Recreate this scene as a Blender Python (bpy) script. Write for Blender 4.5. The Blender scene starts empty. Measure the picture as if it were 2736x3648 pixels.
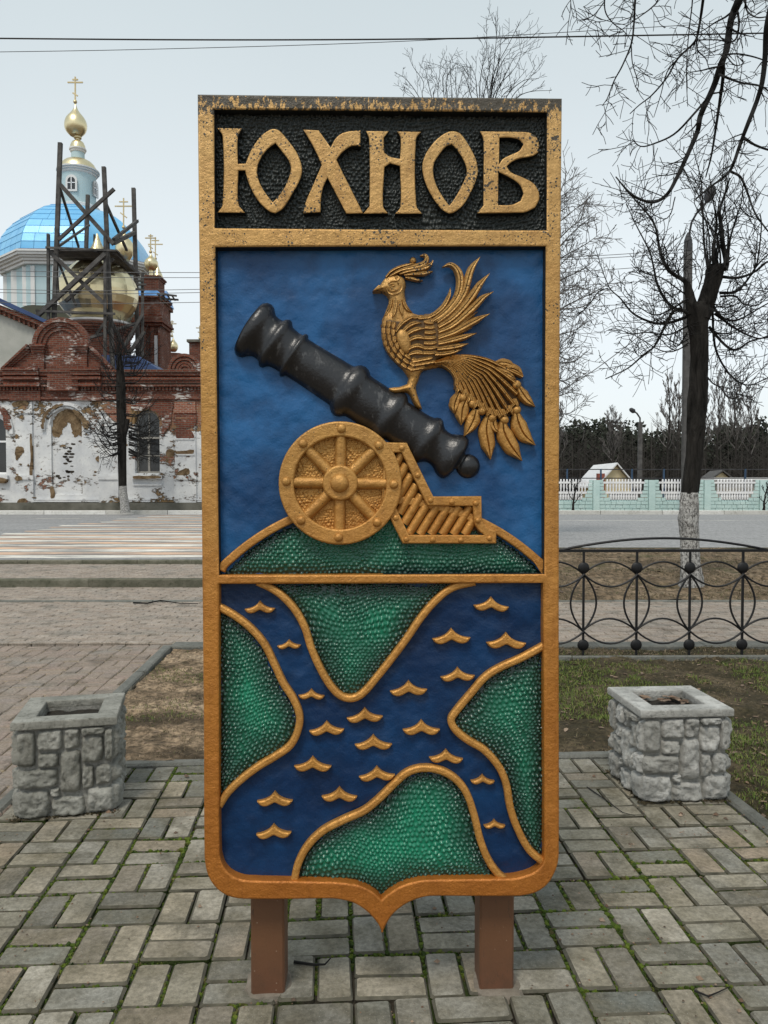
import bpy, math, random
import numpy as np
from mathutils import Vector, Matrix

random.seed(7)
rng = np.random.default_rng(7)
scene = bpy.context.scene
C = scene.collection
R = math.radians

# ------------------------------------------------------------------ camera, sky, sun, exposure
CAM = Vector((0.0, 0.0, 1.5))
PITCH = R(1.83)
cam_data = bpy.data.cameras.new('camera')
cam_data.sensor_fit = 'VERTICAL'
cam_data.sensor_height = 36.0
cam_data.lens = 36.0 * 2886.0 / 3648.0
cam_data.clip_start = 0.05
cam_data.clip_end = 2000
cam = bpy.data.objects.new('camera', cam_data)
C.objects.link(cam)
cam.location = CAM
cam.rotation_euler = (R(90) - PITCH, 0, 0)
scene.camera = cam

SUN_EL, SUN_AZ = R(58), R(200)          # azimuth measured from +Y clockwise: behind the camera, a little to the left
world = bpy.data.worlds.new('World')
scene.world = world
world.use_nodes = True
wn = world.node_tree
wn.nodes.clear()
w_out = wn.nodes.new('ShaderNodeOutputWorld')
w_sky = wn.nodes.new('ShaderNodeTexSky')
w_sky.sky_type = 'NISHITA'
w_sky.sun_disc = False
w_sky.sun_elevation = SUN_EL
w_sky.sun_rotation = SUN_AZ
w_b1 = wn.nodes.new('ShaderNodeBackground')
w_b1.inputs['Strength'].default_value = 0.05
w_hsv = wn.nodes.new('ShaderNodeHueSaturation')
w_hsv.inputs['Saturation'].default_value = 0.45
wn.links.new(w_sky.outputs[0], w_hsv.inputs['Color'])
wn.links.new(w_hsv.outputs[0], w_b1.inputs['Color'])
# a closed layer of thin cloud over that sky, whiter towards the horizon
w_tc = wn.nodes.new('ShaderNodeTexCoord')
w_sep = wn.nodes.new('ShaderNodeSeparateXYZ')
wn.links.new(w_tc.outputs['Generated'], w_sep.inputs[0])
w_ramp = wn.nodes.new('ShaderNodeValToRGB')
w_ramp.color_ramp.elements[0].position = 0.0
w_ramp.color_ramp.elements[0].color = (0.345, 0.36, 0.365, 1)
w_ramp.color_ramp.elements[1].position = 0.6
w_ramp.color_ramp.elements[1].color = (0.33, 0.38, 0.38, 1)
w_e = w_ramp.color_ramp.elements.new(0.24)
w_e.color = (0.43, 0.46, 0.455, 1)
wn.links.new(w_sep.outputs['Z'], w_ramp.inputs[0])
w_noise = wn.nodes.new('ShaderNodeTexNoise')
w_noise.inputs['Scale'].default_value = 2.2
w_noise.inputs['Detail'].default_value = 4
wn.links.new(w_tc.outputs['Generated'], w_noise.inputs['Vector'])
w_mr = wn.nodes.new('ShaderNodeMapRange')
w_mr.inputs['To Min'].default_value = 0.94
w_mr.inputs['To Max'].default_value = 1.06
wn.links.new(w_noise.outputs[0], w_mr.inputs[0])
w_b2 = wn.nodes.new('ShaderNodeBackground')
wn.links.new(w_ramp.outputs[0], w_b2.inputs['Color'])
wn.links.new(w_mr.outputs[0], w_b2.inputs['Strength'])
w_add = wn.nodes.new('ShaderNodeAddShader')
wn.links.new(w_b1.outputs[0], w_add.inputs[0])
wn.links.new(w_b2.outputs[0], w_add.inputs[1])
wn.links.new(w_add.outputs[0], w_out.inputs[0])

sun_data = bpy.data.lights.new('sun', 'SUN')
sun_data.energy = 1.5
sun_data.angle = R(14)
sun_data.color = (1.0, 0.93, 0.82)
sun = bpy.data.objects.new('sun', sun_data)
C.objects.link(sun)
sd = Vector((math.sin(SUN_AZ) * math.cos(SUN_EL), math.cos(SUN_AZ) * math.cos(SUN_EL), math.sin(SUN_EL)))
sun.rotation_euler = sd.to_track_quat('Z', 'Y').to_euler()
sun.location = (0, -5, 12)

scene.view_settings.view_transform = 'Standard'
scene.view_settings.look = 'None'
scene.view_settings.exposure = 0.45
scene.view_settings.gamma = 1.0
scene.view_settings.use_curve_mapping = False
scene.render.engine = 'CYCLES'
scene.cycles.max_bounces = 5
scene.cycles.transparent_max_bounces = 8

# ------------------------------------------------------------------ measuring helpers (photograph pixels, 2736 x 3648, to metres)
FPX = 2886.0
FW = Vector((0, math.cos(PITCH), -math.sin(PITCH)))
UP = Vector((0, math.sin(PITCH), math.cos(PITCH)))
def ray(x, y):
    return Vector((1, 0, 0)) * ((x - 1368) / FPX) + UP * ((1824 - y) / FPX) + FW
def at(x, y, Y):                         # the point seen at (x, y) that stands Y metres away
    d = ray(x, y)
    return CAM + d * (Y / d.y)
K = 2736 / 1659.0
def dp(x, y, Y):                         # the same with the 1659 px wide working view
    return at(x * K, y * K, Y)
def zoomed(ox, oy, k):                   # coordinates measured in an enlarged view
    return lambda pts: [(ox + x / k, oy + y / k) for x, y in pts]

# ------------------------------------------------------------------ objects
WM = {}
def reg(o, parent, wm=None):
    wm = wm or Matrix.Identity(4)
    if o.name not in C.objects:
        C.objects.link(o)
    if parent is not None:
        o.parent = parent
        o.matrix_basis = WM[parent.name].inverted() @ wm
    else:
        o.matrix_basis = wm
    WM[o.name] = wm.copy()
    return o
def props(o, label=None, cat=None, group=None, kind=None):
    if label: o['label'] = label
    if cat: o['category'] = cat
    if group: o['group'] = group
    if kind: o['kind'] = kind
    return o
def thing(name, label, cat, loc=(0, 0, 0), rz=0.0, group=None):
    o = bpy.data.objects.new(name, None)
    o.empty_display_size = 0.2
    reg(o, None, Matrix.Translation(loc) @ Matrix.Rotation(rz, 4, 'Z'))
    return props(o, label, cat, group)
def mesh_obj(name, me, mat, parent=None, wm=None, smooth=None):
    if mat is not None and not me.materials:
        me.materials.append(mat)
    if smooth is not None:
        me.shade_smooth()
        if smooth < 179:
            me.set_sharp_from_angle(angle=R(smooth))
    return reg(bpy.data.objects.new(name, me), parent, wm)
def raw(name, V, F):
    me = bpy.data.meshes.new(name)
    me.from_pydata([tuple(v) for v in V], [], [tuple(f) for f in F])
    me.update()
    return me
def fast_mesh(name, V, F):
    """V (n,3) and F (m,k) arrays with one k"""
    me = bpy.data.meshes.new(name)
    V = np.asarray(V, dtype=np.float32); F = np.asarray(F, dtype=np.int32)
    m, k = F.shape
    me.vertices.add(len(V)); me.vertices.foreach_set('co', V.ravel())
    me.loops.add(m * k); me.loops.foreach_set('vertex_index', F.ravel())
    me.polygons.add(m); me.polygons.foreach_set('loop_start', np.arange(0, m * k, k, dtype=np.int32))
    me.update(calc_edges=True)
    return me

class MB:
    def __init__(s): s.V = []; s.F = []
    def add(s, V, F):
        b = len(s.V); s.V += [tuple(v) for v in V]; s.F += [tuple(b + i for i in f) for f in F]
    def box(s, x0, x1, y0, y1, z0, z1):
        s.add([(x0,y0,z0),(x1,y0,z0),(x1,y1,z0),(x0,y1,z0),(x0,y0,z1),(x1,y0,z1),(x1,y1,z1),(x0,y1,z1)],
              [(0,3,2,1),(4,5,6,7),(0,1,5,4),(1,2,6,5),(2,3,7,6),(3,0,4,7)])
        return s
    def beam(s, a, b, w, h=None):
        a = Vector(a); b = Vector(b); h = h or w
        d = (b - a).normalized()
        ref = Vector((0, 1, 0)) if abs(d.y) < 0.9 else Vector((1, 0, 0))
        u = d.cross(ref).normalized() * w / 2; v = d.cross(u).normalized() * h / 2
        s.add([a-u-v,a+u-v,a+u+v,a-u+v,b-u-v,b+u-v,b+u+v,b-u+v],
              [(0,3,2,1),(4,5,6,7),(0,1,5,4),(1,2,6,5),(2,3,7,6),(3,0,4,7)])
        return s
    def tube(s, pts, rad, n=6, cap=True):
        pts = [Vector(p) for p in pts]
        if not hasattr(rad, '__len__'): rad = [rad] * len(pts)
        base = len(s.V); prev = None
        for i, p in enumerate(pts):
            d = (pts[min(i+1, len(pts)-1)] - pts[max(i-1, 0)])
            d = d.normalized() if d.length > 1e-9 else Vector((0, 0, 1))
            if prev is None:
                ref = Vector((0, 0, 1)) if abs(d.z) < 0.9 else Vector((1, 0, 0))
                u = d.cross(ref).normalized()
            else:
                u = prev - d * prev.dot(d)
                u = u.normalized() if u.length > 1e-6 else d.orthogonal().normalized()
            prev = u; w = d.cross(u)
            for k in range(n):
                a = 2 * math.pi * k / n
                s.V.append(tuple(p + (u * math.cos(a) + w * math.sin(a)) * rad[i]))
        for i in range(len(pts) - 1):
            for k in range(n):
                a = base + i*n + k; b = base + i*n + (k+1) % n
                s.F.append((a, b, b + n, a + n))
        if cap:
            s.F.append(tuple(base + k for k in reversed(range(n))))
            s.F.append(tuple(base + (len(pts)-1)*n + k for k in range(n)))
        return s
    def lathe(s, prof, c, n=24, rot=0.0, z0=0.0):
        """prof [(radius, z)] turned round the vertical through c"""
        base = len(s.V)
        for r, z in prof:
            for k in range(n):
                a = 2*math.pi*k/n + rot
                s.V.append((c[0] + r*math.cos(a), c[1] + r*math.sin(a), z0 + z))
        for i in range(len(prof)-1):
            for k in range(n):
                a = base + i*n + k; b = base + i*n + (k+1) % n
                s.F.append((a, b, b+n, a+n))
        s.F.append(tuple(base + k for k in reversed(range(n))))
        s.F.append(tuple(base + (len(prof)-1)*n + k for k in range(n)))
        return s
    def ball(s, c, r, n=10, m=6, sy=1.0):
        c = Vector(c); base = len(s.V)
        for i in range(m + 1):
            t = math.pi * i / m
            for k in range(n):
                a = 2*math.pi*k/n
                s.V.append((c.x + r*math.sin(t)*math.cos(a), c.y + r*sy*math.sin(t)*math.sin(a), c.z - r*math.cos(t)))
        for i in range(m):
            for k in range(n):
                a = base + i*n + k; b = base + i*n + (k+1) % n
                s.F.append((a, b, b+n, a+n))
        return s
    def prism(s, poly, y0, y1):
        """poly in (x, z), extruded from y0 (front) to y1"""
        n = len(poly)
        area = sum(poly[i][0]*poly[(i+1)%n][1] - poly[(i+1)%n][0]*poly[i][1] for i in range(n))
        if area < 0: poly = poly[::-1]
        V = [(x, y0, z) for x, z in poly] + [(x, y1, z) for x, z in poly]
        F = [tuple(range(n)), tuple(reversed(range(n, 2*n)))]
        F += [(i, i+n, (i+1)%n+n, (i+1)%n) for i in range(n)]
        s.add(V, F); return s
    def mesh(s, name): return raw(name, s.V, s.F)
    def obj(s, name, mat, parent=None, smooth=None, wm=None):
        return mesh_obj(name, s.mesh(name), mat, parent, wm, smooth)

def smooth_poly(p, closed=True, corner=50, sub=4):
    """Catmull-Rom through the points, keeping sharp corners"""
    p = [Vector((a[0], a[1])) for a in p]; n = len(p); out = []
    def sharp(i):
        if not closed and i in (0, n-1): return True
        a = p[i] - p[i-1]; b = p[(i+1) % n] - p[i]
        if a.length < 1e-9 or b.length < 1e-9: return True
        return abs(a.angle_signed(b)) > R(corner)
    sh = [sharp(i) for i in range(n)]
    for i in range(n if closed else n-1):
        a = p[i]; b = p[(i+1) % n]
        L = (b - a).length
        def tan(j, L):
            if sh[j]: return b - a
            t = p[(j+1) % n] - p[j-1]
            return t.normalized() * L
        ta, tb = tan(i, L), tan((i+1) % n, L)
        if sh[i] and sh[(i+1) % n]:
            out.append(a); continue
        for k in range(sub):
            t = k / sub
            out.append(a*(2*t**3-3*t*t+1) + ta*(t**3-2*t*t+t) + b*(-2*t**3+3*t*t) + tb*(t**3-t*t))
    if not closed: out.append(p[-1])
    return [(v.x, v.y) for v in out]

def plate_mesh(name, loops, h0, h1, bevel, y0=0.0, res=2):
    """outline(s) in (x, z), even-odd filled, thickness from h0 to h1 towards -Y, rounded edges"""
    cu = bpy.data.curves.new(name, 'CURVE')
    cu.dimensions = '2D'; cu.fill_mode = 'BOTH'
    for lp in loops:
        sp = cu.splines.new('POLY')
        sp.points.add(len(lp) - 1)
        for q, v in zip(sp.points, lp): q.co = (v[0], v[1], 0, 1)
        sp.use_cyclic_u = True
    cu.extrude = max((h1 - h0) / 2 - bevel, 0.0)
    cu.bevel_depth = bevel; cu.bevel_resolution = res; cu.offset = -bevel
    ob = bpy.data.objects.new(name, cu)
    me = bpy.data.meshes.new_from_object(ob)
    me.name = name
    hm = (h0 + h1) / 2
    co = np.empty(len(me.vertices) * 3, dtype=np.float32)
    me.vertices.foreach_get('co', co); co = co.reshape(-1, 3)
    out = np.stack([co[:, 0], y0 - (co[:, 2] + hm), co[:, 1]], 1)
    me.vertices.foreach_set('co', out.ravel()); me.update()
    bpy.data.objects.remove(ob); bpy.data.curves.remove(cu)
    return me

def sdf(P, poly):
    """signed distance of points P (n,2) to a closed outline, positive inside"""
    A = np.asarray(poly, float); B = np.roll(A, -1, 0); out = np.empty(len(P))
    for s in range(0, len(P), 20000):
        p = P[s:s+20000, None, :]
        e = (B - A)[None]; w = p - A[None]
        t = np.clip((w*e).sum(2) / np.maximum((e*e).sum(2), 1e-12), 0, 1)
        d = np.sqrt((((w - e*t[..., None])**2).sum(2)).min(1))
        y = p[..., 1]; x = p[..., 0]
        cond = (A[None, :, 1] > y) != (B[None, :, 1] > y)
        with np.errstate(divide='ignore', invalid='ignore'):
            xi = (B[None,:,0]-A[None,:,0])*(y-A[None,:,1])/(B[None,:,1]-A[None,:,1]) + A[None,:,0]
        ins = (np.logical_and(cond, x < xi).sum(1) % 2) == 1
        out[s:s+20000] = np.where(ins, d, -d)
    return out

def relief_mesh(name, poly, cell, fn, grow=1.0):
    """height field over an outline: fn(P, d) gives the height towards the viewer"""
    A = np.asarray(poly); lo = A.min(0) - cell*2; hi = A.max(0) + cell*2
    nx = int((hi[0]-lo[0])/cell)+1; nz = int((hi[1]-lo[1])/cell)+1
    gx, gz = np.meshgrid(lo[0]+np.arange(nx)*cell, lo[1]+np.arange(nz)*cell)
    P = np.stack([gx.ravel(), gz.ravel()], 1)
    d = sdf(P, poly)
    h = fn(P, d)
    V = np.stack([P[:, 0], -h, P[:, 1]], 1)
    idx = np.arange(nx*nz).reshape(nz, nx)
    Q = np.stack([idx[:-1,:-1].ravel(), idx[:-1,1:].ravel(), idx[1:,1:].ravel(), idx[1:,:-1].ravel()], 1)
    ok = (d[Q] > -cell*grow).any(1)
    Q = Q[ok]
    used = np.unique(Q); remap = np.zeros(len(V), int); remap[used] = np.arange(len(used))
    return fast_mesh(name, V[used], remap[Q])

def hash2(i, j, k):
    v = np.sin(i*127.1 + j*311.7 + k*74.7) * 43758.5453
    return v - np.floor(v)
def vnoise(P, s, k=0):
    q = P / s; i = np.floor(q); f = q - i; f = f*f*(3-2*f)
    a = hash2(i[:,0], i[:,1], k); b = hash2(i[:,0]+1, i[:,1], k)
    c = hash2(i[:,0], i[:,1]+1, k); d = hash2(i[:,0]+1, i[:,1]+1, k)
    return (a*(1-f[:,0])+b*f[:,0])*(1-f[:,1]) + (c*(1-f[:,0])+d*f[:,0])*f[:,1]
def hammered(P, s, k=0, r2=.23, jit_=.36):
    """rows of small punched bumps, 0..1"""
    warp = np.stack([vnoise(P, s*8, k+1), vnoise(P, s*8, k+2)], 1) * s * 3.2
    q = (P + warp) / np.array([s, s*0.86])
    j0 = np.floor(q[:, 1]); best = np.full(len(P), 9.0)
    for dj in (-1, 0, 1):
        j = j0 + dj; off = 0.5 * np.mod(j, 2)
        i0 = np.floor(q[:, 0] - off)
        for di in (-1, 0, 1):
            i = i0 + di
            cx = i + off + 0.5 + (hash2(i, j, k)-.5)*jit_; cy = j + 0.5 + (hash2(j, i, k+5)-.5)*jit_
            best = np.minimum(best, ((q[:,0]-cx)**2 + ((q[:,1]-cy)*.86)**2) / (.55 + .9*hash2(i, j, k+9)))
    return np.clip(1 - best / r2, 0, 1)
# ------------------------------------------------------------------ materials
class G:
    def __init__(s, name):
        s.m = bpy.data.materials.new(name); s.m.use_nodes = True
        s.t = s.m.node_tree; s.t.nodes.clear()
        s.out = s.t.nodes.new('ShaderNodeOutputMaterial')
        s.tc = s.t.nodes.new('ShaderNodeTexCoord'); s.geo = s.t.nodes.new('ShaderNodeNewGeometry')
        s.O = s.tc.outputs['Object']; s.P = s.geo.outputs['Position']
    def put(s, sock, v):
        if isinstance(v, bpy.types.NodeSocket): s.t.links.new(v, sock)
        elif hasattr(v, '__len__') and len(v) == 3 and sock.type == 'RGBA': sock.default_value = (*v, 1)
        else: sock.default_value = v
    def noise(s, scale, detail=4, rough=.55, co=None, dist=0, dims='3D'):
        n = s.t.nodes.new('ShaderNodeTexNoise'); s.put(n.inputs['Vector'], co or s.O)
        n.inputs['Scale'].default_value = scale; n.inputs['Detail'].default_value = detail
        n.inputs['Roughness'].default_value = rough; n.inputs['Distortion'].default_value = dist
        return n.outputs[0]
    def voro(s, scale, co=None, feat='F1', rand=1.0, out=0):
        n = s.t.nodes.new('ShaderNodeTexVoronoi'); n.feature = feat; s.put(n.inputs['Vector'], co or s.O)
        n.inputs['Scale'].default_value = scale; n.inputs['Randomness'].default_value = rand
        return n.outputs[out]
    def ramp(s, f, stops, interp='LINEAR'):
        n = s.t.nodes.new('ShaderNodeValToRGB'); s.put(n.inputs[0], f); r = n.color_ramp; r.interpolation = interp
        while len(r.elements) < len(stops): r.elements.new(.5)
        for e, (p, c) in zip(r.elements, stops):
            e.position = p; e.color = (*c, 1) if hasattr(c, '__len__') else (c, c, c, 1)
        return n.outputs[0]
    def mix(s, f, a, b, mode='MIX'):
        n = s.t.nodes.new('ShaderNodeMix'); n.data_type = 'RGBA'; n.blend_type = mode
        s.put(n.inputs[0], f); s.put(n.inputs[6], a); s.put(n.inputs[7], b); return n.outputs[2]
    def math(s, op, a, b=0.0, clamp=False):
        n = s.t.nodes.new('ShaderNodeMath'); n.operation = op; n.use_clamp = clamp
        s.put(n.inputs[0], a); s.put(n.inputs[1], b); return n.outputs[0]
    def rng(s, v, a, b, c=0.0, d=1.0):
        n = s.t.nodes.new('ShaderNodeMapRange'); s.put(n.inputs[0], v)
        for i, q in enumerate((a, b, c, d)): n.inputs[i+1].default_value = q
        return n.outputs[0]
    def sep(s, v, k):
        n = s.t.nodes.new('ShaderNodeSeparateXYZ'); s.put(n.inputs[0], v); return n.outputs[k]
    def scale(s, v, sc):
        n = s.t.nodes.new('ShaderNodeMapping'); s.put(n.inputs[0], v); n.inputs['Scale'].default_value = sc; return n.outputs[0]
    def rot(s, v, r):
        n = s.t.nodes.new('ShaderNodeMapping'); s.put(n.inputs[0], v); n.inputs['Rotation'].default_value = r; return n.outputs[0]
    def attr(s, name):
        n = s.t.nodes.new('ShaderNodeAttribute'); n.attribute_name = name; return n.outputs['Fac']
    def rand(s):
        n = s.t.nodes.new('ShaderNodeObjectInfo')
        return s.math('FRACT', s.math('ADD', n.outputs['Random'], s.geo.outputs['Random Per Island']))
    def brick(s, co, c1, c2, mortar, bw, bh, ms=.012):
        n = s.t.nodes.new('ShaderNodeTexBrick'); s.put(n.inputs['Vector'], co)
        s.put(n.inputs['Color1'], c1); s.put(n.inputs['Color2'], c2); s.put(n.inputs['Mortar'], mortar)
        n.inputs['Scale'].default_value = 1; n.inputs['Mortar Size'].default_value = ms
        n.inputs['Brick Width'].default_value = bw; n.inputs['Row Height'].default_value = bh
        return n.outputs[0], n.outputs[1]
    def bump(s, h, st=.5, dist=.01, prev=None):
        n = s.t.nodes.new('ShaderNodeBump'); s.put(n.inputs['Height'], h); n.inputs['Strength'].default_value = st
        n.inputs['Distance'].default_value = dist
        if prev is not None: s.put(n.inputs['Normal'], prev)
        return n.outputs[0]
    def done(s, col, rough=.7, metal=0.0, normal=None, spec=.5, coat=0.0):
        b = s.t.nodes.new('ShaderNodeBsdfPrincipled')
        s.put(b.inputs['Base Color'], col); s.put(b.inputs['Roughness'], rough); s.put(b.inputs['Metallic'], metal)
        b.inputs['Specular IOR Level'].default_value = spec; b.inputs['Coat Weight'].default_value = coat
        b.inputs['Coat Roughness'].default_value = .25
        if normal is not None: s.put(b.inputs['Normal'], normal)
        s.t.links.new(b.outputs[0], s.out.inputs[0]); return s.m

def simple(name, a, b, scale=8, rough=.8, bump=.3, bscale=40, dist=.01, metal=0, world=True, spec=.4):
    g = G(name); co = g.P if world else g.O
    n = g.noise(scale, 5, co=co)
    return g.done(g.mix(g.ramp(n, [(.3, 0.), (.7, 1.)]), a, b), rough, metal, g.bump(g.noise(bscale, 4, co=co), bump, dist), spec)

def gold_paint(name, metal=.4, relief=False, bright=False):
    """cast relief in gold enamel: duller ochre towards the weathered top, redder towards the bottom, partly reflection put into the colour, black pock marks"""
    g = G(name)
    z = g.sep(g.P, 2)
    zz = g.math('ADD', z, g.rng(g.noise(3, 3, co=g.P), 0, 1, -.3, .3))
    c = g.ramp(g.rng(zz, .25, 2.55), [(0, (.43, .150, .022)), (.35, (.49, .205, .036)), (.62, (.50, .270, .072)), (1, (.52, .325, .120))])
    if bright: c = g.mix(g.noise(9, 3, co=g.P), (.54, .25, .050), (.62, .335, .095))  # lit gold: light on waves and borders put into the colour
    c = g.mix(g.ramp(g.noise(18, 5, co=g.P), [(.35, 0.), (.75, .6)]), c, g.mix(1.0, c, (.66, .58, .5), 'MULTIPLY'))
    grain = g.noise(230, 3, .6, co=g.P)
    c = g.mix(g.ramp(grain, [(.30, .35), (.48, 0.)]), c, g.mix(1.0, c, (.45, .40, .34), 'MULTIPLY'))
    b = g.bump(grain, .32, .004, g.bump(g.noise(38, 5, .65, co=g.P), .5, .010))
    drip = g.noise(26, 5, .7, co=g.scale(g.P, (1, 1, .09)))
    c = g.mix(g.ramp(drip, [(.52, 0.), (.72, .55)]), c, g.mix(1.0, c, (.55, .47, .38), 'MULTIPLY'))
    dens = g.rng(z, 1.1, 2.55, .05, .31)
    patch = g.ramp(g.noise(7, 4, .65, co=g.P), [(.40, .25), (.62, 1.3)])
    m1 = g.math('LESS_THAN', g.voro(85, g.P), g.math('MULTIPLY', dens, patch))
    m2 = g.math('LESS_THAN', g.voro(190, g.P), g.math('MULTIPLY', g.math('MULTIPLY', dens, .95), patch))
    mask = g.math('MAXIMUM', m1, m2)
    if not relief:
        # the top rail and the upper outer corners have lost most of their gold
        n = g.noise(75, 6, .75, co=g.scale(g.P, (1, 1, .45)))
        n2 = g.rng(n, .25, .75, -.075, .075)
        top = g.rng(g.math('ADD', z, n2), 2.520, 2.575)
        ax = g.math('ABSOLUTE', g.math('ADD', g.sep(g.O, 0), .011))
        edge = g.math('MULTIPLY', g.rng(g.math('ADD', ax, g.rng(n, .25, .75, -.03, .03)), .505, .532), g.rng(z, 1.7, 2.3))
        mask = g.math('MAXIMUM', mask, g.math('MAXIMUM', g.math('GREATER_THAN', top, .5), g.math('GREATER_THAN', edge, .6)))
    c = g.mix(g.math('MULTIPLY', mask, .94), c, (.016, .018, .014))
    return g.done(c, .44, g.math('MULTIPLY', g.math('SUBTRACT', 1.0, mask), metal), b, .5)

M = {}
M['gold'] = gold_paint('gold_paint')
M['groove'] = simple('dark_groove_base', (.06, .036, .015), (.15, .082, .030), 60, .6, .2, 200, .003, .2)  # dark base under feathers and slats, so the gaps read dark
M['gold_lit'] = gold_paint('lit_gold_paint', .5, True, True)
M['gold_relief'] = gold_paint('gold_relief_paint', .5, True)
def dark_field():
    g = G('black_green_hammered_paint')
    n = g.noise(40, 4)
    c = g.mix(n, (.008, .012, .011), (.026, .034, .032))
    return g.done(c, .42, 0, g.bump(g.noise(300, 3), .25, .002), .5)
M['dark_field'] = dark_field()
def enamel(name, deep, mid, light, sc=3.2, rough=.38, thr=(.38, .66)):
    g = G(name)
    n = g.noise(sc, 3, co=g.O, dist=.4)
    c = g.mix(g.ramp(n, [(thr[0], 0.), (thr[1], 1.)]), mid, light)
    c = g.mix(g.ramp(g.noise(14, 5), [(.45, 0.), (.8, .6)]), c, deep)
    b = g.bump(g.noise(18, 4), .35, .012, g.bump(g.noise(150, 3), .3, .003))
    return g.done(c, rough, 0, b, .32)
M['blue'] = enamel('blue_enamel', (.004, .022, .072), (.008, .053, .155), (.016, .118, .31), 2.6)
M['river'] = enamel('navy_enamel', (.002, .011, .036), (.0025, .022, .075), (.004, .040, .125), 4.5)
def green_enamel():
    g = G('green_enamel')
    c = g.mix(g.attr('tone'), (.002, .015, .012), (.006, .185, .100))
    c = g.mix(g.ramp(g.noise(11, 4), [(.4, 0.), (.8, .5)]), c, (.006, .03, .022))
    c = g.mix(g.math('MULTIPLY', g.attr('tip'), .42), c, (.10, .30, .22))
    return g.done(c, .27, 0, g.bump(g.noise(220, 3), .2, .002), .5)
M['green'] = green_enamel()
def iron_paint():
    g = G('worn_black_gun_paint')
    base = g.mix(g.noise(12, 4), (.007, .0075, .009), (.019, .020, .023))
    worn = g.ramp(g.noise(46, 6, .7, co=g.scale(g.O, (1, 1, .45))), [(.58, 0.), (.66, .9)])
    c = g.mix(worn, base, (.065, .067, .070))
    return g.done(c, g.rng(worn, 0, 1, .32, .5), .2, g.bump(g.noise(120, 4), .35, .003), .6)
M['gun'] = iron_paint()
def post_paint():
    g = G('brown_post_paint')
    c = g.mix(g.noise(6, 4, co=g.P), (.098, .043, .019), (.14, .062, .027))
    c = g.mix(g.ramp(g.sep(g.P, 2), [(.0, .75), (.16, 0.)]), c, g.mix(g.noise(30, 4, co=g.P), (.05, .033, .022), (.16, .06, .03)))
    c = g.mix(g.ramp(g.noise(55, 5, .75, co=g.scale(g.P, (1, 1, .25))), [(.60, 0.), (.68, .8)]), c, (.05, .028, .018))
    c = g.mix(g.ramp(g.voro(38, g.P), [(.05, .9), (.09, 0.)]), c, (.26, .18, .13))
    return g.done(c, .55, 0, g.bump(g.noise(90, 4, co=g.P), .2, .004))
M['post'] = post_paint()
M['black_edge'] = simple('black_paint_and_shade', (.007, .008, .008), (.016, .018, .017), 40, .55, .2, 150, .003)
M['board'] = simple('sign_back_paint', (.02, .022, .02), (.05, .045, .035), rough=.7)

def paver_mat(name, cols, dirt):
    g = G(name)
    c = g.ramp(g.rand(), [(i/(len(cols)-1), q) for i, q in enumerate(cols)])
    c = g.mix(g.ramp(g.noise(7, 5, co=g.P), [(.35, 0.), (.7, .8)]), c, dirt)
    c = g.mix(g.ramp(g.noise(2.1, 4, co=g.P), [(.5, 0.), (.72, .55)]), c, (.27, .26, .235))
    c = g.mix(g.ramp(g.noise(4.2, 6, .7, co=g.P, dist=.6), [(.50, 0.), (.64, .62)]), c, g.mix(1.0, c, (.40, .40, .36), 'MULTIPLY'))
    c = g.mix(g.ramp(g.noise(55, 5, .75, co=g.P), [(.38, .7), (.62, 0.)]), c, g.mix(1.0, c, (.42, .42, .40), 'MULTIPLY'))
    sp = g.ramp(g.voro(95, g.P), [(.06, .7), (.13, 0.)])
    c = g.mix(sp, c, (.42, .41, .38))
    b = g.bump(g.noise(180, 4, .7, co=g.P), .5, .006, g.bump(g.noise(24, 4, co=g.P), .4, .012))
    return g.done(c, .82, 0, b, .35)
M['paver'] = paver_mat('grey_paver', [(0.396, 0.358, 0.282), (0.198, 0.198, 0.168), (0.456, 0.390, 0.294), (0.276, 0.258, 0.204), (0.372, 0.294, 0.216), (0.156, 0.161, 0.142), (0.456, 0.414, 0.342), (0.240, 0.240, 0.216)], (0.138, 0.118, 0.074))
M['paver_red'] = paver_mat('reddish_paver', [(0.324, 0.246, 0.206), (0.294, 0.240, 0.210), (0.366, 0.288, 0.240), (0.270, 0.216, 0.180)], (0.276, 0.222, 0.168))
M['paver_far'] = paver_mat('pale_paver', [(0.396, 0.342, 0.294), (0.330, 0.282, 0.246), (0.432, 0.372, 0.318), (0.348, 0.288, 0.246)], (0.318, 0.252, 0.198))
def joint_mat():
    g = G('sand_and_moss_joint')
    n = g.noise(3.5, 5, .65, co=g.P)
    pale = g.ramp(g.noise(1.1, 4, co=g.P), [(.5, 0.), (.62, 1.)])
    c = g.mix(g.ramp(n, [(.46, 0.), (.56, 1.)]), g.mix(pale, g.mix(g.noise(60, 3, co=g.P), (.016, .014, .010), (.06, .05, .035)), g.mix(g.noise(60, 3, co=g.P), (.05, .045, .03), (.30, .26, .17))), g.mix(g.noise(90, 3, co=g.P), (.014, .024, .006), (.045, .062, .013)))
    return g.done(c, .95, 0, g.bump(g.noise(200, 4, co=g.P), .7, .01), .2)
M['joint'] = joint_mat()
M['paver_edge'] = simple('grimy_paver_edge', (0.045, 0.042, 0.030), (0.128, 0.117, 0.087), 16, .95, .5, 120, .006)
M['joint_mortar'] = simple('pinkish_mortar', (.13, .11, .085), (.22, .19, .155), 14, .9, .6, 60, .012)
def sand_joint():
    g = G('pale_sand_joint')
    c = g.mix(g.noise(20, 5, co=g.P), (.24, .20, .14), (.58, .50, .37))
    return g.done(c, .95, 0, g.bump(g.noise(200, 4, co=g.P), .6, .008), .2)
M['sand_joint'] = sand_joint()
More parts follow.
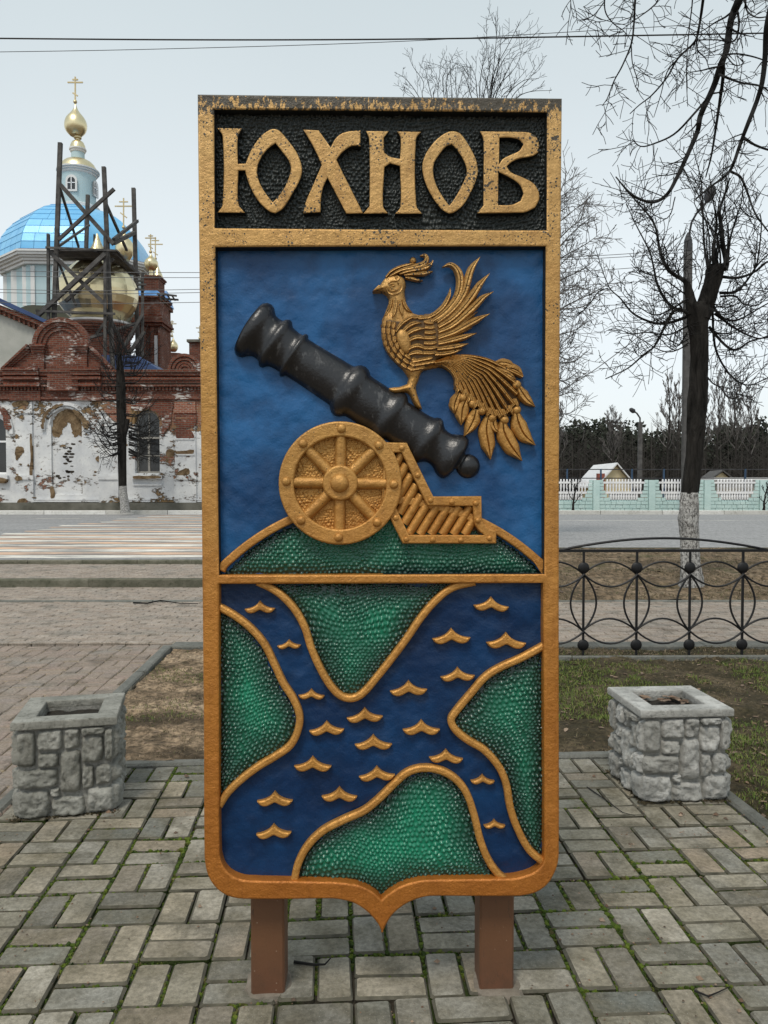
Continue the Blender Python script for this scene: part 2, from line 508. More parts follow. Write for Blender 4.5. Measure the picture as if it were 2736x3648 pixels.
def moss():
    g = G('moss')
    c = g.ramp(g.rand(), [(0, (.024, .042, .008)), (.5, (.058, .092, .011)), (.8, (.115, .155, .018)), (1, (.085, .07, .028))])
    return g.done(c, .9, 0, g.bump(g.noise(400, 3, co=g.P), .8, .006), .2)
M['moss'] = moss()
def soil():
    g = G('bare_soil')
    n = g.noise(1.6, 6, .65, co=g.P)
    c = g.ramp(n, [(.30, (.065, .048, .030)), (.43, (.15, .11, .072)), (.54, (.46, .335, .22)), (.66, (.64, .49, .34))])
    c = g.mix(g.ramp(g.noise(26, 5, .7, co=g.P), [(.4, .75), (.62, 0.)]), c, (.035, .028, .018))
    return g.done(c, .95, 0, g.bump(g.noise(45, 6, .7, co=g.P), .9, .03), .15)
M['soil'] = soil()
def dark_soil():
    g = G('damp_leafy_soil')
    n = g.noise(2.2, 6, .65, co=g.P)
    c = g.ramp(n, [(.30, (.035, .034, .015)), (.48, (.085, .068, .040)), (.60, (.145, .112, .07)), (.72, (.20, .155, .10))])
    c = g.mix(g.ramp(g.noise(30, 5, .7, co=g.P), [(.4, .7), (.6, 0.)]), c, (.02, .018, .012))
    return g.done(c, .95, 0, g.bump(g.noise(45, 6, .7, co=g.P), .9, .03), .15)
M['dark_soil'] = dark_soil()
M['pot_soil'] = simple('black_pot_soil', (.010, .009, .007), (.035, .028, .02), 30, .95, .9, 60, .03)
def verge():
    g = G('verge_litter_soil')
    n = g.noise(1.3, 6, .7, co=g.P)
    c = g.ramp(n, [(.30, (.10, .072, .046)), (.46, (.23, .165, .105)), (.64, (.36, .27, .18))])
    c = g.mix(g.ramp(g.noise(14, 5, .75, co=g.scale(g.P, (1, .4, 1))), [(.4, .8), (.6, 0.)]), c, (.035, .03, .018))
    c = g.mix(g.ramp(g.noise(.9, 4, co=g.P), [(.55, 0.), (.7, .5)]), c, (.06, .07, .025))
    return g.done(c, .95, 0, g.bump(g.noise(25, 6, .7, co=g.P), .9, .05), .15)
M['verge'] = verge()
def blade_mat(name, cols):
    g = G(name)
    return g.done(g.ramp(g.rand(), [(i/(len(cols)-1), q) for i, q in enumerate(cols)]), .7, 0, None, .25)
M['grass'] = blade_mat('grass_blade', [(.055, .095, .014), (.10, .145, .026), (.075, .12, .018), (.15, .175, .04), (.20, .175, .075)])
M['dry_grass'] = blade_mat('dry_grass_blade', [(.16, .12, .07), (.25, .19, .12), (.11, .085, .045), (.07, .075, .025), (.31, .24, .165)])
M['leaf'] = blade_mat('dead_leaf', [(.09, .055, .035), (.16, .10, .065), (.23, .16, .11), (.06, .04, .028), (.30, .22, .16)])
def concrete(name, a, b, c2, sc=6):
    g = G(name)
    c = g.mix(g.ramp(g.noise(sc, 6, .65, co=g.P), [(.36, 0.), (.66, 1.)]), a, b)
    c = g.mix(g.ramp(g.noise(sc*5, 6, .75, co=g.P), [(.52, 0.), (.72, .8)]), c, c2)
    c = g.mix(g.rng(g.rand(), 0, 1, 0, .75), c, g.mix(1.0, c, (.62, .61, .58), 'MULTIPLY'))
    pit = g.ramp(g.voro(70, g.P), [(.05, .8), (.12, 0.)])
    c = g.mix(g.math('MULTIPLY', pit, g.ramp(g.noise(9, 3, co=g.P), [(.5, 0.), (.6, 1.)])), c, (.03, .03, .025))
    b1 = g.bump(g.noise(60, 7, .72, co=g.P), .75, .012, g.bump(g.noise(18, 6, .7, co=g.P, dist=.8), .8, .025))
    return g.done(c, .88, 0, b1, .3)
M['planter_mortar'] = concrete('grey_mortar', (0.240, 0.237, 0.217), (0.390, 0.383, 0.352), (0.105, 0.102, 0.083), 8)
M['planter'] = concrete('pale_cast_concrete', (0.336, 0.334, 0.314), (0.582, 0.577, 0.549), (0.112, 0.110, 0.101))
M['planter_dark'] = concrete('mossy_cast_concrete', (0.246, 0.246, 0.218), (0.448, 0.442, 0.403), (0.084, 0.084, 0.062))
M['kerb'] = concrete('kerb_concrete', (.15, .155, .14), (.22, .22, .20), (.08, .08, .06), 4)
M['kerb_moss'] = concrete('mossy_kerb_concrete', (0.102, 0.102, 0.072), (0.204, 0.192, 0.150), (0.042, 0.046, 0.024), 3)
M['white_kerb'] = concrete('whitewashed_kerb', (.62, .61, .58), (.74, .73, .70), (.34, .32, .27), 1.5)
def asphalt():
    g = G('asphalt')
    y = g.scale(g.P, (.05, .8, 1))
    c = g.mix(g.noise(1.0, 5, co=y), (.25, .248, .25), (.37, .368, .368))
    c = g.mix(g.ramp(g.noise(16, 6, .85, co=g.scale(g.P, (1, .35, 1))), [(.38, .75), (.58, 0.)]), c, (.11, .11, .112))
    return g.done(c, .8, 0, g.bump(g.noise(60, 4, co=g.P), .5, .01), .35)
M['asphalt'] = asphalt()
def road_paint(name, col):
    g = G(name)
    wear = g.ramp(g.noise(1.6, 6, .75, co=g.scale(g.P, (.35, 2.2, 1))), [(.42, .9), (.58, 0.)])
    return g.done(g.mix(wear, col, (.19, .185, .18)), .75, 0, g.bump(g.noise(40, 4, co=g.P), .3, .005), .35)
M['white_line'] = road_paint('white_road_paint', (.80, .76, .68))
M['orange_line'] = road_paint('faded_orange_road_paint', (.70, .46, .31))

def bare_render():
    g = G('bare_brown_render')
    n = g.noise(2.6, 6, .65, co=g.P, dist=1.2)
    c = g.ramp(n, [(.3, (.075, .05, .03)), (.5, (.17, .115, .065)), (.68, (.28, .205, .125))])
    return g.done(c, .95, 0, g.bump(n, 1.0, .12, g.bump(g.noise(14, 5, co=g.P), .6, .03)), .15)
M['bare_render'] = bare_render()
M['hole'] = simple('exposed_dark_joint', (.02, .017, .014), (.06, .045, .03), 6, .95, .5, 20, .02)
def plaster():
    """white limewash on plaster, fallen off in patches to brown render and red brick"""
    g = G('peeling_white_plaster')
    co = g.P
    white = g.mix(g.ramp(g.noise(1.1, 5, co=co), [(.35, 0.), (.7, 1.)]), (.52, .53, .545), (.70, .70, .69))
    white = g.mix(g.ramp(g.noise(5, 6, .7, co=co), [(.55, 0.), (.75, .6)]), white, (.34, .335, .325))
    br, _ = g.brick(g.rot(co, (R(90), 0, 0)), (.20, .062, .036), (.29, .10, .06), (.30, .25, .20), .27, .085)
    render = g.mix(g.noise(3.5, 5, co=co, dist=1.0), (.17, .105, .05), (.30, .20, .10))
    z = g.sep(co, 2); x = g.sep(co, 0)
    under = g.mix(g.ramp(g.noise(.35, 3, co=co), [(.45, 0.), (.55, 1.)]), render, br)
    n = g.noise(.75, 8, .68, co=g.scale(co, (1, 1, 1.25)), dist=.5)
    fine = g.noise(3.2, 7, .75, co=g.scale(co, (1, 1, 2.4)))
    bias = g.math('ADD', g.rng(z, 4.6, 6.9, -.03, .055), g.rng(z, 1.0, .7, 0, .07))
    # the wall right of the tree has lost most of its plaster up high
    bias = g.math('ADD', bias, g.math('MULTIPLY', g.rng(x, -14.6, -12.6), g.rng(z, 4.0, 5.0, 0., .19)))
    k = g.math('ADD', g.math('ADD', g.math('MULTIPLY', n, .62), g.math('MULTIPLY', fine, .38)), bias)
    mask = g.ramp(k, [(.545, 0.), (.565, 1.)])
    rim = g.ramp(k, [(.52, 0.), (.545, 1.), (.565, 1.), (.59, 0.)])
    c = g.mix(mask, white, under)
    c = g.mix(g.math('MULTIPLY', rim, .5), c, (.12, .09, .06))
    b = g.bump(g.math('SUBTRACT', 1.0, mask), 1.0, .06, g.bump(g.noise(12, 6, .7, co=co), .6, .03))
    return g.done(c, .9, 0, b, .2)
M['plaster'] = plaster()
def brick_mat(name, whitewash=.5):
    g = G(name)
    cb = g.t.nodes.new('ShaderNodeCombineXYZ')
    g.put(cb.inputs[0], g.math('ADD', g.sep(g.P, 0), g.sep(g.P, 1))); g.put(cb.inputs[1], g.sep(g.P, 2))
    c, mort = g.brick(cb.outputs[0], (.125, .038, .024), (.225, .076, .046), (.20, .17, .14), .32, .105, .012)
    c = g.mix(g.ramp(g.noise(14, 4, co=g.P), [(.4, .6), (.7, 0.)]), c, g.mix(1.0, c, (.5, .45, .45), 'MULTIPLY'))
    big = g.ramp(g.noise(.8, 5, .7, co=g.P), [(.52, 0.), (.62, 1.)])
    row = g.ramp(g.noise(4.5, 3, co=g.scale(g.P, (.7, 1, 3.2))), [(.5, 0.), (.56, 1.)])
    c = g.mix(g.math('MULTIPLY', g.math('MULTIPLY', big, row), whitewash), c, (.62, .60, .57))
    return g.done(c, .9, 0, g.bump(g.math('SUBTRACT', 1.0, mort), .9, .03, g.bump(g.noise(30, 5, co=g.P), .5, .02)), .2)
M['brick'] = brick_mat('old_red_brick', .85)
M['brick_new'] = brick_mat('red_brick', .25)
M['plinth'] = simple('damp_plinth_render', (.055, .055, .042), (.17, .165, .14), 1.3, .9, .6, 20, .03)
M['grey_render'] = simple('grey_render', (.30, .31, .28), (.40, .40, .37), 1.2, .9, .4, 15, .03)
def gilt():
    g = G('gilt_sheet')
    c = g.mix(g.noise(1.6, 4, co=g.P), (.66, .54, .30), (.82, .73, .50))
    return g.done(c, .33, 1.0, g.bump(g.noise(2.3, 3, co=g.P), .25, .08), .5)
M['gilt'] = gilt()
M['gilt_dull'] = simple('gilt_cross', (.45, .36, .20), (.58, .48, .28), 3, .4, .1, 20, .01, .6)
def dome_blue():
    g = G('blue_dome_sheet')
    c = g.ramp(g.rand(), [(0, (.13, .41, .70)), (.3, (.16, .46, .76)), (.6, (.19, .51, .81)), (1, (.14, .43, .73))])
    c = g.mix(g.ramp(g.noise(.9, 4, co=g.P), [(.4, 0.), (.7, .5)]), c, (.26, .60, .86))
    return g.done(c, .35, .15, g.bump(g.noise(1.5, 3, co=g.P), .2, .05), .5)
M['dome'] = dome_blue()
M['roof_blue'] = simple('dark_blue_roof_sheet', (.020, .040, .115), (.035, .075, .19), 1, .5, .15, 10, .02)
M['roof_bright'] = simple('blue_roof_sheet', (.10, .27, .60), (.16, .38, .72), 2, .4, .15, 10, .02)
M['drum_blue'] = simple('pale_blue_plaster', (.36, .49, .53), (.44, .56, .59), 1, .85, .3, 12, .02)
M['drum_white'] = simple('white_moulding_plaster', (.56, .57, .57), (.68, .68, .67), 1, .85, .3, 12, .02)
M['scaffold'] = simple('weathered_scaffold_timber', (.030, .028, .027), (.105, .10, .095), 2.6, .9, .5, 25, .02)
M['window_wood'] = simple('grey_window_wood', (.22, .21, .19), (.36, .34, .31), 9, .8, .4, 50, .01)
M['window_white'] = simple('white_window_frame', (.72, .73, .74), (.80, .80, .80), 3, .4, .05, 30, .01)
def glass():
    g = G('dark_window_glass')
    return g.done(g.mix(g.noise(2, 3, co=g.P), (.008, .009, .011), (.03, .034, .038)), .08, 0, g.bump(g.noise(1.2, 2, co=g.P), .1, .05), .6)
M['glass'] = glass()
def bark(name, a, b):
    g = G(name)
    n = g.noise(9, 6, .7, co=g.scale(g.P, (1, 1, .22)), dist=.6)
    c = g.mix(g.ramp(n, [(.35, 0.), (.65, 1.)]), a, b)
    return g.done(c, .95, 0, g.bump(n, 1.0, .05, g.bump(g.noise(40, 5, co=g.scale(g.P, (1, 1, .4))), .6, .02)), .15)
M['bark'] = bark('dark_bark', (.005, .0045, .004), (.034, .031, .028))
M['twig'] = simple('dark_twig_bark', (.004, .004, .004), (.014, .013, .012), 6, .95, .2, 30, .005)
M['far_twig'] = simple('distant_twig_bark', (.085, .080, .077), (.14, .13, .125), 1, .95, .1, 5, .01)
def whitewash():
    g = G('whitewashed_bark')
    n = g.noise(34, 6, .75, co=g.scale(g.P, (1, 1, .6)), dist=.5)
    c = g.mix(g.ramp(n, [(.42, 0.), (.58, 1.)]), (.09, .085, .08), (.52, .51, .49))
    return g.done(c, .95, 0, g.bump(n, 1.0, .03), .2)
M['whitewash'] = whitewash()
M['iron'] = simple('black_fence_paint', (.004, .004, .005), (.009, .009, .010), 8, .5, .2, 60, .003, 0.1)
M['mint'] = simple('mint_fence_paint', (.40, .55, .535), (.52, .66, .64), 1.5, .85, .4, 12, .03)
M['fence_white'] = simple('white_fence_paint', (.64, .64, .66), (.80, .80, .80), 2.5, .85, .3, 15, .02)
M['pole'] = simple('concrete_pole', (.045, .043, .042), (.10, .096, .092), 3, .9, .3, 25, .02)
M['lamp'] = simple('dark_lamp_casing', (.02, .02, .022), (.045, .045, .05), 6, .5, .1, 30, .01)
M['roof_pale'] = simple('pale_metal_roof', (.60, .61, .62), (.70, .70, .71), .8, .5, .15, 6, .02)
M['yellow_wall'] = simple('cream_house_wall', (.50, .42, .25), (.58, .49, .31), 1, .85, .2, 8, .02)
M['wood_mass'] = None
def forest_mat(name, cols):
    g = G(name)
    return g.done(g.ramp(g.rand(), [(i/(len(cols)-1), q) for i, q in enumerate(cols)]), .95, 0, None, .1)
M['pine'] = forest_mat('pine_foliage', [(.022, .028, .020), (.040, .047, .035), (.055, .060, .046), (.032, .034, .029)])
M['brush'] = forest_mat('winter_brush', [(.028, .026, .024), (.042, .039, .036), (.055, .051, .047), (.024, .022, .021)])
M['red'] = simple('chimney_brick', (.20, .06, .045), (.28, .09, .06), 2, .9)
M['wire'] = simple('wire_black', (.012, .012, .013), (.02, .02, .02), 2, .6, 0, 10, .001)
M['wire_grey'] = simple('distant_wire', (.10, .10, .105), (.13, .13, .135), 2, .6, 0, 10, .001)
M['blue_metal'] = simple('blue_fence_metal', (.02, .05, .10), (.035, .075, .14), 2, .6, .1, 10, .01)
# ------------------------------------------------------------------ the town sign (local frame: x across, -y towards the viewer, z up)
SIGN_D, SIGN_A = 2.28, R(1.6)
sign = thing('town_sign', 'tall carved town sign with gold cannon, bird and rivers on two brown posts', 'town sign', (0, SIGN_D, 0), SIGN_A)
SWM = WM[sign.name]
_ca, _sa = math.cos(SIGN_A), math.sin(SIGN_A)
def S(pts, h=0.0):
    """photo pixels to the sign's own plane, h metres in front of its face"""
    out = []
    for x, y in pts:
        d = ray(x, y); o = CAM - Vector((0, SIGN_D, 0))
        dl = (d.x*_ca + d.y*_sa, -d.x*_sa + d.y*_ca, d.z); ol = (o.x*_ca + o.y*_sa, -o.x*_sa + o.y*_ca, o.z)
        t = (-h - ol[1]) / dl[1]
        out.append((ol[0] + dl[0]*t, ol[2] + dl[2]*t))
    return out
PX = SIGN_D / FPX                        # metres per source pixel on the sign
z1 = zoomed(680, 300, 1.2289); z2 = zoomed(700, 850, 1.2474); z3 = zoomed(1280, 860, 2.3042)
z4 = zoomed(700, 2000, 1.2474); z5 = zoomed(950, 1450, 1.9518)
def sg(name, me, mat, parent=None, smooth=None):
    return mesh_obj(name, me, mat, parent or sign, SWM, smooth)

F0 = -0.036                              # level of the painted fields behind the frame's face
outer = z1([(28, 42), (820, 52), (1626, 60)]) + z2([(1614, 700)]) + z4([(1612, 0), (1612, 700)]) + \
    z4([(1612, 1290), (1607, 1345), (1588, 1395), (1558, 1440), (1512, 1472), (1455, 1487), (1390, 1490), (1220, 1490), (1040, 1490), (995, 1498), (945, 1517), (905, 1542), (872, 1572), (850, 1604), (836, 1632), (825, 1657), (814, 1628), (800, 1605), (772, 1572), (738, 1543), (700, 1521), (650, 1507), (600, 1501), (420, 1503), (240, 1503), (180, 1500), (128, 1484), (85, 1452), (55, 1408), (40, 1360), (34, 1300), (31, 700)])
w_title = z1([(102, 110), (830, 116), (1559, 123), (1557, 638), (830, 634), (105, 628)])
w_blue = z2([(84, 38), (820, 35), (1552, 34), (1548, 760), (1545, 1490), (830, 1493), (101, 1496), (92, 760)])
w_river = z4([(100, 101), (820, 99), (1541, 97), (1544, 700), (1546, 1290), (1543, 1335), (1520, 1368), (1480, 1392), (1420, 1408), (1370, 1412), (1040, 1416), (990, 1421), (945, 1431), (905, 1446), (868, 1468), (840, 1488), (822, 1506), (805, 1487), (778, 1466), (742, 1448), (700, 1436), (650, 1429), (600, 1426), (440, 1423), (230, 1419), (180, 1408), (140, 1383), (115, 1348), (103, 1300), (101, 700)])
o_s = smooth_poly(S(outer), corner=40); t_s = smooth_poly(S(w_title), corner=40); b_s = smooth_poly(S(w_blue), corner=40); r_s = smooth_poly(S(w_river), corner=40)
def black_sides(me, keep=None):
    """black upright edges: painted frame reveals, and shade under the letters put into the colour"""
    n = len(me.polygons); N = np.empty(n*3, dtype=np.float32); me.polygons.foreach_get('normal', N); N = N.reshape(-1, 3)
    Cc = np.empty(n*3, dtype=np.float32); me.polygons.foreach_get('center', Cc); Cc = Cc.reshape(-1, 3)
    idx = (np.abs(N[:, 1]) < .35)
    if keep is not None: idx &= keep(Cc)
    me.materials.append(M['gold']); me.materials.append(M['black_edge'])
    me.polygons.foreach_set('material_index', idx.astype(np.int32)); return me
_zs = S(z2([(820, 1493)]))[0][1]; _xs = max(abs(x) for x, z in o_s) - .012
sg('frame', black_sides(plate_mesh('frame', [o_s, t_s, b_s, r_s], -0.066, 0.0, .0055), lambda c: (c[:, 2] > _zs) & (np.abs(c[:, 0]) < _xs - .02) & (c[:, 2] < max(z for x, z in o_s) - .012)), None, smooth=35)
def shrink(p, k):
    c = np.mean(np.asarray(p), 0); return [(c[0]+(x-c[0])*k, c[1]+(y-c[1])*k) for x, y in p]
sg('back_board', plate_mesh('back_board', [shrink(o_s, .985)], -0.072, -0.060, .001), M['board'], smooth=35)

def rectish(p, m): 
    a = np.asarray(p); lo = a.min(0)-m; hi = a.max(0)+m
    return [(lo[0],lo[1]),(hi[0],lo[1]),(hi[0],hi[1]),(lo[0],hi[1])]
# the title field: black-green, punched all over
me = relief_mesh('title_field', t_s, .0026, lambda P, d: F0 + .0095*hammered(P, .0115, 3) + .004*(vnoise(P, .05, 9)-.5), grow=4)
title_field = sg('title_field', me, M['dark_field'], smooth=180)
# the word on it, one casting per letter
L1 = [
 [[(113,190),(225,192),(206,230),(206,347),(239,346),(262,290),(300,232),(340,201),(365,194),(390,204),(430,250),(465,300),(484,350),(487,385),(472,430),(437,492),(402,545),(370,565),(345,558),(300,518),(262,455),(242,400),(237,377),(208,378),(208,520),(238,563),(115,562),(138,525),(138,228)],
  [(370,258),(395,290),(425,330),(437,362),(432,397),(407,455),(382,490),(358,515),(330,480),(306,440),(292,400),(292,360),(308,320),(338,282)]],
 [[(490,197),(560,200),(612,275),(630,240),(655,217),(690,205),(743,200),(743,272),(705,270),(665,296),(638,330),(665,385),(700,455),(755,565),(680,567),(632,475),(598,410),(580,450),(570,500),(568,560),(492,565),(502,515),(530,450),(572,352),(535,272)]],
 [[(765,203),(868,204),(845,233),(847,298),(872,316),(915,325),(918,234),(902,205),(1010,207),(986,240),(988,530),(1015,567),(893,567),(917,535),(915,358),(872,346),(848,362),(842,532),(864,565),(753,567),(782,532),(780,240)]],
 [[(1150,204),(1182,216),(1215,262),(1245,318),(1257,370),(1254,405),(1227,472),(1192,530),(1155,560),(1130,567),(1098,548),(1050,482),(1020,412),(1013,352),(1030,300),(1070,246),(1115,212)],
  [(1142,263),(1165,287),(1190,325),(1207,370),(1204,402),(1177,460),(1152,503),(1132,530),(1108,498),(1077,445),(1062,392),(1066,345),(1090,305),(1118,272)]],
 [[(1265,205),(1450,207),(1490,213),(1518,236),(1525,265),(1522,298),(1498,314),(1440,325),(1405,340),(1384,360),(1402,384),(1450,405),(1500,432),(1523,468),(1526,503),(1508,540),(1465,560),(1420,563),(1252,565),(1280,530),(1281,400),(1280,240)],
  [(1352,234),(1400,234),(1438,243),(1455,264),(1438,290),(1400,308),(1366,326),(1350,348)],
  [(1347,384),(1395,408),(1440,440),(1456,478),(1443,510),(1405,526),(1346,528)]]]
for loops in L1:
    sg('letter', black_sides(plate_mesh('letter', [smooth_poly(S(z1(l), -.008), corner=38) for l in loops], F0-.002, -.008, .0035)), None, title_field, smooth=35)  # black sides put the shade under the letters into the colour

# the blue field with the cannon
def soft(P, amp): return amp*(vnoise(P, .09, 1)-.5) + amp*.6*(vnoise(P, .035, 2)-.5) + amp*.25*(vnoise(P, .012, 4)-.5)
me = relief_mesh('blue_field', b_s, .006, lambda P, d: F0 + soft(P, .006), grow=2)
blue_field = sg('blue_field', me, M['blue'], smooth=180)
def green_panel(name, poly_px, parent, s=.0132, k=0, base=F0, dome=.013, reach=.10, lo=.0, hi=1.0):
    poly = smooth_poly(S(poly_px, base), corner=60)
    store = {}
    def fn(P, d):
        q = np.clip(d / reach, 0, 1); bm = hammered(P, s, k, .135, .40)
        store['tone'] = np.clip((q**1.15*1.2-.10)*(.65+.7*vnoise(P, .07, k+3)), 0, 1)*(hi-lo)+lo  # edge-to-centre tone: sprayed paint plus the dome's shading put into the colour
        store['tip'] = np.clip((bm-.62)/.38, 0, 1)  # glint of each bump tip, put into the colour
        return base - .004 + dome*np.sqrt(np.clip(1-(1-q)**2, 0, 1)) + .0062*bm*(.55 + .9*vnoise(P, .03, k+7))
    A = np.asarray(poly); cell = .0026
    me = relief_mesh(name, poly, cell, fn, grow=1.5)
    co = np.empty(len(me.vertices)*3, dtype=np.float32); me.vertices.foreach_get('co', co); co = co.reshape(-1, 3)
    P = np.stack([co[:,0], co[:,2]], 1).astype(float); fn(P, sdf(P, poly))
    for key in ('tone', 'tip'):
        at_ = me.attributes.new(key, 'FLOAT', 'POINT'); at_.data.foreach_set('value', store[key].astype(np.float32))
    return sg(name, me, M['green'], parent, smooth=180)
def band(name, px, width, parent, h=-.010, base=F0, bev=.0045, mat='gold'):
    """a raised flat-topped moulding along a centre line"""
    c = smooth_poly(S(px, h), closed=False, corner=75, sub=5)
    L, Rr = [], []
    for i, p in enumerate(c):
        a = Vector(c[max(i-1, 0)]); b = Vector(c[min(i+1, len(c)-1)]); d = (b-a).normalized()
        nrm = Vector((-d.y, d.x)) * width/2
        L.append((p[0]+nrm.x, p[1]+nrm.y)); Rr.append((p[0]-nrm.x, p[1]-nrm.y))
    return sg(name, plate_mesh(name, [L + Rr[::-1]], base-.002, h, bev), M[mat], parent, smooth=40)

arc = [(830 + 1010*math.sin(a), 2171 - 1010*math.cos(a)) for a in [R(-44.8 + 89.6*i/36) for i in range(37)]]
arc_in = [(830 + 985*math.sin(a), 2171 - 985*math.cos(a)) for a in [R(-46.5 + 93*i/30) for i in range(31)]]
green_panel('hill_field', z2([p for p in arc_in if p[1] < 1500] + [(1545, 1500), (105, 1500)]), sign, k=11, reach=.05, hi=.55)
band('hill_border', z2([(108, 1478)] + [p for p in arc if p[1] < 1468] + [(1546, 1474)]), .0235, sign, h=-.012)

# cannon barrel: a turned shape, half sunk in the field
ax0 = np.array([690., 680.]); axd = np.array([.843, .538]); axd /= np.linalg.norm(axd)
prof = [(-553,30),(-552,95),(-545,124),(-530,136),(-512,138),(-496,132),(-484,118),(-470,106),(-450,102),(-430,104),(-420,114),(-408,119),(-396,117),(-386,107),(-374,101),(-345,98),(-322,98),(-316,106),(-308,109),(-300,106),(-294,97),(-250,97),(-200,98),(-130,100),(-70,101),(-52,103),(-42,112),(-28,120),(-8,123),(8,120),(22,112),(32,106),(50,105),(100,105),(150,104),(168,105),(180,113),(196,118),(212,118),(226,110),(238,100),(290,98),(350,99),(372,102),(384,109),(398,113),(412,110),(424,101),(440,90),(458,83),(476,84),(494,92),(510,102),(526,108),(542,109),(556,102),(566,84),(572,55),(576,38),(582,44),(592,50),(604,54.5),(618,56),(632,54),(646,47),(658,36),(666,22),(671,4)]
prof = [(s_, 100 + (r_-100)*1.3 if -462 < s_ < 445 else r_) for s_, r_ in prof]
mb = MB(); n = 28
rows = []
for s_, r_ in prof:
    row = []
    for k in range(n+1):
        th = math.pi*k/n                   # 0 = upper edge of the outline, pi = lower edge
        c = ax0 + axd*s_ + np.array([axd[1], -axd[0]])*r_*math.cos(th)
        u, v = S(z2([c]), -.02)[0]
        row.append((u, -(F0 - .004 + PX/1.2474*r_*.72*math.sin(th)), v))
    rows.append(row)
V = [p for r_ in rows for p in r_]
F = [(i*(n+1)+k, i*(n+1)+k+1, (i+1)*(n+1)+k+1, (i+1)*(n+1)+k) for i in range(len(rows)-1) for k in range(n)]
sg('cannon_barrel', raw('cannon_barrel', V, F), M['gun'], sign, smooth=180)

# wheel
WC = np.array([638., 1086.])
def ring_px(r, n=64, c=WC): return [(c[0]+r*math.cos(2*math.pi*i/n), c[1]+r*1.003*math.sin(2*math.pi*i/n)) for i in range(n)]
HW = .012
wheel = sg('wheel', plate_mesh('wheel', [S(z2(ring_px(274)), HW), S(z2(ring_px(206)), HW)], F0-.002, HW, .005), M['gold'], sign, smooth=40)
wp = S(z2(ring_px(212, 40)), -.008)
me = relief_mesh('wheel_web', wp, .0024, lambda P, d: -.014 + .005*hammered(P*np.array([1, 1.15]), .0085, 21))
sg('wheel_web', me, M['gold_relief'], wheel, smooth=180)
for k in range(8):
    a = 2*math.pi*k/8 + R(1.0)
    p = [S(z2([(WC[0]+r*math.cos(a), WC[1]+r*math.sin(a))]), .002)[0] for r in (60, 120, 180, 214)]
    sg('spoke', MB().tube([(u, .008, v) for u, v in p], [.0165, .0165, .0165, .0165], 12).mesh('spoke'), M['gold'], wheel, smooth=60)
hub = sg('hub', plate_mesh('hub', [S(z2(ring_px(79, 40)), .016)], F0, .016, .006), M['gold'], wheel, smooth=40)
def stud(px, r_px, h, parent, name='rivet', mat='gold', flat=.75):
    u, v = S([px], h)[0]; r = PX*r_px
    pr = [(r, -.002), (r*.97, r*flat*.3), (r*.85, r*flat*.6), (r*.6, r*flat*.85), (r*.3, r*flat*.97), (.0005, r*flat)]
    m_ = MB(); n_ = 16; b0 = 0
    for rr, hh in pr:
        for k in range(n_): m_.V.append((u+rr*math.cos(2*math.pi*k/n_), -(h+hh), v+rr*math.sin(2*math.pi*k/n_)))
    for i in range(len(pr)-1):
        for k in range(n_): m_.F.append((i*n_+k, i*n_+(k+1)%n_, (i+1)*n_+(k+1)%n_, (i+1)*n_+k))
    return sg(name, m_.mesh(name), M[mat], parent, smooth=60)
stud(z2([(636, 1087)])[0], 42/1.2474, .016, hub, 'hub_boss', flat=.6)
for k in range(8):
    a = 2*math.pi*k/8 + R(1.5)
    stud(z2([(WC[0]+239*math.cos(a), WC[1]+242*math.sin(a))])[0], 20/1.2474, HW, wheel)

# carriage
car_out = [(820,243),(845,245),(975,248),(1010,320),(1160,622),(1495,620),(1497,778),(1508,806),(1530,832),(1560,850),(1598,860),(1598,950),(945,950),(866,792),(800,640)]
car_in = [(870,318),(937,315),(1030,508),(1116,686),(1434,690),(1441,790),(1452,825),(1478,862),(1515,892),(990,890),(905,712),(820,560)]
HC = .002
carriage = sg('gun_carriage', plate_mesh('gun_carriage', [S(z5(car_out), HC), S(z5(car_in), HC)], F0-.002, HC, .004), M['gold'], sign, smooth=40)
sg('carriage_panel', plate_mesh('carriage_panel', [S(z5(car_in), F0)], F0, F0+.006, .0005), M['groove'], carriage, smooth=40)
def clip_line(poly, p, d):
    ts = []
    n_ = len(poly)
    for i in range(n_):
        a = np.array(poly[i]); e = np.array(poly[(i+1)%n_]) - a
        den = d[0]*e[1]-d[1]*e[0]
        if abs(den) < 1e-9: continue
        w = a-p; t = (w[0]*e[1]-w[1]*e[0])/den; s_ = (w[0]*d[1]-w[1]*d[0])/den
        if 0 <= s_ < 1: ts.append(t)
    return sorted(ts)
dirv = np.array([112., -182.]); dirv /= np.linalg.norm(dirv)
for k in range(-7, 9):
    p0 = np.array([1130 + 78*k, 780.])
    ts = clip_line(car_in, p0, dirv)
    for i in range(0, len(ts)-1, 2):
        if ts[i+1]-ts[i] < 45: continue
        a = p0+dirv*(ts[i]+4); b = p0+dirv*(ts[i+1]-4)
        q = S(z5([a, b]), -.012)
        sg('slat', MB().tube([(u, .021, v) for u, v in q], .0135, 10).mesh('slat'), M['gold_relief'], carriage, smooth=60)
for p in [(940,284),(1050,475),(1140,650),(1288,660),(1455,670),(1468,790),(1550,912),(1350,925),(1155,923),(970,920),(898,770)]:
    stud(z5([p])[0], 20/1.9518, HC, carriage)

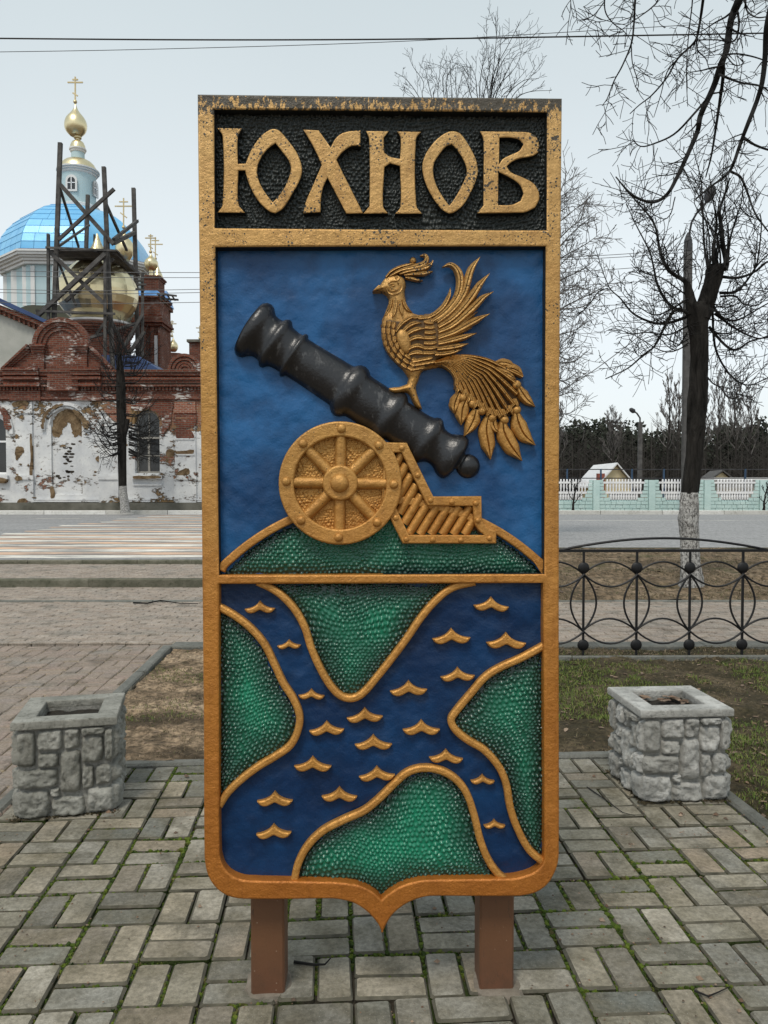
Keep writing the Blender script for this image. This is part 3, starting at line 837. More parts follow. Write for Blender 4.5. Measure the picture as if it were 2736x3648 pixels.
# ---------------- the bird
P3 = PX/2.3042
bird_px = [(108,405),(160,358),(180,325),(205,290),(240,266),(290,258),(345,268),(375,292),(386,340),(377,400),(384,455),(396,510),(412,545),(440,570),(520,592),(600,580),(640,640),(660,800),(660,920),(640,985),(600,1012),(545,1040),(508,1080),(492,1130),(472,1180),(478,1235),(500,1300),(524,1372),(478,1362),(440,1310),(415,1255),(385,1232),(320,1243),(262,1238),(236,1210),(250,1192),(330,1184),(395,1160),(408,1115),(365,1050),(300,990),(240,920),(205,850),(187,780),(184,720),(190,660),(196,608),(225,572),(243,520),(247,470),(232,436),(208,415),(190,408),(150,406)]
bp = smooth_poly(S(z3(bird_px), -.005), corner=48)
def bird_fn(P, d):
    q = np.clip(d/.032, 0, 1)
    return np.where(d < 0, F0-.004+d*2, F0 + np.minimum(d*3.0, .010) + .020*np.sqrt(np.clip(1-(1-q)**2, 0, 1)) + .0012*(vnoise(P, .012, 6)-.5))
bird = sg('bird', relief_mesh('bird', bp, .0024, bird_fn, grow=1.6), M['gold_relief'], sign, smooth=180)
def body_h(c):
    P = np.asarray(c, float); d = sdf(P, bp); return np.where(d < 0, F0, bird_fn(P, np.maximum(d, 0)))
def blade(name, px, widths, base, ridge, parent, n=16, crease=.45, on_body=False, mat='gold_relief'):
    """a carved feather or leaf: swept along px, widths in the same pixels, with a creased middle"""
    c = np.array(smooth_poly(S(z3(px), base+ridge), closed=False, corner=120, sub=max(2, n//max(1, len(px)-1))))
    t = np.linspace(0, 1, len(c)); seg = np.r_[0, np.cumsum(np.linalg.norm(np.diff(c, axis=0), axis=1))]; t = seg/seg[-1]
    w = np.interp(t, np.linspace(0, 1, len(widths)), widths)*P3/2
    d = np.gradient(c, axis=0); d /= np.linalg.norm(d, axis=1)[:, None]
    nr = np.stack([-d[:,1], d[:,0]], 1)
    offs = [-1, -.92, -.55, -.12, 0, .12, .55, .92, 1]
    hs = [-.6, .45, 1.0, .95, 1-crease, .95, 1.0, .45, -.6]
    V = []; fall = 1.0
    bh = np.convolve(np.pad(body_h(c), 2, 'edge'), np.ones(5)/5, 'valid') if on_body else np.zeros(len(c))
    if on_body: base = 0.0
    for i in range(len(c)):
        bb = base + (bh[i] - .0015 if on_body else 0)
        tip = .45 + .55*min(1.0, w[i]/(.5*max(w)+1e-9))
        for o, h in zip(offs, hs):
            p = c[i] + nr[i]*o*w[i]
            hh = bb + ridge*h*tip if h > 0 else bb - .007
            V.append((p[0], -hh, p[1]))
    m_ = len(offs)
    F = [(i*m_+k, i*m_+k+1, (i+1)*m_+k+1, (i+1)*m_+k) for i in range(len(c)-1) for k in range(m_-1)]
    F += [tuple(range(m_-1, -1, -1)), tuple((len(c)-1)*m_+k for k in range(m_))]
    return sg(name, raw(name, V, F), M[mat], parent, smooth=50)

ground_px = [(190,658),(245,645),(330,655),(440,604),(520,604),(590,596),(636,650),(652,790),(650,920),(632,975),(596,1000),(540,1034),(450,1062),(392,1052),(304,988),(243,918),(209,850),(192,780),(190,710)]
gpoly = smooth_poly(S(z3(ground_px), -.005), corner=100)
sg('breast_ground', relief_mesh('breast_ground', gpoly, .0026, lambda P, d: bird_fn(P, np.maximum(sdf(P, bp), 0)) + np.minimum(d*.5, .0011), grow=.1), M['groove'], bird, smooth=180)
wing_px = [(450,600),(520,590),(600,575),(670,530),(720,470),(790,470),(860,400),(930,380),(980,400),(960,500),(930,560),(960,610),(900,690),(860,740),(840,800),(800,850),(740,910),(640,965),(520,985),(420,960),(340,900),(300,820),(300,730),(350,650)]
wpoly = smooth_poly(S(z3(wing_px), -.005), corner=60)
def wing_fn(P, d):
    q = np.clip(d/.05, 0, 1)
    return np.where(d < 0, F0-.004+d*2, -.018 + .011*np.sqrt(np.clip(1-(1-q)**2, 0, 1)))
wing = sg('wing', relief_mesh('wing', wpoly, .003, wing_fn, grow=1.6), M['groove'], bird, smooth=180)
W = [40, 52, 58, 56, 52, 44, 26, 3]
feathers = [
 ([(560,625),(630,585),(690,530),(728,465),(745,415),(750,374)], [34,44,46,44,34,4], -.016),
 ([(600,650),(680,595),(750,525),(808,440),(832,350),(826,270),(795,212),(745,182),(682,205)], [36,50,54,58,66,70,66,42,4], -.015),
 ([(640,660),(730,590),(810,505),(866,410),(894,310),(925,215),(995,120)], [36,48,54,60,70,60,3], -.013),
 ([(650,700),(750,640),(850,545),(930,440),(990,350),(1075,254)], [36,50,58,70,58,3], -.011),
 ([(650,740),(760,690),(870,600),(960,515),(1020,455),(1105,405)], [36,50,58,68,54,3], -.010),
 ([(650,790),(770,745),(890,680),(985,630),(1075,588)], [36,52,64,56,3], -.011),
 ([(650,835),(760,808),(870,778),(968,747)], [36,52,52,3], -.013),
 ([(640,880),(740,868),(830,852),(900,834)], [36,50,46,3], -.015),
 ([(620,925),(700,918),(770,905),(850,878)], [32,44,38,3], -.017)]
for px, w, b in feathers: blade('wing_feather', px, w, b, .013, bird, n=26, crease=.55)
# inner ridges between the long quills
for a, b in ((1, 2), (2, 3), (3, 4), (4, 5), (5, 6), (6, 7)):
    pa, pb = feathers[a][0], feathers[b][0]
    m_ = 5; A_ = [pa[int(i*(len(pa)-1)/(m_-1))] for i in range(m_)]; B_ = [pb[int(i*(len(pb)-1)/(m_-1))] for i in range(m_)]
    mid = [((p[0]+q[0])/2, (p[1]+q[1])/2) for p, q in zip(A_, B_)][:4]
    if a < 6: blade('wing_feather', mid, [30, 38, 34, 4], -.017, .012, bird, n=18, crease=.4)
for i, y in enumerate((640, 682, 724, 768, 812, 852, 892)):      # coverts
    blade('covert_feather', [(545-i*3, y+16), (590, y+18), (635, y+6), (672, y-12)], [30, 35, 33, 10], 0, .010, bird, n=10, crease=.3, on_body=True)
for px in ([(300,735),(345,670),(405,625),(468,605)], [(330,775),(385,705),(450,665),(515,660)], [(345,815),(400,750),(475,712),(556,706)],
           [(360,855),(420,800),(490,778),(562,800)], [(385,895),(432,862),(492,850),(562,886)], [(400,930),(450,908),(505,906),(545,925)]):
    blade('covert_feather', px, [16, 36, 44, 4], 0, .0115, bird, n=14, crease=.7, on_body=True)
sh = [(300,790),(322,730),(365,720),(405,760),(425,830),(415,900),(385,925),(340,890)]
shp = smooth_poly(S(z3(sh), 0), corner=100)
sg('shoulder', relief_mesh('shoulder', shp, .0026, lambda P, d: np.where(d < 0, F0, -.004 + .014*np.sqrt(np.clip(1-(1-np.clip(d/.02, 0, 1))**2, 0, 1))), grow=.5), M['gold_relief'], bird, smooth=180)
spine = np.array([(212,650),(203,710),(208,770),(220,825),(245,880),(285,935),(335,985),(395,1025),(455,1045)], float)
for row, off in enumerate((-2, 36, 74)):
    t = np.linspace(0.02, .92, 9 - row)
    for q in t:
        i = q*(len(spine)-1); j = int(i); f = i-j
        p = spine[j]*(1-f) + spine[min(j+1, len(spine)-1)]*f
        d = spine[min(j+1, len(spine)-1)] - spine[j-1 if j else 0]; d /= np.linalg.norm(d)
        nr = np.array([d[1], -d[0]])
        p = p + nr*off
        blade('breast_scale', [p - d*16, p + d*10, p + d*34, p + d*44], [34, 42, 36, 10], 0, .0085, bird, n=8, crease=.15, on_body=True)
for k, (x, y) in enumerate(((470,606),(520,612),(575,606),(622,618),(610,650),(565,640))):
    blade('covert_feather', [(x-34, y+12), (x, y+8), (x+34, y-2), (x+58, y-14)], [22, 30, 28, 6], 0, .009, bird, n=8, crease=.25, on_body=True)
for row in range(3):                                         # belly scales towards the tail
    for k in range(6 - row):
        x = 436 + 38*k + 8*row; y = 1046 - 34*row - 7.5*k
        blade('breast_scale', [(x-14, y+3), (x+8, y-1), (x+30, y-6), (x+42, y-9)], [30, 36, 30, 8], 0, .0085, bird, n=8, crease=.15, on_body=True)
for px, w in (([(262,468),(250,530),(228,575),(200,610)], [26,40,36,4]), ([(302,480),(294,545),(284,590),(272,622)], [24,38,36,10]),
              ([(335,485),(342,540),(350,580),(352,606)], [24,38,36,10]), ([(362,470),(380,525),(405,555),(441,572)], [26,40,36,4])):
    blade('neck_feather', px, w, -.010, .011, bird, n=12, crease=.3, on_body=True)
for px, w, b in (([(218,288),(262,240),(330,205),(420,182),(468,178)], [14,24,26,24,5], -.022), ([(250,280),(340,232),(450,205),(530,180),(556,140),(540,108),(500,112)], [14,26,34,48,54,44,6], -.019),
                 ([(330,262),(430,232),(530,212),(590,180),(606,150)], [14,30,48,52,10], -.020), ([(370,272),(450,262),(530,258),(605,240)], [14,28,40,5], -.021),
                 ([(378,292),(430,300),(480,312),(522,318)], [14,26,24,4], -.023)):
    blade('crest_feather', px, w, b, .012, bird, n=20, crease=.3)
stud(z3([(440,157)])[0], 28/2.3042, -.030, bird, 'crest_ball', 'gold_relief', .9)
bk = S(z3([(108,407),(160,355),(198,380),(165,392)]), -.006)
sg('beak', plate_mesh('beak', [bk], F0, -.004, .003), M['gold_relief'], bird, smooth=40)
def cord(px, r, h, name='eye_line'):
    c = smooth_poly(S(z3(px), h), closed=False, corner=150, sub=4); hh = body_h(c)
    return sg(name, MB().tube([(u, -q-.0008, v) for (u, v), q in zip(c, hh)], r, 6).mesh(name), M['gold_relief'], bird, smooth=60)
cord([(222,375),(245,415),(285,430),(325,415),(350,380),(352,345)], .0030, .000)
cord([(228,365),(255,395),(290,402),(318,385),(332,350),(318,330)], .0026, .001)
cord([(235,340),(270,322),(310,318),(328,300),(318,280),(298,285),(302,300)], .0026, .000)
cord([(248,352),(270,345),(292,352),(270,362)], .0024, .001)

# tail: a fan of ridges, berries and pointed leaves
tail_px = [(610,1000),(690,955),(770,932),(900,925),(1040,958),(1140,1005),(1230,1075),(1310,1170),(1335,1320),(1290,1400),(1180,1455),(1060,1425),(960,1365),(880,1305),(815,1235),(775,1205),(800,1150),(770,1085),(700,1035),(640,1022)]
tp = smooth_poly(S(z3(tail_px), -.012), corner=70)
tail = sg('tail', relief_mesh('tail', tp, .003, lambda P, d: np.where(d < 0, F0-.004+d*2, F0 + np.minimum(d*2.5, .006)), grow=1.6), M['groove'], bird, smooth=180)
top = np.array([(620,985),(760,940),(900,935),(1040,962),(1160,1015),(1260,1095)], float)
bot = np.array([(620,1005),(700,1018),(765,1068),(797,1130),(800,1180),(815,1225)], float)
ends = [(1345,1105),(1310,1175),(1300,1250),(1280,1340),(1235,1395),(1180,1425),(1130,1430),(1075,1415),(1020,1375),(970,1350),(915,1300),(870,1265),(825,1225)]
for i, e in enumerate(ends):
    f = i/(len(ends)-1); g_ = f**.9
    c = top*(1-g_) + bot*g_; c[-1] = e
    bulge = math.sin(math.pi*f)
    c[3] += np.array([-10, 22])*bulge; c[4] += np.array([10, 40])*bulge*.6
    blade('tail_feather', [tuple(q) for q in c], [12, 19, 25, 30, 34, 30], -.026+.007*math.sin(math.pi*min(1, f+.1)), .016, tail, n=24, crease=.15)
leaves = [([(820,1240),(795,1300),(780,1360),(782,1412)], [40,95,90,6]), ([(880,1290),(850,1370),(842,1440),(838,1508)], [50,125,110,4]), ([(960,1380),(940,1460),(900,1540),(864,1597)], [60,130,95,4]),
          ([(1060,1440),(1045,1540),(1060,1650),(1082,1792)], [60,135,125,3]), ([(1180,1470),(1190,1560),(1250,1680),(1342,1800)], [60,150,135,3]), ([(1290,1400),(1310,1490),(1360,1590),(1452,1672)], [60,145,120,3]),
          ([(1310,1190),(1340,1240),(1385,1300),(1450,1356)], [50,100,80,3]), ([(1190,1060),(1240,1040),(1300,1060),(1352,1106)], [50,100,85,4]), ([(1120,1000),(1180,990),(1240,1005),(1285,1040)], [40,75,66,6]),
          ([(1130,1040),(1170,1060),(1230,1090),(1290,1130)], [40,80,66,6]), ([(1110,1440),(1100,1490),(1120,1540),(1150,1570)], [40,90,70,6])]
for px, w in leaves: blade('tail_leaf', px, w, -.024, .013, tail, n=16, crease=.6)
for px in ((850,1283),(930,1332),(1006,1390),(1090,1450),(1190,1466),(1290,1385),(1292,1178)):
    stud(z3([px])[0], 38/2.3042, -.018, tail, 'berry', 'gold_relief', .95)
rr = random.Random(3)
for i, e in enumerate(ends[3:], 3):                               # small tufts where the ridges end
    for s_ in (-16, 16):
        blade('tail_leaf', [(e[0]+s_*.3, e[1]-50), (e[0]+s_*.9, e[1]-8), (e[0]+s_*2.0, e[1]+30)], [18, 38, 4], -.017, .011, tail, n=6, crease=.5)

# ---------------- the rivers
me = relief_mesh('river_field', r_s, .006, lambda P, d: F0 + soft(P, .006), grow=2)
river = sg('river_field', me, M['river'], smooth=180)
RA = [(96,203),(170,245),(240,300),(300,370),(345,460),(385,545),(430,615),(457,690),(448,760),(415,822),(350,870),(270,918),(190,980),(135,1035),(98,1092)]
RB = [(268,92),(325,118),(380,155),(440,222),(482,300),(510,390),(550,480),(595,555),(640,600),(690,612),(738,590),(800,520),(870,432),(935,345),(1000,250),(1070,170),(1140,118),(1240,92)]
RC = [(1546,378),(1450,430),(1345,478),(1282,520),(1220,592),(1155,670),(1133,710),(1155,755),(1210,800),(1280,842),(1348,920),(1380,1000),(1397,1100),(1432,1200),(1482,1288),(1546,1345)]
RD = [(432,1432),(450,1352),(492,1272),(560,1204),(650,1156),(750,1110),(820,1052),(880,992),(935,945),(1000,924),(1080,932),(1150,970),(1200,1032),(1235,1130),(1262,1240),(1300,1335),(1345,1398),(1375,1420)]
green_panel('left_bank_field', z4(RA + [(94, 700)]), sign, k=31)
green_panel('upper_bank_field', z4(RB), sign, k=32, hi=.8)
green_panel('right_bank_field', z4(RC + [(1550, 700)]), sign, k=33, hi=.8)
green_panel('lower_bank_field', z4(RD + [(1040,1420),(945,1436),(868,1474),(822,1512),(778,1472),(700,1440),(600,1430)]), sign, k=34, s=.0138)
for r_ in (RA, RB, RC, RD): band('river_border', z4(r_), .0215, sign, h=-.011, bev=.007, mat='gold_lit')
for cx, cy, w in [(280,205,135),(410,370,105),(510,593,115),(578,745,155),(516,905,165),(347,1060,158),(342,1205,155),(635,1040,158),(748,687,160),(786,808,165),(802,948,160),(943,567,165),(1000,742,165),(1110,870,150),(1162,505,152),(1134,335,170),(1378,355,176),(1311,192,158),(1273,973,106),(1326,1172,95)]:
    s_ = w/165.
    half = [(0,-38),(8,-28),(22,-14),(40,-4),(58,2),(83,6),(74,19),(60,28),(44,30),(28,26),(14,19)]
    wob = random.uniform(-.06, .06)
    pts = half + [(0, 13)] + [(-x, y) for x, y in reversed(half[1:])]
    pts = [(cx + x*s_, cy + 2 + (y + x*wob)*s_) for x, y in pts]
    sg('wave', plate_mesh('wave', [smooth_poly(S(z4(pts), -.018), corner=70, sub=3)], F0-.003, -.018, .005), M['gold_lit'], river, smooth=45)

# ---------------- posts, behind the board
for xa, xb in ((541, 614), (1037, 1111)):
    a = S([(xa*K, 2000*K)], -.070)[0][0]; b = S([(xb*K, 2000*K)], -.070)[0][0]
    m_ = MB(); x0, x1, y0, y1, bv = a, b, .073, .073+.115, .006
    ring = [(x0+bv,y0),(x1-bv,y0),(x1,y0+bv),(x1,y1-bv),(x1-bv,y1),(x0+bv,y1),(x0,y1-bv),(x0,y0+bv)]
    m_.add([(x, y, -.06) for x, y in ring] + [(x, y, 2.2) for x, y in ring],
           [(i, (i+1) % 8, (i+1) % 8 + 8, i+8) for i in range(8)] + [tuple(range(8, 16))])
    sg('post', m_.mesh('post'), M['post'], sign)
# ------------------------------------------------------------------ ground, paving, road
def structure(name, me, mat, smooth=None, kind='structure', parent=None):
    return props(mesh_obj(name, me, mat, parent, None, smooth), kind=kind)
GA = R(3.4)
GP = Vector((math.cos(GA), math.sin(GA))); GQ = Vector((-math.sin(GA), math.cos(GA)))
GC = Vector((-.764, 2.284)); SQ = .2255
def gxy(p, q): 
    v = GC + GP*p*SQ + GQ*q*SQ; return v.x, v.y
ROAD_Z = .16
# base sheet: everything near, out past the frame, then the far land
structure('ground', raw('ground', [(-160,-60,-.09),(160,-60,-.09),(160,18.5,-.09),(-160,18.5,-.09)], [(0,1,2,3)]), M['soil'])
structure('far_ground', raw('far_ground', [(-700,38.6,.20),(700,38.6,.20),(700,900,.20),(-700,900,.20)], [(0,1,2,3)]), M['verge'])

def paver_mesh(seed, sx=1.0, sy=1.0):
    r = random.Random(seed)
    w, l, b = .2255*sx/2-.0036, .11275*sy/2-.0036, .0066
    V, F = [], []
    zz = [-.05, -.0075, 0.0]
    ins = [0, 0, b]
    for z, i in zip(zz, ins):
        for cx, cy in ((-1,-1),(1,-1),(1,1),(-1,1)):
            j = r.uniform(-.0022, .0022)
            # clipped corners so the stones do not look sawn
            ex, ey = cx*(w-i+j), cy*(l-i+r.uniform(-.002,.002)); k = .003 + r.uniform(0, .005)
            if cx*cy > 0: V += [(ex, ey - cy*k, z), (ex - cx*k, ey, z)]
            else: V += [(ex - cx*k, ey, z), (ex, ey - cy*k, z)]
    n = 8
    for lv in range(2):
        for k in range(n): F.append((lv*n+k, lv*n+(k+1)%n, (lv+1)*n+(k+1)%n, (lv+1)*n+k))
    F.append(tuple(2*n+k for k in range(n)))
    return V, F
def paver_name_mesh(seed, mat, name='paver'):
    V, F = paver_mesh(seed); me = raw(name, V, F); me.materials.append(mat); red = mat is M['paver_red']
    me.materials.append(M['sand_joint'] if red else M['joint']); me.materials.append(mat if red else M['paver_edge'])
    for p in list(me.polygons)[:8]: p.material_index = 1      # earth clings to the sides, grime to the worn edges
    for p in list(me.polygons)[8:16]: p.material_index = 2
    return me
def basket(p0, p1, q0, q1):
    out = []
    for i in range(p0, p1):
        for j in range(q0, q1):
            c = GC + GP*(i+.5)*SQ + GQ*(j+.5)*SQ
            if (i + j) % 2 == 0:          # two stones laid away from the viewer
                for s in (-1, 1): out.append((c + GP*s*SQ/4, GA + math.pi/2))
            else:
                for s in (-1, 1): out.append((c + GQ*s*SQ/4, GA))
    return out
def seen(x, y, z=0, m=60):
    d = Vector((x, y, z)) - CAM
    dep = d.dot(FW)
    if dep <= .1: return False
    px = 1368 + FPX*d.x/dep; py = 1824 - FPX*d.dot(UP)/dep
    return -m < px < 2736+m and -m < py < 3648+m
def lay(ground, spots, mat, limit, seed, name='paver', behind=None):
    """the stones that show largest as parts, the rest joined as one part"""
    meshes = [paver_name_mesh(seed + k, mat, name) for k in range(8)]
    r = random.Random(seed)
    key = lambda s: (not seen(s[0].x, s[0].y) or bool(behind and behind(s[0])), s[0].length)
    spots = sorted(spots, key=key)
    rest = MB()
    for k, (c, a) in enumerate(spots):
        T = Matrix.Translation((c.x, c.y, r.uniform(-.005, .005))) @ Matrix.Rotation(a + r.uniform(-.012, .012) + r.choice((0, math.pi)), 4, 'Z') @ \
            Matrix.Rotation(r.uniform(-.018, .018), 4, 'X') @ Matrix.Rotation(r.uniform(-.018, .018), 4, 'Y')
        if k < limit and not key((c, a))[0]:
            reg(bpy.data.objects.new(name, meshes[k % 8]), ground, T)
        else:
            V, F = paver_mesh(seed + k % 8)
            rest.add([T @ Vector(v) for v in V], F)
    if rest.V:
        o = rest.obj('paving_infill', mat, ground); props(o, kind='stuff')
def quad_sheet(name, pts, z, mat, kind='structure'):
    return structure(name, raw(name, [(x, y, z) for x, y in pts], [tuple(range(len(pts)))]), mat, kind=kind)

# the paved square under the sign
P0, P1, Q0, Q1 = -4, 11, -4, 9
square = quad_sheet('paved_square', [gxy(P0, Q0), gxy(P1, Q0), gxy(P1, Q1), gxy(P0, Q1)], -.018, M['joint'])
posts_xy = [(sign_xy) for sign_xy in ((-.36, 2.46), (.335, 2.46))]
lay(square, basket(P0, P1, Q0, Q1), M['paver'], 285, 100)
# reddish plaza on the left, reaching back to the steps
PL_P0, PL_Q1 = -34, 24
plaza = quad_sheet('plaza', [gxy(PL_P0, -6), gxy(P0-.35, -6), gxy(P0-.35, PL_Q1), gxy(PL_P0, PL_Q1)], -.016, M['sand_joint'])
lay(plaza, basket(PL_P0, P0, -6, PL_Q1), M['paver_red'], 280, 200, behind=lambda c: c.x > -1.9 and c.y < 2.3)
# the pavement that crosses behind the lawn
def running(x0, x1, y0, y1):
    out = []; j = 0; y = y0
    while y < y1:
        x = x0 + (.1128 if j % 2 else 0)
        while x < x1:
            out.append((Vector((x, y + .056 + .03*x*0)), 0.0)); x += .2256
        y += .113; j += 1
    return out
SW0, SW1 = 7.72, 10.45
sidewalk = quad_sheet('sidewalk', [(-16, SW0), (14, SW0), (14, SW1), (-16, SW1)], -.012, M['sand_joint'])
lay(sidewalk, running(-6.2, 6.6, SW0, SW1), M['paver_far'], 0, 300)

# kerb stones: one mesh per length
def kerb_row(name, a, b, w, z0, z1, mat, parent=None, length=.9, bev=.012, gap=.006, seed=0):
    a = Vector(a); b = Vector(b); d = (b-a); L = d.length; d.normalize(); ang = math.atan2(d.y, d.x)
    n = max(1, round(L/length)); l = L/n; r = random.Random(seed)
    m_ = MB(); h = z1
    x0, x1 = -l/2+gap/2, l/2-gap/2
    prof_ = [(-w/2, z0), (w/2, z0), (w/2, h-bev), (w/2-bev, h), (-w/2+bev, h), (-w/2, h-bev)]
    V = [(x0, y, z) for y, z in prof_] + [(x1, y, z) for y, z in prof_]; k = len(prof_)
    m_.add(V, [tuple(reversed(range(k))), tuple(range(k, 2*k))] + [(i, (i+1)%k, (i+1)%k+k, i+k) for i in range(k)])
    me = m_.mesh(name); me.materials.append(mat)
    for i in range(n):
        c = a + d*(i+.5)*l
        reg(bpy.data.objects.new(name, me), parent, Matrix.Translation((c.x + r.uniform(-.004,.004), c.y, r.uniform(-.004, .003))) @ Matrix.Rotation(ang + r.uniform(-.006, .006), 4, 'Z'))
kerb_row('kerb_stone', gxy(P0-.2, Q1+.25), gxy(P1+.3, Q1+.25), .075, -.09, .006, M['kerb'], square, seed=1)
kerb_row('kerb_stone', gxy(P1+.2, Q0), gxy(P1+.2, Q1+.05), .075, -.09, .010, M['kerb'], square, seed=2)
kerb_row('kerb_stone', gxy(P0-.2, Q0-2), gxy(P0-.2, Q1), .07, -.09, .002, M['kerb'], plaza, seed=3)
kerb_row('kerb_stone', gxy(P0-.2, Q1+.45), gxy(P0-.2, 23.4), .085, -.09, .018, M['kerb'], plaza, seed=4)
kerb_row('kerb_stone', (-2.0, SW0-.115), (14, SW0-.115), .22, -.09, .016, M['kerb'], sidewalk, length=1.0, seed=15)
kerb_row('kerb_stone', (-16, SW1+.04), (14, SW1+.04), .09, -.09, .014, M['kerb'], sidewalk, length=1.0, seed=5)

# steps up to the crossing on the left: two mossy kerbs with paving between
ST_X = -2.45
paved2 = quad_sheet('upper_plaza', [(-18, SW1+.1), (ST_X+.6, SW1+.1), (ST_X+.6, 12.0), (-18, 12.0)], -.010, M['sand_joint'])
lay(paved2, running(-7.6, ST_X+.4, SW1+.1, 11.95), M['paver_far'], 0, 340)
landing = structure('landing', MB().box(-18, ST_X, 12.14, 14.36, -.09, .098).mesh('landing'), M['sand_joint'])
m_ = MB(); r = random.Random(5)
for c, a in running(-8.4, ST_X-.12, 12.16, 14.25):
    V, F = paver_mesh(r.randrange(8)); m_.add([(v[0]+c.x, v[1]+c.y, v[2]+.118+r.uniform(-.003, .003)) for v in V], F)
props(m_.obj('paving_infill', M['paver_far'], landing), kind='stuff')
kerb_row('kerb_stone', (-18, 12.06), (ST_X, 12.06), .15, -.09, .122, M['kerb_moss'], landing, length=1.95, bev=.02, seed=6)
kerb_row('kerb_stone', (-18, 14.45), (ST_X, 14.45), .15, -.09, ROAD_Z+.025, M['kerb_moss'], landing, length=1.0, bev=.02, seed=7)
# verge on the right, rising to the road
def vz(y): return max(0, min(1, (y-10.5)/(17.7-10.5)))*(ROAD_Z-.03)
def height_sheet(name, x0, x1, y0, y1, cell, zf, mat, clip=None, kind='structure'):
    nx = int((x1-x0)/cell)+1; ny = int((y1-y0)/cell)+1
    gx, gy = np.meshgrid(np.linspace(x0, x1, nx), np.linspace(y0, y1, ny))
    P = np.stack([gx.ravel(), gy.ravel()], 1)
    V = np.c_[P, zf(P)]
    idx = np.arange(nx*ny).reshape(ny, nx)
    Q = np.stack([idx[:-1,:-1].ravel(), idx[:-1,1:].ravel(), idx[1:,1:].ravel(), idx[1:,:-1].ravel()], 1)
    if clip is not None:
        Q = Q[clip(P[Q].mean(1))]
    o = structure(name, fast_mesh(name, V, Q), mat, smooth=180, kind=kind); return o
def vzf(P): return np.clip((P[:,1]-10.5)/7.2, 0, 1)*(ROAD_Z-.03) + .05*(vnoise(P, .35, 41)-.5) + .03*(vnoise(P, .12, 42)-.5)
height_sheet('verge', ST_X+.02, 16, SW1+.09, 17.72, .06, vzf, M['verge'])
road = structure('road', raw('road', [(-160,14.54,ROAD_Z),(ST_X,14.54,ROAD_Z),(ST_X,17.8,ROAD_Z),(160,17.8,ROAD_Z),(160,38.3,ROAD_Z),(-160,38.3,ROAD_Z)], [(0,1,2,3,4,5)]), M['asphalt'])
structure('road_base', MB().box(ST_X+.03, 160, 17.74, 17.79, -.09, ROAD_Z-.005).mesh('road_base'), M['kerb_moss'])
kerb_row('kerb_stone', (-60, 38.42), (60, 38.42), .2, ROAD_Z-.05, ROAD_Z+.19, M['white_kerb'], road, length=2.9, bev=.03, gap=.03, seed=8)
# painted crossing and lane lines, 4 mm sheets
def stripe(x0, x1, y0, y1, mat, name='crossing_stripe', z=ROAD_Z+.004):
    n = max(2, int((x1-x0)/.35)); r = random.Random(int(y0*100)); V = []; 
    for i in range(n+1):
        x = x0 + (x1-x0)*i/n; j = .03
        V += [(x + (r.uniform(-.25,.25) if i in (0,n) else 0), y0 + r.uniform(-j,j), z), (x + (r.uniform(-.25,.25) if i in (0,n) else 0), y1 + r.uniform(-j,j), z)]
    return mesh_obj(name, raw(name, V, [(2*i, 2*i+2, 2*i+3, 2*i+1) for i in range(n)]), mat, road)
ys = 15.0; k = 0
while ys < 37.5:
    w_ = .62
    stripe(-10.6 + random.uniform(-.3, .3), -1.5, ys, ys + w_, M['white_line'] if k % 2 == 0 else M['orange_line'])
    ys += w_ + (.12 if ys < 22 else .55 if ys < 27 else .75); k += 1
stripe(-1.5, 60, 31.4, 31.55, M['white_line'], 'lane_line'); stripe(-60, -11.5, 24.5, 24.65, M['white_line'], 'lane_line')
for i in range(6): stripe(-14.5-4*i, -12.3-4*i, 33.2, 33.4, M['white_line'], 'lane_line')

# lawn
LX0 = gxy(P0, Q1)[0] - .04
def left_edge(P): return GC.x + P0*SQ*GP.x + (P[:,1]-GC.y)*(-math.tan(GA)) + .02
def right_edge(P): return GC.x + (P1+.35)*SQ*GP.x + (P[:,1]-GC.y)*(-math.tan(GA))
def lawn_z(P): return -.012 + .045*(vnoise(P, .5, 51)-.45) + .03*(vnoise(P, .15, 52)-.5) + .018*(vnoise(P, .05, 53)-.5)
def lawn_clip(P):
    yq = GC.y + (Q1+.35)*SQ*GQ.y + (P[:,0]-GC.x)*math.tan(GA)
    back = (P[:,1] > yq) & (P[:,0] > left_edge(P))
    return back | (P[:,0] > right_edge(P))
height_sheet('lawn_soil', -2.1, -.35, 4.3, 7.55, .02, lawn_z, M['soil'], lawn_clip)
height_sheet('lawn', -.35, 6.5, 2.2, 7.55, .022, lawn_z, M['dark_soil'], lawn_clip)
# a thin edging strip in front of the fence
kerb_row('kerb_stone', (.45, 7.02), (6.4, 7.12), .03, -.09, .022, M['kerb'], sidewalk, length=1.2, seed=9)

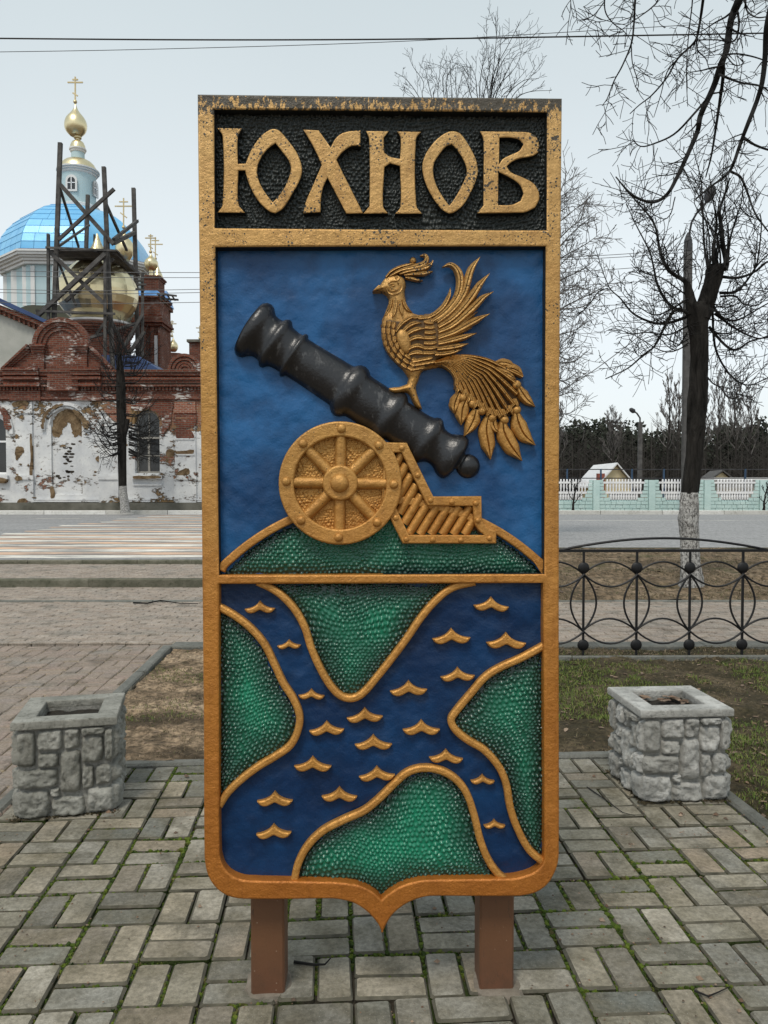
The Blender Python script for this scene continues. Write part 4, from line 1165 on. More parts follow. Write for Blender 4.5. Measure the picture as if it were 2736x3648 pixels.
def scatter(n, x0, x1, y0, y1, dens, seed):
    r = np.random.default_rng(seed)
    P = np.stack([r.uniform(x0, x1, n), r.uniform(y0, y1, n)], 1)
    return P[(r.random(n) < dens(P)) & lawn_clip(P)], r
def blades(name, P, r, hmin, hmax, w, mat, lean=.6, zf=lawn_z):
    n = len(P); h = r.uniform(hmin, hmax, n); a = r.uniform(0, 2*math.pi, n); b = r.uniform(0, 2*math.pi, n)
    z = zf(P); le = r.uniform(.15, 1, n)*lean*h*1.6
    dx, dy = np.cos(a)*w/2, np.sin(a)*w/2
    mx, my = np.cos(b)*le*.35, np.sin(b)*le*.35; tx, ty = np.cos(b)*le, np.sin(b)*le
    V = np.stack([np.stack([P[:,0]-dx, P[:,1]-dy, z-.005], 1), np.stack([P[:,0]+dx, P[:,1]+dy, z-.005], 1),
                  np.stack([P[:,0]+mx+dx*.8, P[:,1]+my+dy*.8, z+h*.6], 1), np.stack([P[:,0]+mx-dx*.8, P[:,1]+my-dy*.8, z+h*.6], 1),
                  np.stack([P[:,0]+tx, P[:,1]+ty, z+h*np.clip(1.1-lean*.5, .2, 1)], 1)], 1).reshape(-1, 3)
    i = np.arange(n)*5
    F = np.concatenate([np.stack([i, i+1, i+2], 1), np.stack([i, i+2, i+3], 1), np.stack([i+3, i+2, i+4], 1)])
    return props(mesh_obj(name, fast_mesh(name, V, F), mat), kind='stuff')
P, r = scatter(95000, -.35, 4.6, 3.2, 7.35, lambda P: np.clip((vnoise(P, .42, 61)*.6+vnoise(P, .13, 62)*.4-.43)*6, 0, 1)*np.clip((7.4-P[:,1])/.9, .08, 1), 5)
blades('grass', P, r, .012, .038, .0045, M['grass'], 1.0)
P, r = scatter(30000, -2.1, 4.6, 3.2, 7.45, lambda P: np.clip((vnoise(P, .3, 63)*.6+vnoise(P, .1, 64)*.4-.35)*3, 0, .8), 6)
blades('dry_grass', P, r, .006, .028, .004, M['dry_grass'], 1.6)
P, r = scatter(9000, -2.0, -.35, 4.4, 7.4, lambda P: np.clip((vnoise(P, .35, 65)-.55)*5, 0, 1), 7)
blades('grass', P, r, .010, .028, .004, M['grass'], 1.1)
rv = np.random.default_rng(8)
P = np.stack([rv.uniform(ST_X+.2, 8, 22000), rv.uniform(10.6, 17.5, 22000)], 1)
P = P[rv.random(len(P)) < np.clip((vnoise(P, .6, 66)-.35)*2.5, 0, 1)]
blades('dry_grass', P, rv, .012, .05, .010, M['dry_grass'], 1.6, zf=vzf)
P = np.stack([rv.uniform(.2, 6, 5000), rv.uniform(7.0, 7.5, 5000)], 1)
blades('dry_grass', P, rv, .006, .03, .006, M['dry_grass'], 2.0, zf=lawn_z)
def leaf_litter(P, r, smin, smax, zf):
    V, F = [], []
    z = zf(P) + .006
    for k in range(len(P)):
        s = r.uniform(smin, smax); a = r.uniform(0, 6.3); t = r.uniform(-.5, .5); u = r.uniform(-.4, .4); c_ = r.uniform(.1, .5)
        b = len(V)
        for x, y, h in ((-1,0,0),(-.3,-.5,.1+c_*.3),(.5,-.35,.1+c_*.4),(1,0,.25*c_),(.5,.4,.1+c_*.2),(-.3,.5,.1+c_*.4),(0,0,0)):
            X = s*(x*math.cos(a)-y*math.sin(a)); Y = s*(x*math.sin(a)+y*math.cos(a))
            V.append((P[k,0]+X, P[k,1]+Y, z[k]+s*(h*.6)+X*t*.4+Y*u*.4))
        F += [(b+6, b+i, b+(i+1) % 6) for i in range(6)]
    return V, F
P, r = scatter(1500, -.35, 4.5, 3.4, 7.45, lambda P: np.full(len(P), .55), 9)
V, F = leaf_litter(P, r, .010, .028, lawn_z)
P2, r = scatter(420, -2.0, -.35, 4.4, 7.4, lambda P: np.full(len(P), .5), 10)
V2, F2 = leaf_litter(P2, r, .008, .018, lawn_z)
P3_ = np.stack([rv.uniform(-2, 7, 500), rv.uniform(10.7, 17.4, 500)], 1)
V3, F3 = leaf_litter(P3_, r, .02, .06, vzf)
m_ = MB(); m_.add(V, F); m_.add(V2, F2); m_.add(V3, F3)
props(m_.obj('leaf_litter', M['leaf']), kind='stuff')

# moss in the joints of the square
m_ = MB(); r = random.Random(12); cnt = 0
joints = []
for i in range(P0, P1+1):
    for j in range(Q0, Q1+1):
        if i < P1: joints.append((gxy(i, j), gxy(i+1, j)))
        if j < Q1: joints.append((gxy(i, j), gxy(i, j+1)))
        if i < P1 and j < Q1:
            joints.append((gxy(i+.5, j), gxy(i+.5, j+1)) if (i+j) % 2 == 0 else (gxy(i, j+.5), gxy(i+1, j+.5)))
for a, b in joints:
    mx_, my_ = (a[0]+b[0])/2, (a[1]+b[1])/2
    if not seen(mx_, my_): continue
    for k in range(42):
        t = r.random(); x = a[0]+(b[0]-a[0])*t; y = a[1]+(b[1]-a[1])*t
        q = np.array([[x, y]])
        dn = float(vnoise(q, .32, 71)[0])*.65 + float(vnoise(q, .1, 72)[0])*.35
        if r.random() > max(0.02, (dn-.47)*8): continue
        s = r.uniform(.003, .008)*(1+1.1*max(0, dn-.53)*4); x += r.uniform(-.0055, .0055); y += r.uniform(-.0055, .0055)
        z = -.014
        V = [(x+s*math.cos(u)*r.uniform(.7,1.3), y+s*math.sin(u)*r.uniform(.7,1.3), z-.004) for u in (0,1.26,2.5,3.77,5.0)] + \
            [(x+s*.6*math.cos(u+.5), y+s*.6*math.sin(u+.5), z+s*r.uniform(.5,1.2)) for u in (0,1.26,2.5,3.77,5.0)]
        m_.add(V, [(q_, (q_+1)%5, (q_+1)%5+5, q_+5) for q_ in range(5)] + [(5,6,7,8,9)])
props(m_.obj('moss', M['moss']), kind='stuff')
# crumbs of soil, sand and leaf on the paving
m_ = MB(); r = random.Random(15)
for k in range(2600):
    y = r.uniform(2.1, 4.3)**1.0; x = r.uniform(-2.0, 1.75)
    q = np.array([[x, y]])
    if r.random() > float(vnoise(q, .35, 75)[0])**2.2*1.6: continue
    s = r.uniform(.0015, .006) if r.random() < .93 else r.uniform(.008, .016); a = r.uniform(0, 6.28); e = r.uniform(.4, 1)
    P_ = [(x + s*math.cos(a+t)*(1 if i % 2 else e), y + s*math.sin(a+t)*(e if i % 2 else 1), .004) for i, t in enumerate((0, 1.6, 3.1, 4.7))]
    m_.add(P_ + [(x, y, .004 + s*.7)], [(0,1,4),(1,2,4),(2,3,4),(3,0,4)])
props(m_.obj('litter', M['leaf']), kind='stuff')
# mortar collars round the sign posts
for px_ in (586, 1075):
    w = dp(px_, 2130, 2.40)
    m_ = MB(); r = random.Random(px_); n = 14
    for lv, (rad, z) in enumerate(((.080, -.02), (.074, .002), (.055, .006))):
        for k in range(n):
            a = 2*math.pi*k/n; sq = 1/max(abs(math.cos(a)), abs(math.sin(a)))**.8
            m_.V.append((w.x + rad*sq*math.cos(a)*r.uniform(.9,1.1), 2.405 + rad*sq*math.sin(a)*r.uniform(.85,1.05), z))
    for lv in range(2):
        for k in range(n): m_.F.append((lv*n+k, lv*n+(k+1)%n, (lv+1)*n+(k+1)%n, (lv+1)*n+k))
    m_.F.append(tuple(2*n+k for k in range(n)))
    m_.obj('mortar_collar', M['joint_mortar'], square)

# fallen twigs
def twig_obj(px, label, rad, Yz):
    pts = []
    for x, y in px:
        d = ray(x*K, y*K); t = (Yz - CAM.z)/d.z; pts.append(CAM + d*t)
    o = MB().tube(pts, [rad*(1-.6*i/(len(pts)-1)) for i in range(len(pts))], 6).obj('fallen_twig', M['twig'], None, 60)
    return props(o, label, 'twig')
twig_obj([(288,1302),(318,1303),(347,1297),(388,1303),(428,1304)], 'dark fallen twig lying across the pale sidewalk left of the sign', .012, .02)
twig_obj([(1268,1700),(1300,1722),(1345,1755),(1372,1762)], 'thin forked twig lying on the paving against the right planter', .003, .010)
twig_obj([(635,2078),(680,2084),(702,2083),(714,2070)], 'short curled stem lying on the paving between the sign posts', .005, .012)
twig_obj([(1500,2140),(1530,2152),(1552,2143),(1575,2132)], 'small pale twig lying on the paving right of the right post', .0035, .010)

# ------------------------------------------------------------------ planters
PW, PH, RIM = .41, .445, .038
STONES = [(680,530,815,805),(830,530,1010,690),(1025,530,1138,690),(1153,530,1325,582),(1153,592,1312,805),(1324,540,1385,800),(830,702,985,815),(682,820,978,965),(998,692,1145,1025),(1157,815,1240,1000),(1255,815,1374,975),(680,976,912,1190),(922,972,990,1035),(932,1042,1172,1190),(1190,985,1388,1185)]
stone_meshes = []
for k, (x0, y0, x1, y1) in enumerate(STONES):
    cx, cy = ((x0+x1)/2-1032)/700*PW, (1190-(y0+y1)/2)/670*(PH-RIM)
    w, h = (x1-x0)/700*PW/2, (y1-y0)/670*(PH-RIM)/2
    n = 15; V = []; r = random.Random(k*7+1)
    gu, gv = np.meshgrid(np.linspace(-1, 1, n), np.linspace(-1, 1, n)); u = gu.ravel(); v = gv.ravel()
    # rounded, irregular outline
    s = np.maximum(np.abs(u), np.abs(v)); rad = np.sqrt(u*u+v*v)+1e-6
    f = np.where(rad > 0, s/rad, 1)*.30 + .70
    PQ = np.stack([u*w, v*h], 1)
    wob = 1 + .10*(vnoise(PQ + 5*k, .03, 81)-.5)
    X = u*f*w*wob*1.06; Z = v*f*h*wob*1.0
    edge = np.clip((1-s)*3.0, 0, 1)
    bul = np.sqrt(np.clip(1-(1-edge)**2, 0, 1))
    P_ = np.stack([X, Z], 1) + 9*k
    dz = .036*bul*(1 + .55*(vnoise(P_, .045, 82)-.5)) + bul*.017*(vnoise(P_, .02, 83)-.5) + bul*.010*(vnoise(P_, .009, 84)-.5)
    V = np.stack([X + cx, -dz + .006, Z + cy], 1)
    idx = np.arange(n*n).reshape(n, n)
    Q = np.stack([idx[:-1,:-1].ravel(), idx[:-1,1:].ravel(), idx[1:,1:].ravel(), idx[1:,:-1].ravel()], 1)
    me = fast_mesh('stone', V, Q); me.shade_smooth(); stone_meshes.append(me)
def planter(loc, rz, mat, label, soil_z):
    t = thing('planter', label, 'planter', (loc[0], loc[1], 0), rz, 'stone faced planters beside the sign')
    W0 = WM[t.name]
    h = PW/2 - .006; inner = PW/2 - .075
    m_ = MB()
    for a, b, c, d in ((-h, h, -h, -inner), (-h, h, inner, h), (-h, -inner, -inner, inner), (inner, h, -inner, inner)):
        m_.box(a, b, c, d, -.03, PH-RIM+.002)
    m_.obj('body', M['planter_mortar'], t, wm=W0)
    o = PW/2 + .022
    rim = plate_mesh('rim', [[(-o,-o),(o,-o),(o,o),(-o,o)], [(-inner-.004,-inner-.004),(inner+.004,-inner-.004),(inner+.004,inner+.004),(-inner-.004,inner+.004)]], PH-RIM, PH, .006)
    co = np.empty(len(rim.vertices)*3, dtype=np.float32); rim.vertices.foreach_get('co', co); co = co.reshape(-1,3)
    rim.vertices.foreach_set('co', np.stack([co[:,0], co[:,2], -co[:,1]], 1).ravel()); rim.update()
    mesh_obj('rim', rim, mat, t, W0, 40)
    m_ = MB(); n = 18; r = random.Random(soil_z)
    gx = np.linspace(-inner-.002, inner+.002, n)
    V = [(x, y, soil_z + .02*(float(vnoise(np.array([[x+3*rz+7, y]]), .05, 91)[0])-.5)) for y in gx for x in gx]
    F = [(j*n+i, j*n+i+1, (j+1)*n+i+1, (j+1)*n+i) for j in range(n-1) for i in range(n-1)]
    mesh_obj('soil', raw('soil', V, F), M['pot_soil'], t, W0, 180)
    for s in range(4):
        T = W0 @ Matrix.Rotation(math.pi/2*s, 4, 'Z') @ Matrix.Translation((0, -h, .0))
        for me in stone_meshes:
            m2 = me if mat is M['planter'] else None
            if m2 is None:
                nm = 'dk' + str(stone_meshes.index(me))
                m2 = DK.get(nm)
                if m2 is None: m2 = me.copy(); m2.materials.clear(); m2.materials.append(mat); DK[nm] = m2
            elif not me.materials: me.materials.append(mat)
            reg(bpy.data.objects.new('stone', m2), t, T)
    return t
DK = {}
planter((1.418, 4.02), R(4.2), M['planter'], 'pale grey stone faced planter with dead leaves inside, right of the sign', .402)
planter((-1.495, 3.845), R(13), M['planter_dark'], 'darker mossy stone faced planter left of the sign, half empty of soil', .392)
Pp = np.stack([rv.normal(1.47, .07, 26), rv.normal(4.10, .05, 26)], 1); Pp = Pp[(abs(Pp[:,0]-1.425) < .12) & (abs(Pp[:,1]-4.02) < .12)]
V, F = leaf_litter(Pp, rv, .018, .036, lambda P: np.full(len(P), .412))
m_ = MB(); m_.add(V, F); props(m_.obj('dead_leaves', M['leaf']), kind='stuff')
# dirt swept against the foot of each planter
for (x, y, rz) in ((1.425, 4.02, R(4.2)), (-1.495, 3.845, R(13))):
    m_ = MB(); r = random.Random(int(x*10))
    for k in range(900):
        s = r.randrange(4); u = r.uniform(-.24, .24); d = abs(r.gauss(0, .014)) + PW/2 - .004
        a = rz + s*math.pi/2; px_ = x + u*math.cos(a) + d*math.sin(a); py_ = y + u*math.sin(a) - d*math.cos(a); q = r.uniform(.002, .006)
        m_.add([(px_-q, py_-q*.6, .001), (px_+q, py_-q, .001), (px_+q*.3, py_+q, .001), (px_, py_, .001+q*1.2)], [(0,1,3),(1,2,3),(2,0,3)])
    props(m_.obj('dirt', M['dark_soil']), kind='stuff')

# ------------------------------------------------------------------ black iron fence on the right
FY = 7.08; FA = R(1.2)
fence = thing('iron_fence', 'low black iron garden fence of interlaced rings and discs beside the lawn', 'fence', (1.2, FY, 0), FA)
FW_ = WM[fence.name]
def fpt(x, y):
    p = dp(x, y, FY); return p
sp = 116.3/1750*FY; cx0 = fpt(1436, 1190).x - 1.2
zt, zn1, zn2, zb = fpt(1436,1190).z, fpt(1436,1241).z, fpt(1436,1364).z, fpt(1436,1422).z
zd1, zd2 = fpt(1436,1227).z, fpt(1436,1394).z
def fo(name, mb, smooth=50): return mesh_obj(name, mb.mesh(name), M['iron'], fence, FW_, smooth)
def arcpts(xa, za, xb, zb_, bulge, n=12):
    a = Vector((xa, 0, za)); b = Vector((xb, 0, zb_)); nrm = Vector((-(b-a).z, 0, (b-a).x)).normalized(); out = []
    for i in range(n+1):
        t = i/n; out.append(a.lerp(b, t) + nrm*bulge*math.sin(math.pi*t)**.85)
    return out
bar = .009
for pi_ in range(-2, 3):
    xc = cx0 + pi_*4*sp; hw = 2*sp
    if pi_ == -2: continue
    fo('top_rail', MB().box(xc-hw, xc+hw, -.013, .013, zt-.012, zt+.012))
    top_ = [(xc-hw+2*hw*i/24, 0, zt + (fpt(1436,1163).z-zt)*math.sin(math.pi*i/24)**.9) for i in range(25)]
    fo('arch_rail', MB().tube(top_, .012, 6))
    for s in range(4):
        xs = xc + (s-1.5)*sp
        fo('stake', MB().box(xs-.009, xs+.009, -.009, .009, zb-.06, zt-.012), 30)
        for zd in (zd1, zd2):
            fo('disc', MB().ball((xs, 0, zd), .0515, 20, 8, .35), 70)
    for s in range(4):
        xa = xc + (s-1.5)*sp; xb = xa + sp
        for zn in (zn1, zn2):
            for sg_ in (1, -1):
                fo('scroll', MB().tube([p + Vector((0, .016*sg_, 0)) for p in arcpts(xa, zn, xb, zn, .108*sg_)], bar, 6))
        for sg_ in (1, -1):
            fo('scroll', MB().tube([p + Vector((0, -.016*sg_, 0)) for p in arcpts(xa, zn2, xa, zn1, .118*sg_)], bar, 6))
# ------------------------------------------------------------------ bare trees
def jit(v, s, r): return v + Vector((r.uniform(-s, s), r.uniform(-s, s), r.uniform(-s, s)))
def grow(mb, p, d, L, rad, r, depth, up=.25, sides=5, n=5, spread=.8, ratio=.55, wig=.16, seg=7, minr=.0035):
    """one limb and, from it, smaller ones"""
    pts = [p]; dirs = []; d = d.normalized(); st = L/seg
    for i in range(seg):
        d = (d + Vector((r.uniform(-wig, wig), r.uniform(-wig, wig), r.uniform(-wig, wig) + up*.3))).normalized()
        p = p + d*st; pts.append(p); dirs.append(d.copy())
    mb.tube(pts, [max(minr, rad*(1-.8*i/seg)) for i in range(seg+1)], n, cap=False)
    if depth <= 0: return
    for k in range(sides):
        t = r.uniform(.25, 1.0); i = min(seg-1, int(t*seg)); q = pts[i].lerp(pts[i+1], t*seg-i)
        side = dirs[i].orthogonal().normalized(); side.rotate(Matrix.Rotation(r.uniform(0, 6.28), 3, dirs[i]))
        nd = (dirs[i]*(1-spread*.5) + side*spread + Vector((0, 0, up*.6))).normalized()
        grow(mb, q, nd, L*ratio*r.uniform(.6, 1.15)*(1.15-.5*t), max(minr, rad*(1-.7*t)*.6), r, depth-1, up, max(2, sides-1), max(3, n-1), spread, ratio, wig*1.15, max(3, seg-2), minr)
def bare_tree(label, base, h, tr, seed, mat, tw, group=None, limbs=9, depth=2, lean=(0, 0), sides=5, spread=.75, start=.35, minr=.006, up=.3, n=5, cat='tree', name='bare_tree', lenf=.42):
    t = thing(name, label, cat, base, 0, group)
    r = random.Random(seed); W0 = Matrix.Identity(4); b = Vector(base)
    pts = [b + Vector((lean[0]*q*q*h, lean[1]*q*q*h, h*q - .1)) + (jit(Vector(), .015*h, r) if 0 < q < 1 else Vector()) for q in [i/8 for i in range(9)]]
    rad = [tr*(1-.86*i/8) + minr for i in range(9)]; rad[0] *= 1.25
    MB().tube(pts, rad, 8 if tr > .1 else 5).obj('trunk', mat, t, 60)
    m_ = MB()
    for k in range(limbs):
        q = start + (1-start)*(k+.5)/limbs; f = q*8; i = min(7, int(f)); p = pts[i].lerp(pts[i+1], f-i)
        a = k*2.4 + r.uniform(-.5, .5)
        d = Vector((math.cos(a), math.sin(a), .55 + .9*q))
        grow(m_, p, d, h*lenf*(1.25-q*.75)*r.uniform(.75, 1.15), rad[i]*.55, r, depth, up, sides, n, spread, minr=minr)
    grow(m_, pts[-1], Vector((0, 0, 1)), h*.18, rad[-1], r, depth-1, up, sides, n, spread, minr=minr)
    m_.obj('crown', tw, t, 60)
    return t

def limb_px(mb, pts, Y, r0, r1, r, tw=3, twl=.35, n=6, jy=.12, sub=4, wig=.0, depth=1, updir=.1, minr=.0028, keep=.75):
    """a limb traced where it stands, with twigs grown from it"""
    c = smooth_poly(pts, closed=False, corner=170, sub=sub); m = len(c); off = 0; P = []
    yv = Y + r.uniform(-jy, jy); tgt = yv
    for i, (x, y) in enumerate(c):
        yv += r.uniform(-.03, .03)*jy/.12
        P.append(dp(x, y, yv))
    mb.tube(P, [r0 + (r1-r0)*i/(m-1) for i in range(m)], n, cap=True)
    for i in range(1, m-1):
        for k in range(tw):
            if r.random() > keep: continue
            d = (P[i+1]-P[i]).normalized()
            side = d.orthogonal().normalized(); side.rotate(Matrix.Rotation(r.uniform(0, 6.28), 3, d))
            grow(mb, P[i], d*.55 + side*.8 + Vector((0, 0, updir)), twl*r.uniform(.35, 1.2), max(minr, (r0+(r1-r0)*i/m)*.35), r, depth, updir, 3, 4, .85, .55, .22, 4, minr)
    return P

# the pollarded lime on the verge
PY = 11.9
lime = thing('pollarded_tree', 'dark pollarded tree with whitewashed foot standing on the verge behind the iron fence', 'tree', dp(1492, 1262, PY))
def pz(pts): return [(1243 + x*.2508, 424.5 + y*.2508) for x, y in pts]
sc = PY/1750
def trunk_tube(pts, name, mat, parent, n=18, jw=.02, seed=1):
    r = random.Random(seed); P = [dp(x, y, PY) for x, y, w in pts]; m_ = MB()
    c = smooth_poly([(p.x, p.z) for p in P], closed=False, corner=170, sub=4)
    ww = np.interp(np.linspace(0, 1, len(c)), np.linspace(0, 1, len(pts)), [w*sc/2 for _, _, w in pts])
    for i, (x, z) in enumerate(c):
        for k in range(n):
            a = 2*math.pi*k/n; q = ww[i]*(1 + .10*math.sin(3*a+i*.5) + r.uniform(-.05, .05))
            m_.V.append((x + q*math.cos(a), PY + q*math.sin(a), z))
    for i in range(len(c)-1):
        for k in range(n): m_.F.append((i*n+k, i*n+(k+1)%n, (i+1)*n+(k+1)%n, (i+1)*n+k))
    m_.F.append(tuple((len(c)-1)*n+k for k in range(n)))
    return mesh_obj(name, m_.mesh(name), mat, parent, None, 180)
trunk = trunk_tube([(1491,1066,36),(1497,1000,35),(1503,930,37),(1509,860,41),(1509,800,37),(1510,745,37),(1509,700,42),(1510,668,50),(1506,655,42)], 'trunk', M['bark'], lime)
trunk_tube([(1494,1274,56),(1493,1258,49),(1491,1215,41),(1491,1160,39),(1486,1120,42),(1488,1090,38),(1491,1064,36.3)], 'whitewashed_foot', M['whitewash'], trunk, seed=2)
trunk_tube([(1512,690,44),(1521,660,38),(1531,635,36),(1541,610,36),(1544,580,37),(1545,572,30)], 'limb', M['bark'], trunk, seed=3)
trunk_tube([(1503,680,36),(1492,650,22),(1484,615,14),(1474,600,10)], 'limb', M['bark'], trunk, seed=4)
r = random.Random(21); m_ = MB()
main = [
 ([(1290,620),(1300,560),(1270,420),(1255,250),(1240,130),(1280,0),(1330,-160)], .055, .012),
 ([(1310,600),(1330,380),(1380,200),(1430,40),(1450,-200)], .022, .006), ([(1140,620),(1110,420),(1095,100),(1080,-150),(1010,-420)], .022, .005),
 ([(1190,600),(1185,420),(1220,250),(1190,60),(1150,-200)], .026, .006), ([(1215,600),(1200,420),(1215,200),(1260,-100),(1290,-420)], .020, .005),
 ([(1250,600),(1240,450),(1180,330),(1100,80),(980,-160)], .018, .004), ([(1160,600),(1150,330),(1090,100),(1060,-200)], .014, .004),
 ([(930,720),(820,650),(760,560),(720,430),(700,300),(660,200),(560,80),(430,-60)], .038, .008),
 ([(960,990),(870,970),(780,900),(700,740),(680,640),(640,480),(500,200),(440,60)], .034, .005),
 ([(950,1040),(800,1090),(680,1090),(500,1010),(390,880),(290,780),(170,440)], .030, .006),
 ([(960,1000),(870,970),(780,1100),(680,1290),(590,1360),(450,1480),(260,1570)], .030, .008),
 ([(590,1360),(540,1370),(480,1270)], .010, .004), ([(280,790),(200,820),(120,930),(0,1040)], .012, .006),
 ([(1240,830),(1380,820),(1480,720),(1560,600),(1659,500),(1760,420)], .028, .008), ([(1250,690),(1400,700),(1540,650),(1659,560),(1800,500)], .028, .008),
 ([(1170,900),(1230,1010),(1340,1070),(1450,1040),(1659,920),(1780,880)], .026, .008), ([(1150,1120),(1290,1280),(1380,1320),(1500,1250),(1659,1210),(1800,1200)], .026, .008),
 ([(1180,960),(1200,1280),(1270,1450),(1380,1580),(1500,1625),(1659,1560),(1750,1540)], .022, .008), ([(1130,1550),(1200,1620),(1320,1650)], .016, .006),
 ([(1250,860),(1380,860),(1440,920),(1560,940),(1659,860)], .020, .006), ([(1200,1010),(1400,1150),(1560,1220),(1659,1215)], .022, .008),
 ([(1270,1660),(1300,1720),(1360,1740),(1440,1700),(1480,1640)], .010, .005),
 ([(1560,600),(1590,400),(1590,150),(1520,180),(1490,0)], .014, .005), ([(1540,650),(1560,420),(1580,250)], .012, .004),
 ([(960,1120),(800,1190),(620,1170),(480,1180),(310,1120)], .018, .004), ([(960,1180),(860,1290),(860,1160),(830,1080)], .014, .004),
 ([(970,880),(840,960),(690,1020),(560,960),(440,870),(385,800)], .016, .004), ([(970,860),(860,780),(740,700),(560,640),(470,540)], .014, .004),
 ([(1010,830),(900,690),(860,600),(790,510)], .016, .004), ([(1060,800),(1090,640),(1000,520)], .012, .004)]
for i_, (px, a, b) in enumerate(main): limb_px(m_, pz(px), PY, a*.85, b*.9, r, 1 if i_ < 7 else 2, .42 if i_ < 7 else .5, jy=.28, depth=1, updir=.12, minr=.0044, keep=.6)
for k in range(11):                                         # the dense sprays of young wood
    s = r.choice((-1, 1)); y0 = r.uniform(880, 1300); x0 = 1060 + s*90
    L = r.uniform(250, 520); px = [(x0, y0), (x0+s*L*.35, y0+r.uniform(10, 70)), (x0+s*L*.75, y0-r.uniform(-30, 60)), (x0+s*L*1.05, y0-r.uniform(60, 260))]
    limb_px(m_, pz(px), PY, .010, .004, r, 1, .45, jy=.5, depth=0, updir=.15, minr=.0034)
for k in range(7):
    x0 = r.uniform(1130, 1310); px = [(x0, 610), (x0 + r.uniform(-60, 60), 350), (x0 + r.uniform(-240, 240), 60), (x0+r.uniform(-420, 420), -r.uniform(150, 520))]
    limb_px(m_, pz(px), PY, .011, .004, r, 1, .5, jy=.4, depth=1, updir=.25, minr=.0034)
m_.obj('crown', M['twig'], lime, 60)

# the nearer tree whose crown hangs into the top right corner
HY = 6.2
near = thing('overhanging_tree', 'near dark tree hanging its drooping bare branches in from the top right', 'tree', (5.0, 6.3, 0))
MB().tube([(5.0,6.3,-.1),(4.95,6.3,1.5),(4.9,6.28,3.2),(4.7,6.25,4.8),(4.35,6.2,5.9)], [.30,.22,.20,.17,.13], 12).obj('trunk', M['bark'], near, 60)
m_ = MB(); r = random.Random(33)
def hz(pts): return [(1182.5 + x*.2874, y*.2874) for x, y in pts]
o1 = dp(1660, -260, HY)
m_.tube([(4.35,6.2,5.9), (3.9,6.2,6.5), o1, dp(1560,-330,HY), dp(1440,-300,HY), dp(1300,-220,HY)], [.10,.07,.05,.04,.03,.015], 8)
hang = [
 ([(1650,-900),(1500,-200),(1440,0),(1380,150),(1345,380),(1300,500),(1250,650),(1150,870),(1130,980),(1050,1170),(970,1340),(900,1460),(800,1520),(680,1490),(600,1430),(515,1330)], .048, .006),
 ([(1900,-700),(1720,-100),(1650,200),(1635,450),(1600,680),(1480,1000),(1440,1110),(1390,1250),(1340,1320),(1230,1400),(1110,1500)], .034, .007),
 ([(1300,-900),(1200,-250),(1170,0),(1140,200),(1110,310),(980,440),(900,580),(780,720),(690,790),(620,855)], .018, .004),
 ([(900,-800),(700,-250),(660,0),(650,180),(630,330),(560,500),(500,610),(450,740),(412,795)], .014, .003), ([(630,330),(640,480),(685,630),(670,690)], .006, .003),
 ([(1320,470),(1320,580),(1290,800),(1260,1000),(1230,1180),(1190,1330)], .022, .006), ([(500,-500),(430,0),(440,100),(500,180),(570,230),(600,270)], .009, .003),
 ([(430,10),(340,120),(230,155)], .006, .003), ([(1290,560),(1450,620),(1610,650),(1700,720)], .013, .006), ([(1475,1035),(1560,1090),(1700,1140)], .016, .008),
 ([(1250,680),(1080,880),(950,1010),(800,1080),(700,1100),(635,1045)], .013, .004), ([(1100,-600),(1090,0),(1070,180),(1050,400),(1045,600),(1055,800)], .008, .003),
 ([(1120,300),(1130,380),(1190,440),(1210,500),(1240,560)], .008, .003), ([(1430,90),(1440,190),(1400,310),(1280,300),(1110,300)], .012, .004),
 ([(1340,410),(1430,405),(1560,430),(1700,480)], .010, .005), ([(1345,420),(1410,490),(1470,470),(1420,420)], .007, .003), ([(1380,1290),(1450,1330),(1500,1440),(1560,1600),(1659,1740)], .014, .006),
 ([(880,-400),(830,0),(780,60),(700,120),(570,215)], .010, .003), ([(1500,-300),(1490,0),(1500,80),(1570,130),(1659,125)], .012, .005), ([(980,440),(900,540),(850,720),(800,880)], .008, .003),
 ([(1050,1170),(980,1210),(880,1240),(845,1180)], .006, .003), ([(180,-300),(175,0),(180,60),(200,140)], .005, .0025), ([(960,1480),(900,1640),(780,1600),(720,1540)], .006, .003)]
for px, a, b in hang:
    a, b = a*.72, b*.85
    limb_px(m_, hz(px), HY, a, b, r, 1, .32, jy=.25, depth=1, updir=-.02, minr=.0025, keep=.5)
m_.obj('crown', M['twig'], near, 60)

# trees seen over and beside the sign
def h8(pts): return [(836.9 + x*.4957, y*.4957) for x, y in pts]
def traced_tree(label, Y, trunk_px, tr, shoots, seed, r0, minr, tw, twl):
    base = dp(trunk_px[0][0], trunk_px[0][1], Y)
    t = thing('bare_tree', label, 'tree', base)
    P = [dp(x, y, Y) for x, y in trunk_px]
    MB().tube(P, [tr*(1-.7*i/(len(P)-1)) for i in range(len(P))], 8).obj('trunk', M['bark'], t, 60)
    m_ = MB(); r = random.Random(seed)
    for k in range(22):                                      # lower limbs all the way down the stem
        y = 330 + 16*k; s = (-1)**k; L = r.uniform(25, 70) + k*.8; x = trunk_px[1][0]
        limb_px(m_, [(x, y), (x+s*L*.5, y-25), (x+s*L, y-r.uniform(50, 95))], Y, .018, .0045, r, 1, .6, n=4, jy=1.2, depth=1, updir=.25, minr=.0045)
    for px in shoots: limb_px(m_, h8(px), Y, r0, minr, r, tw, twl, n=4, jy=.3, depth=1, updir=.3, minr=minr)
    m_.obj('crown', M['twig'], t, 60)
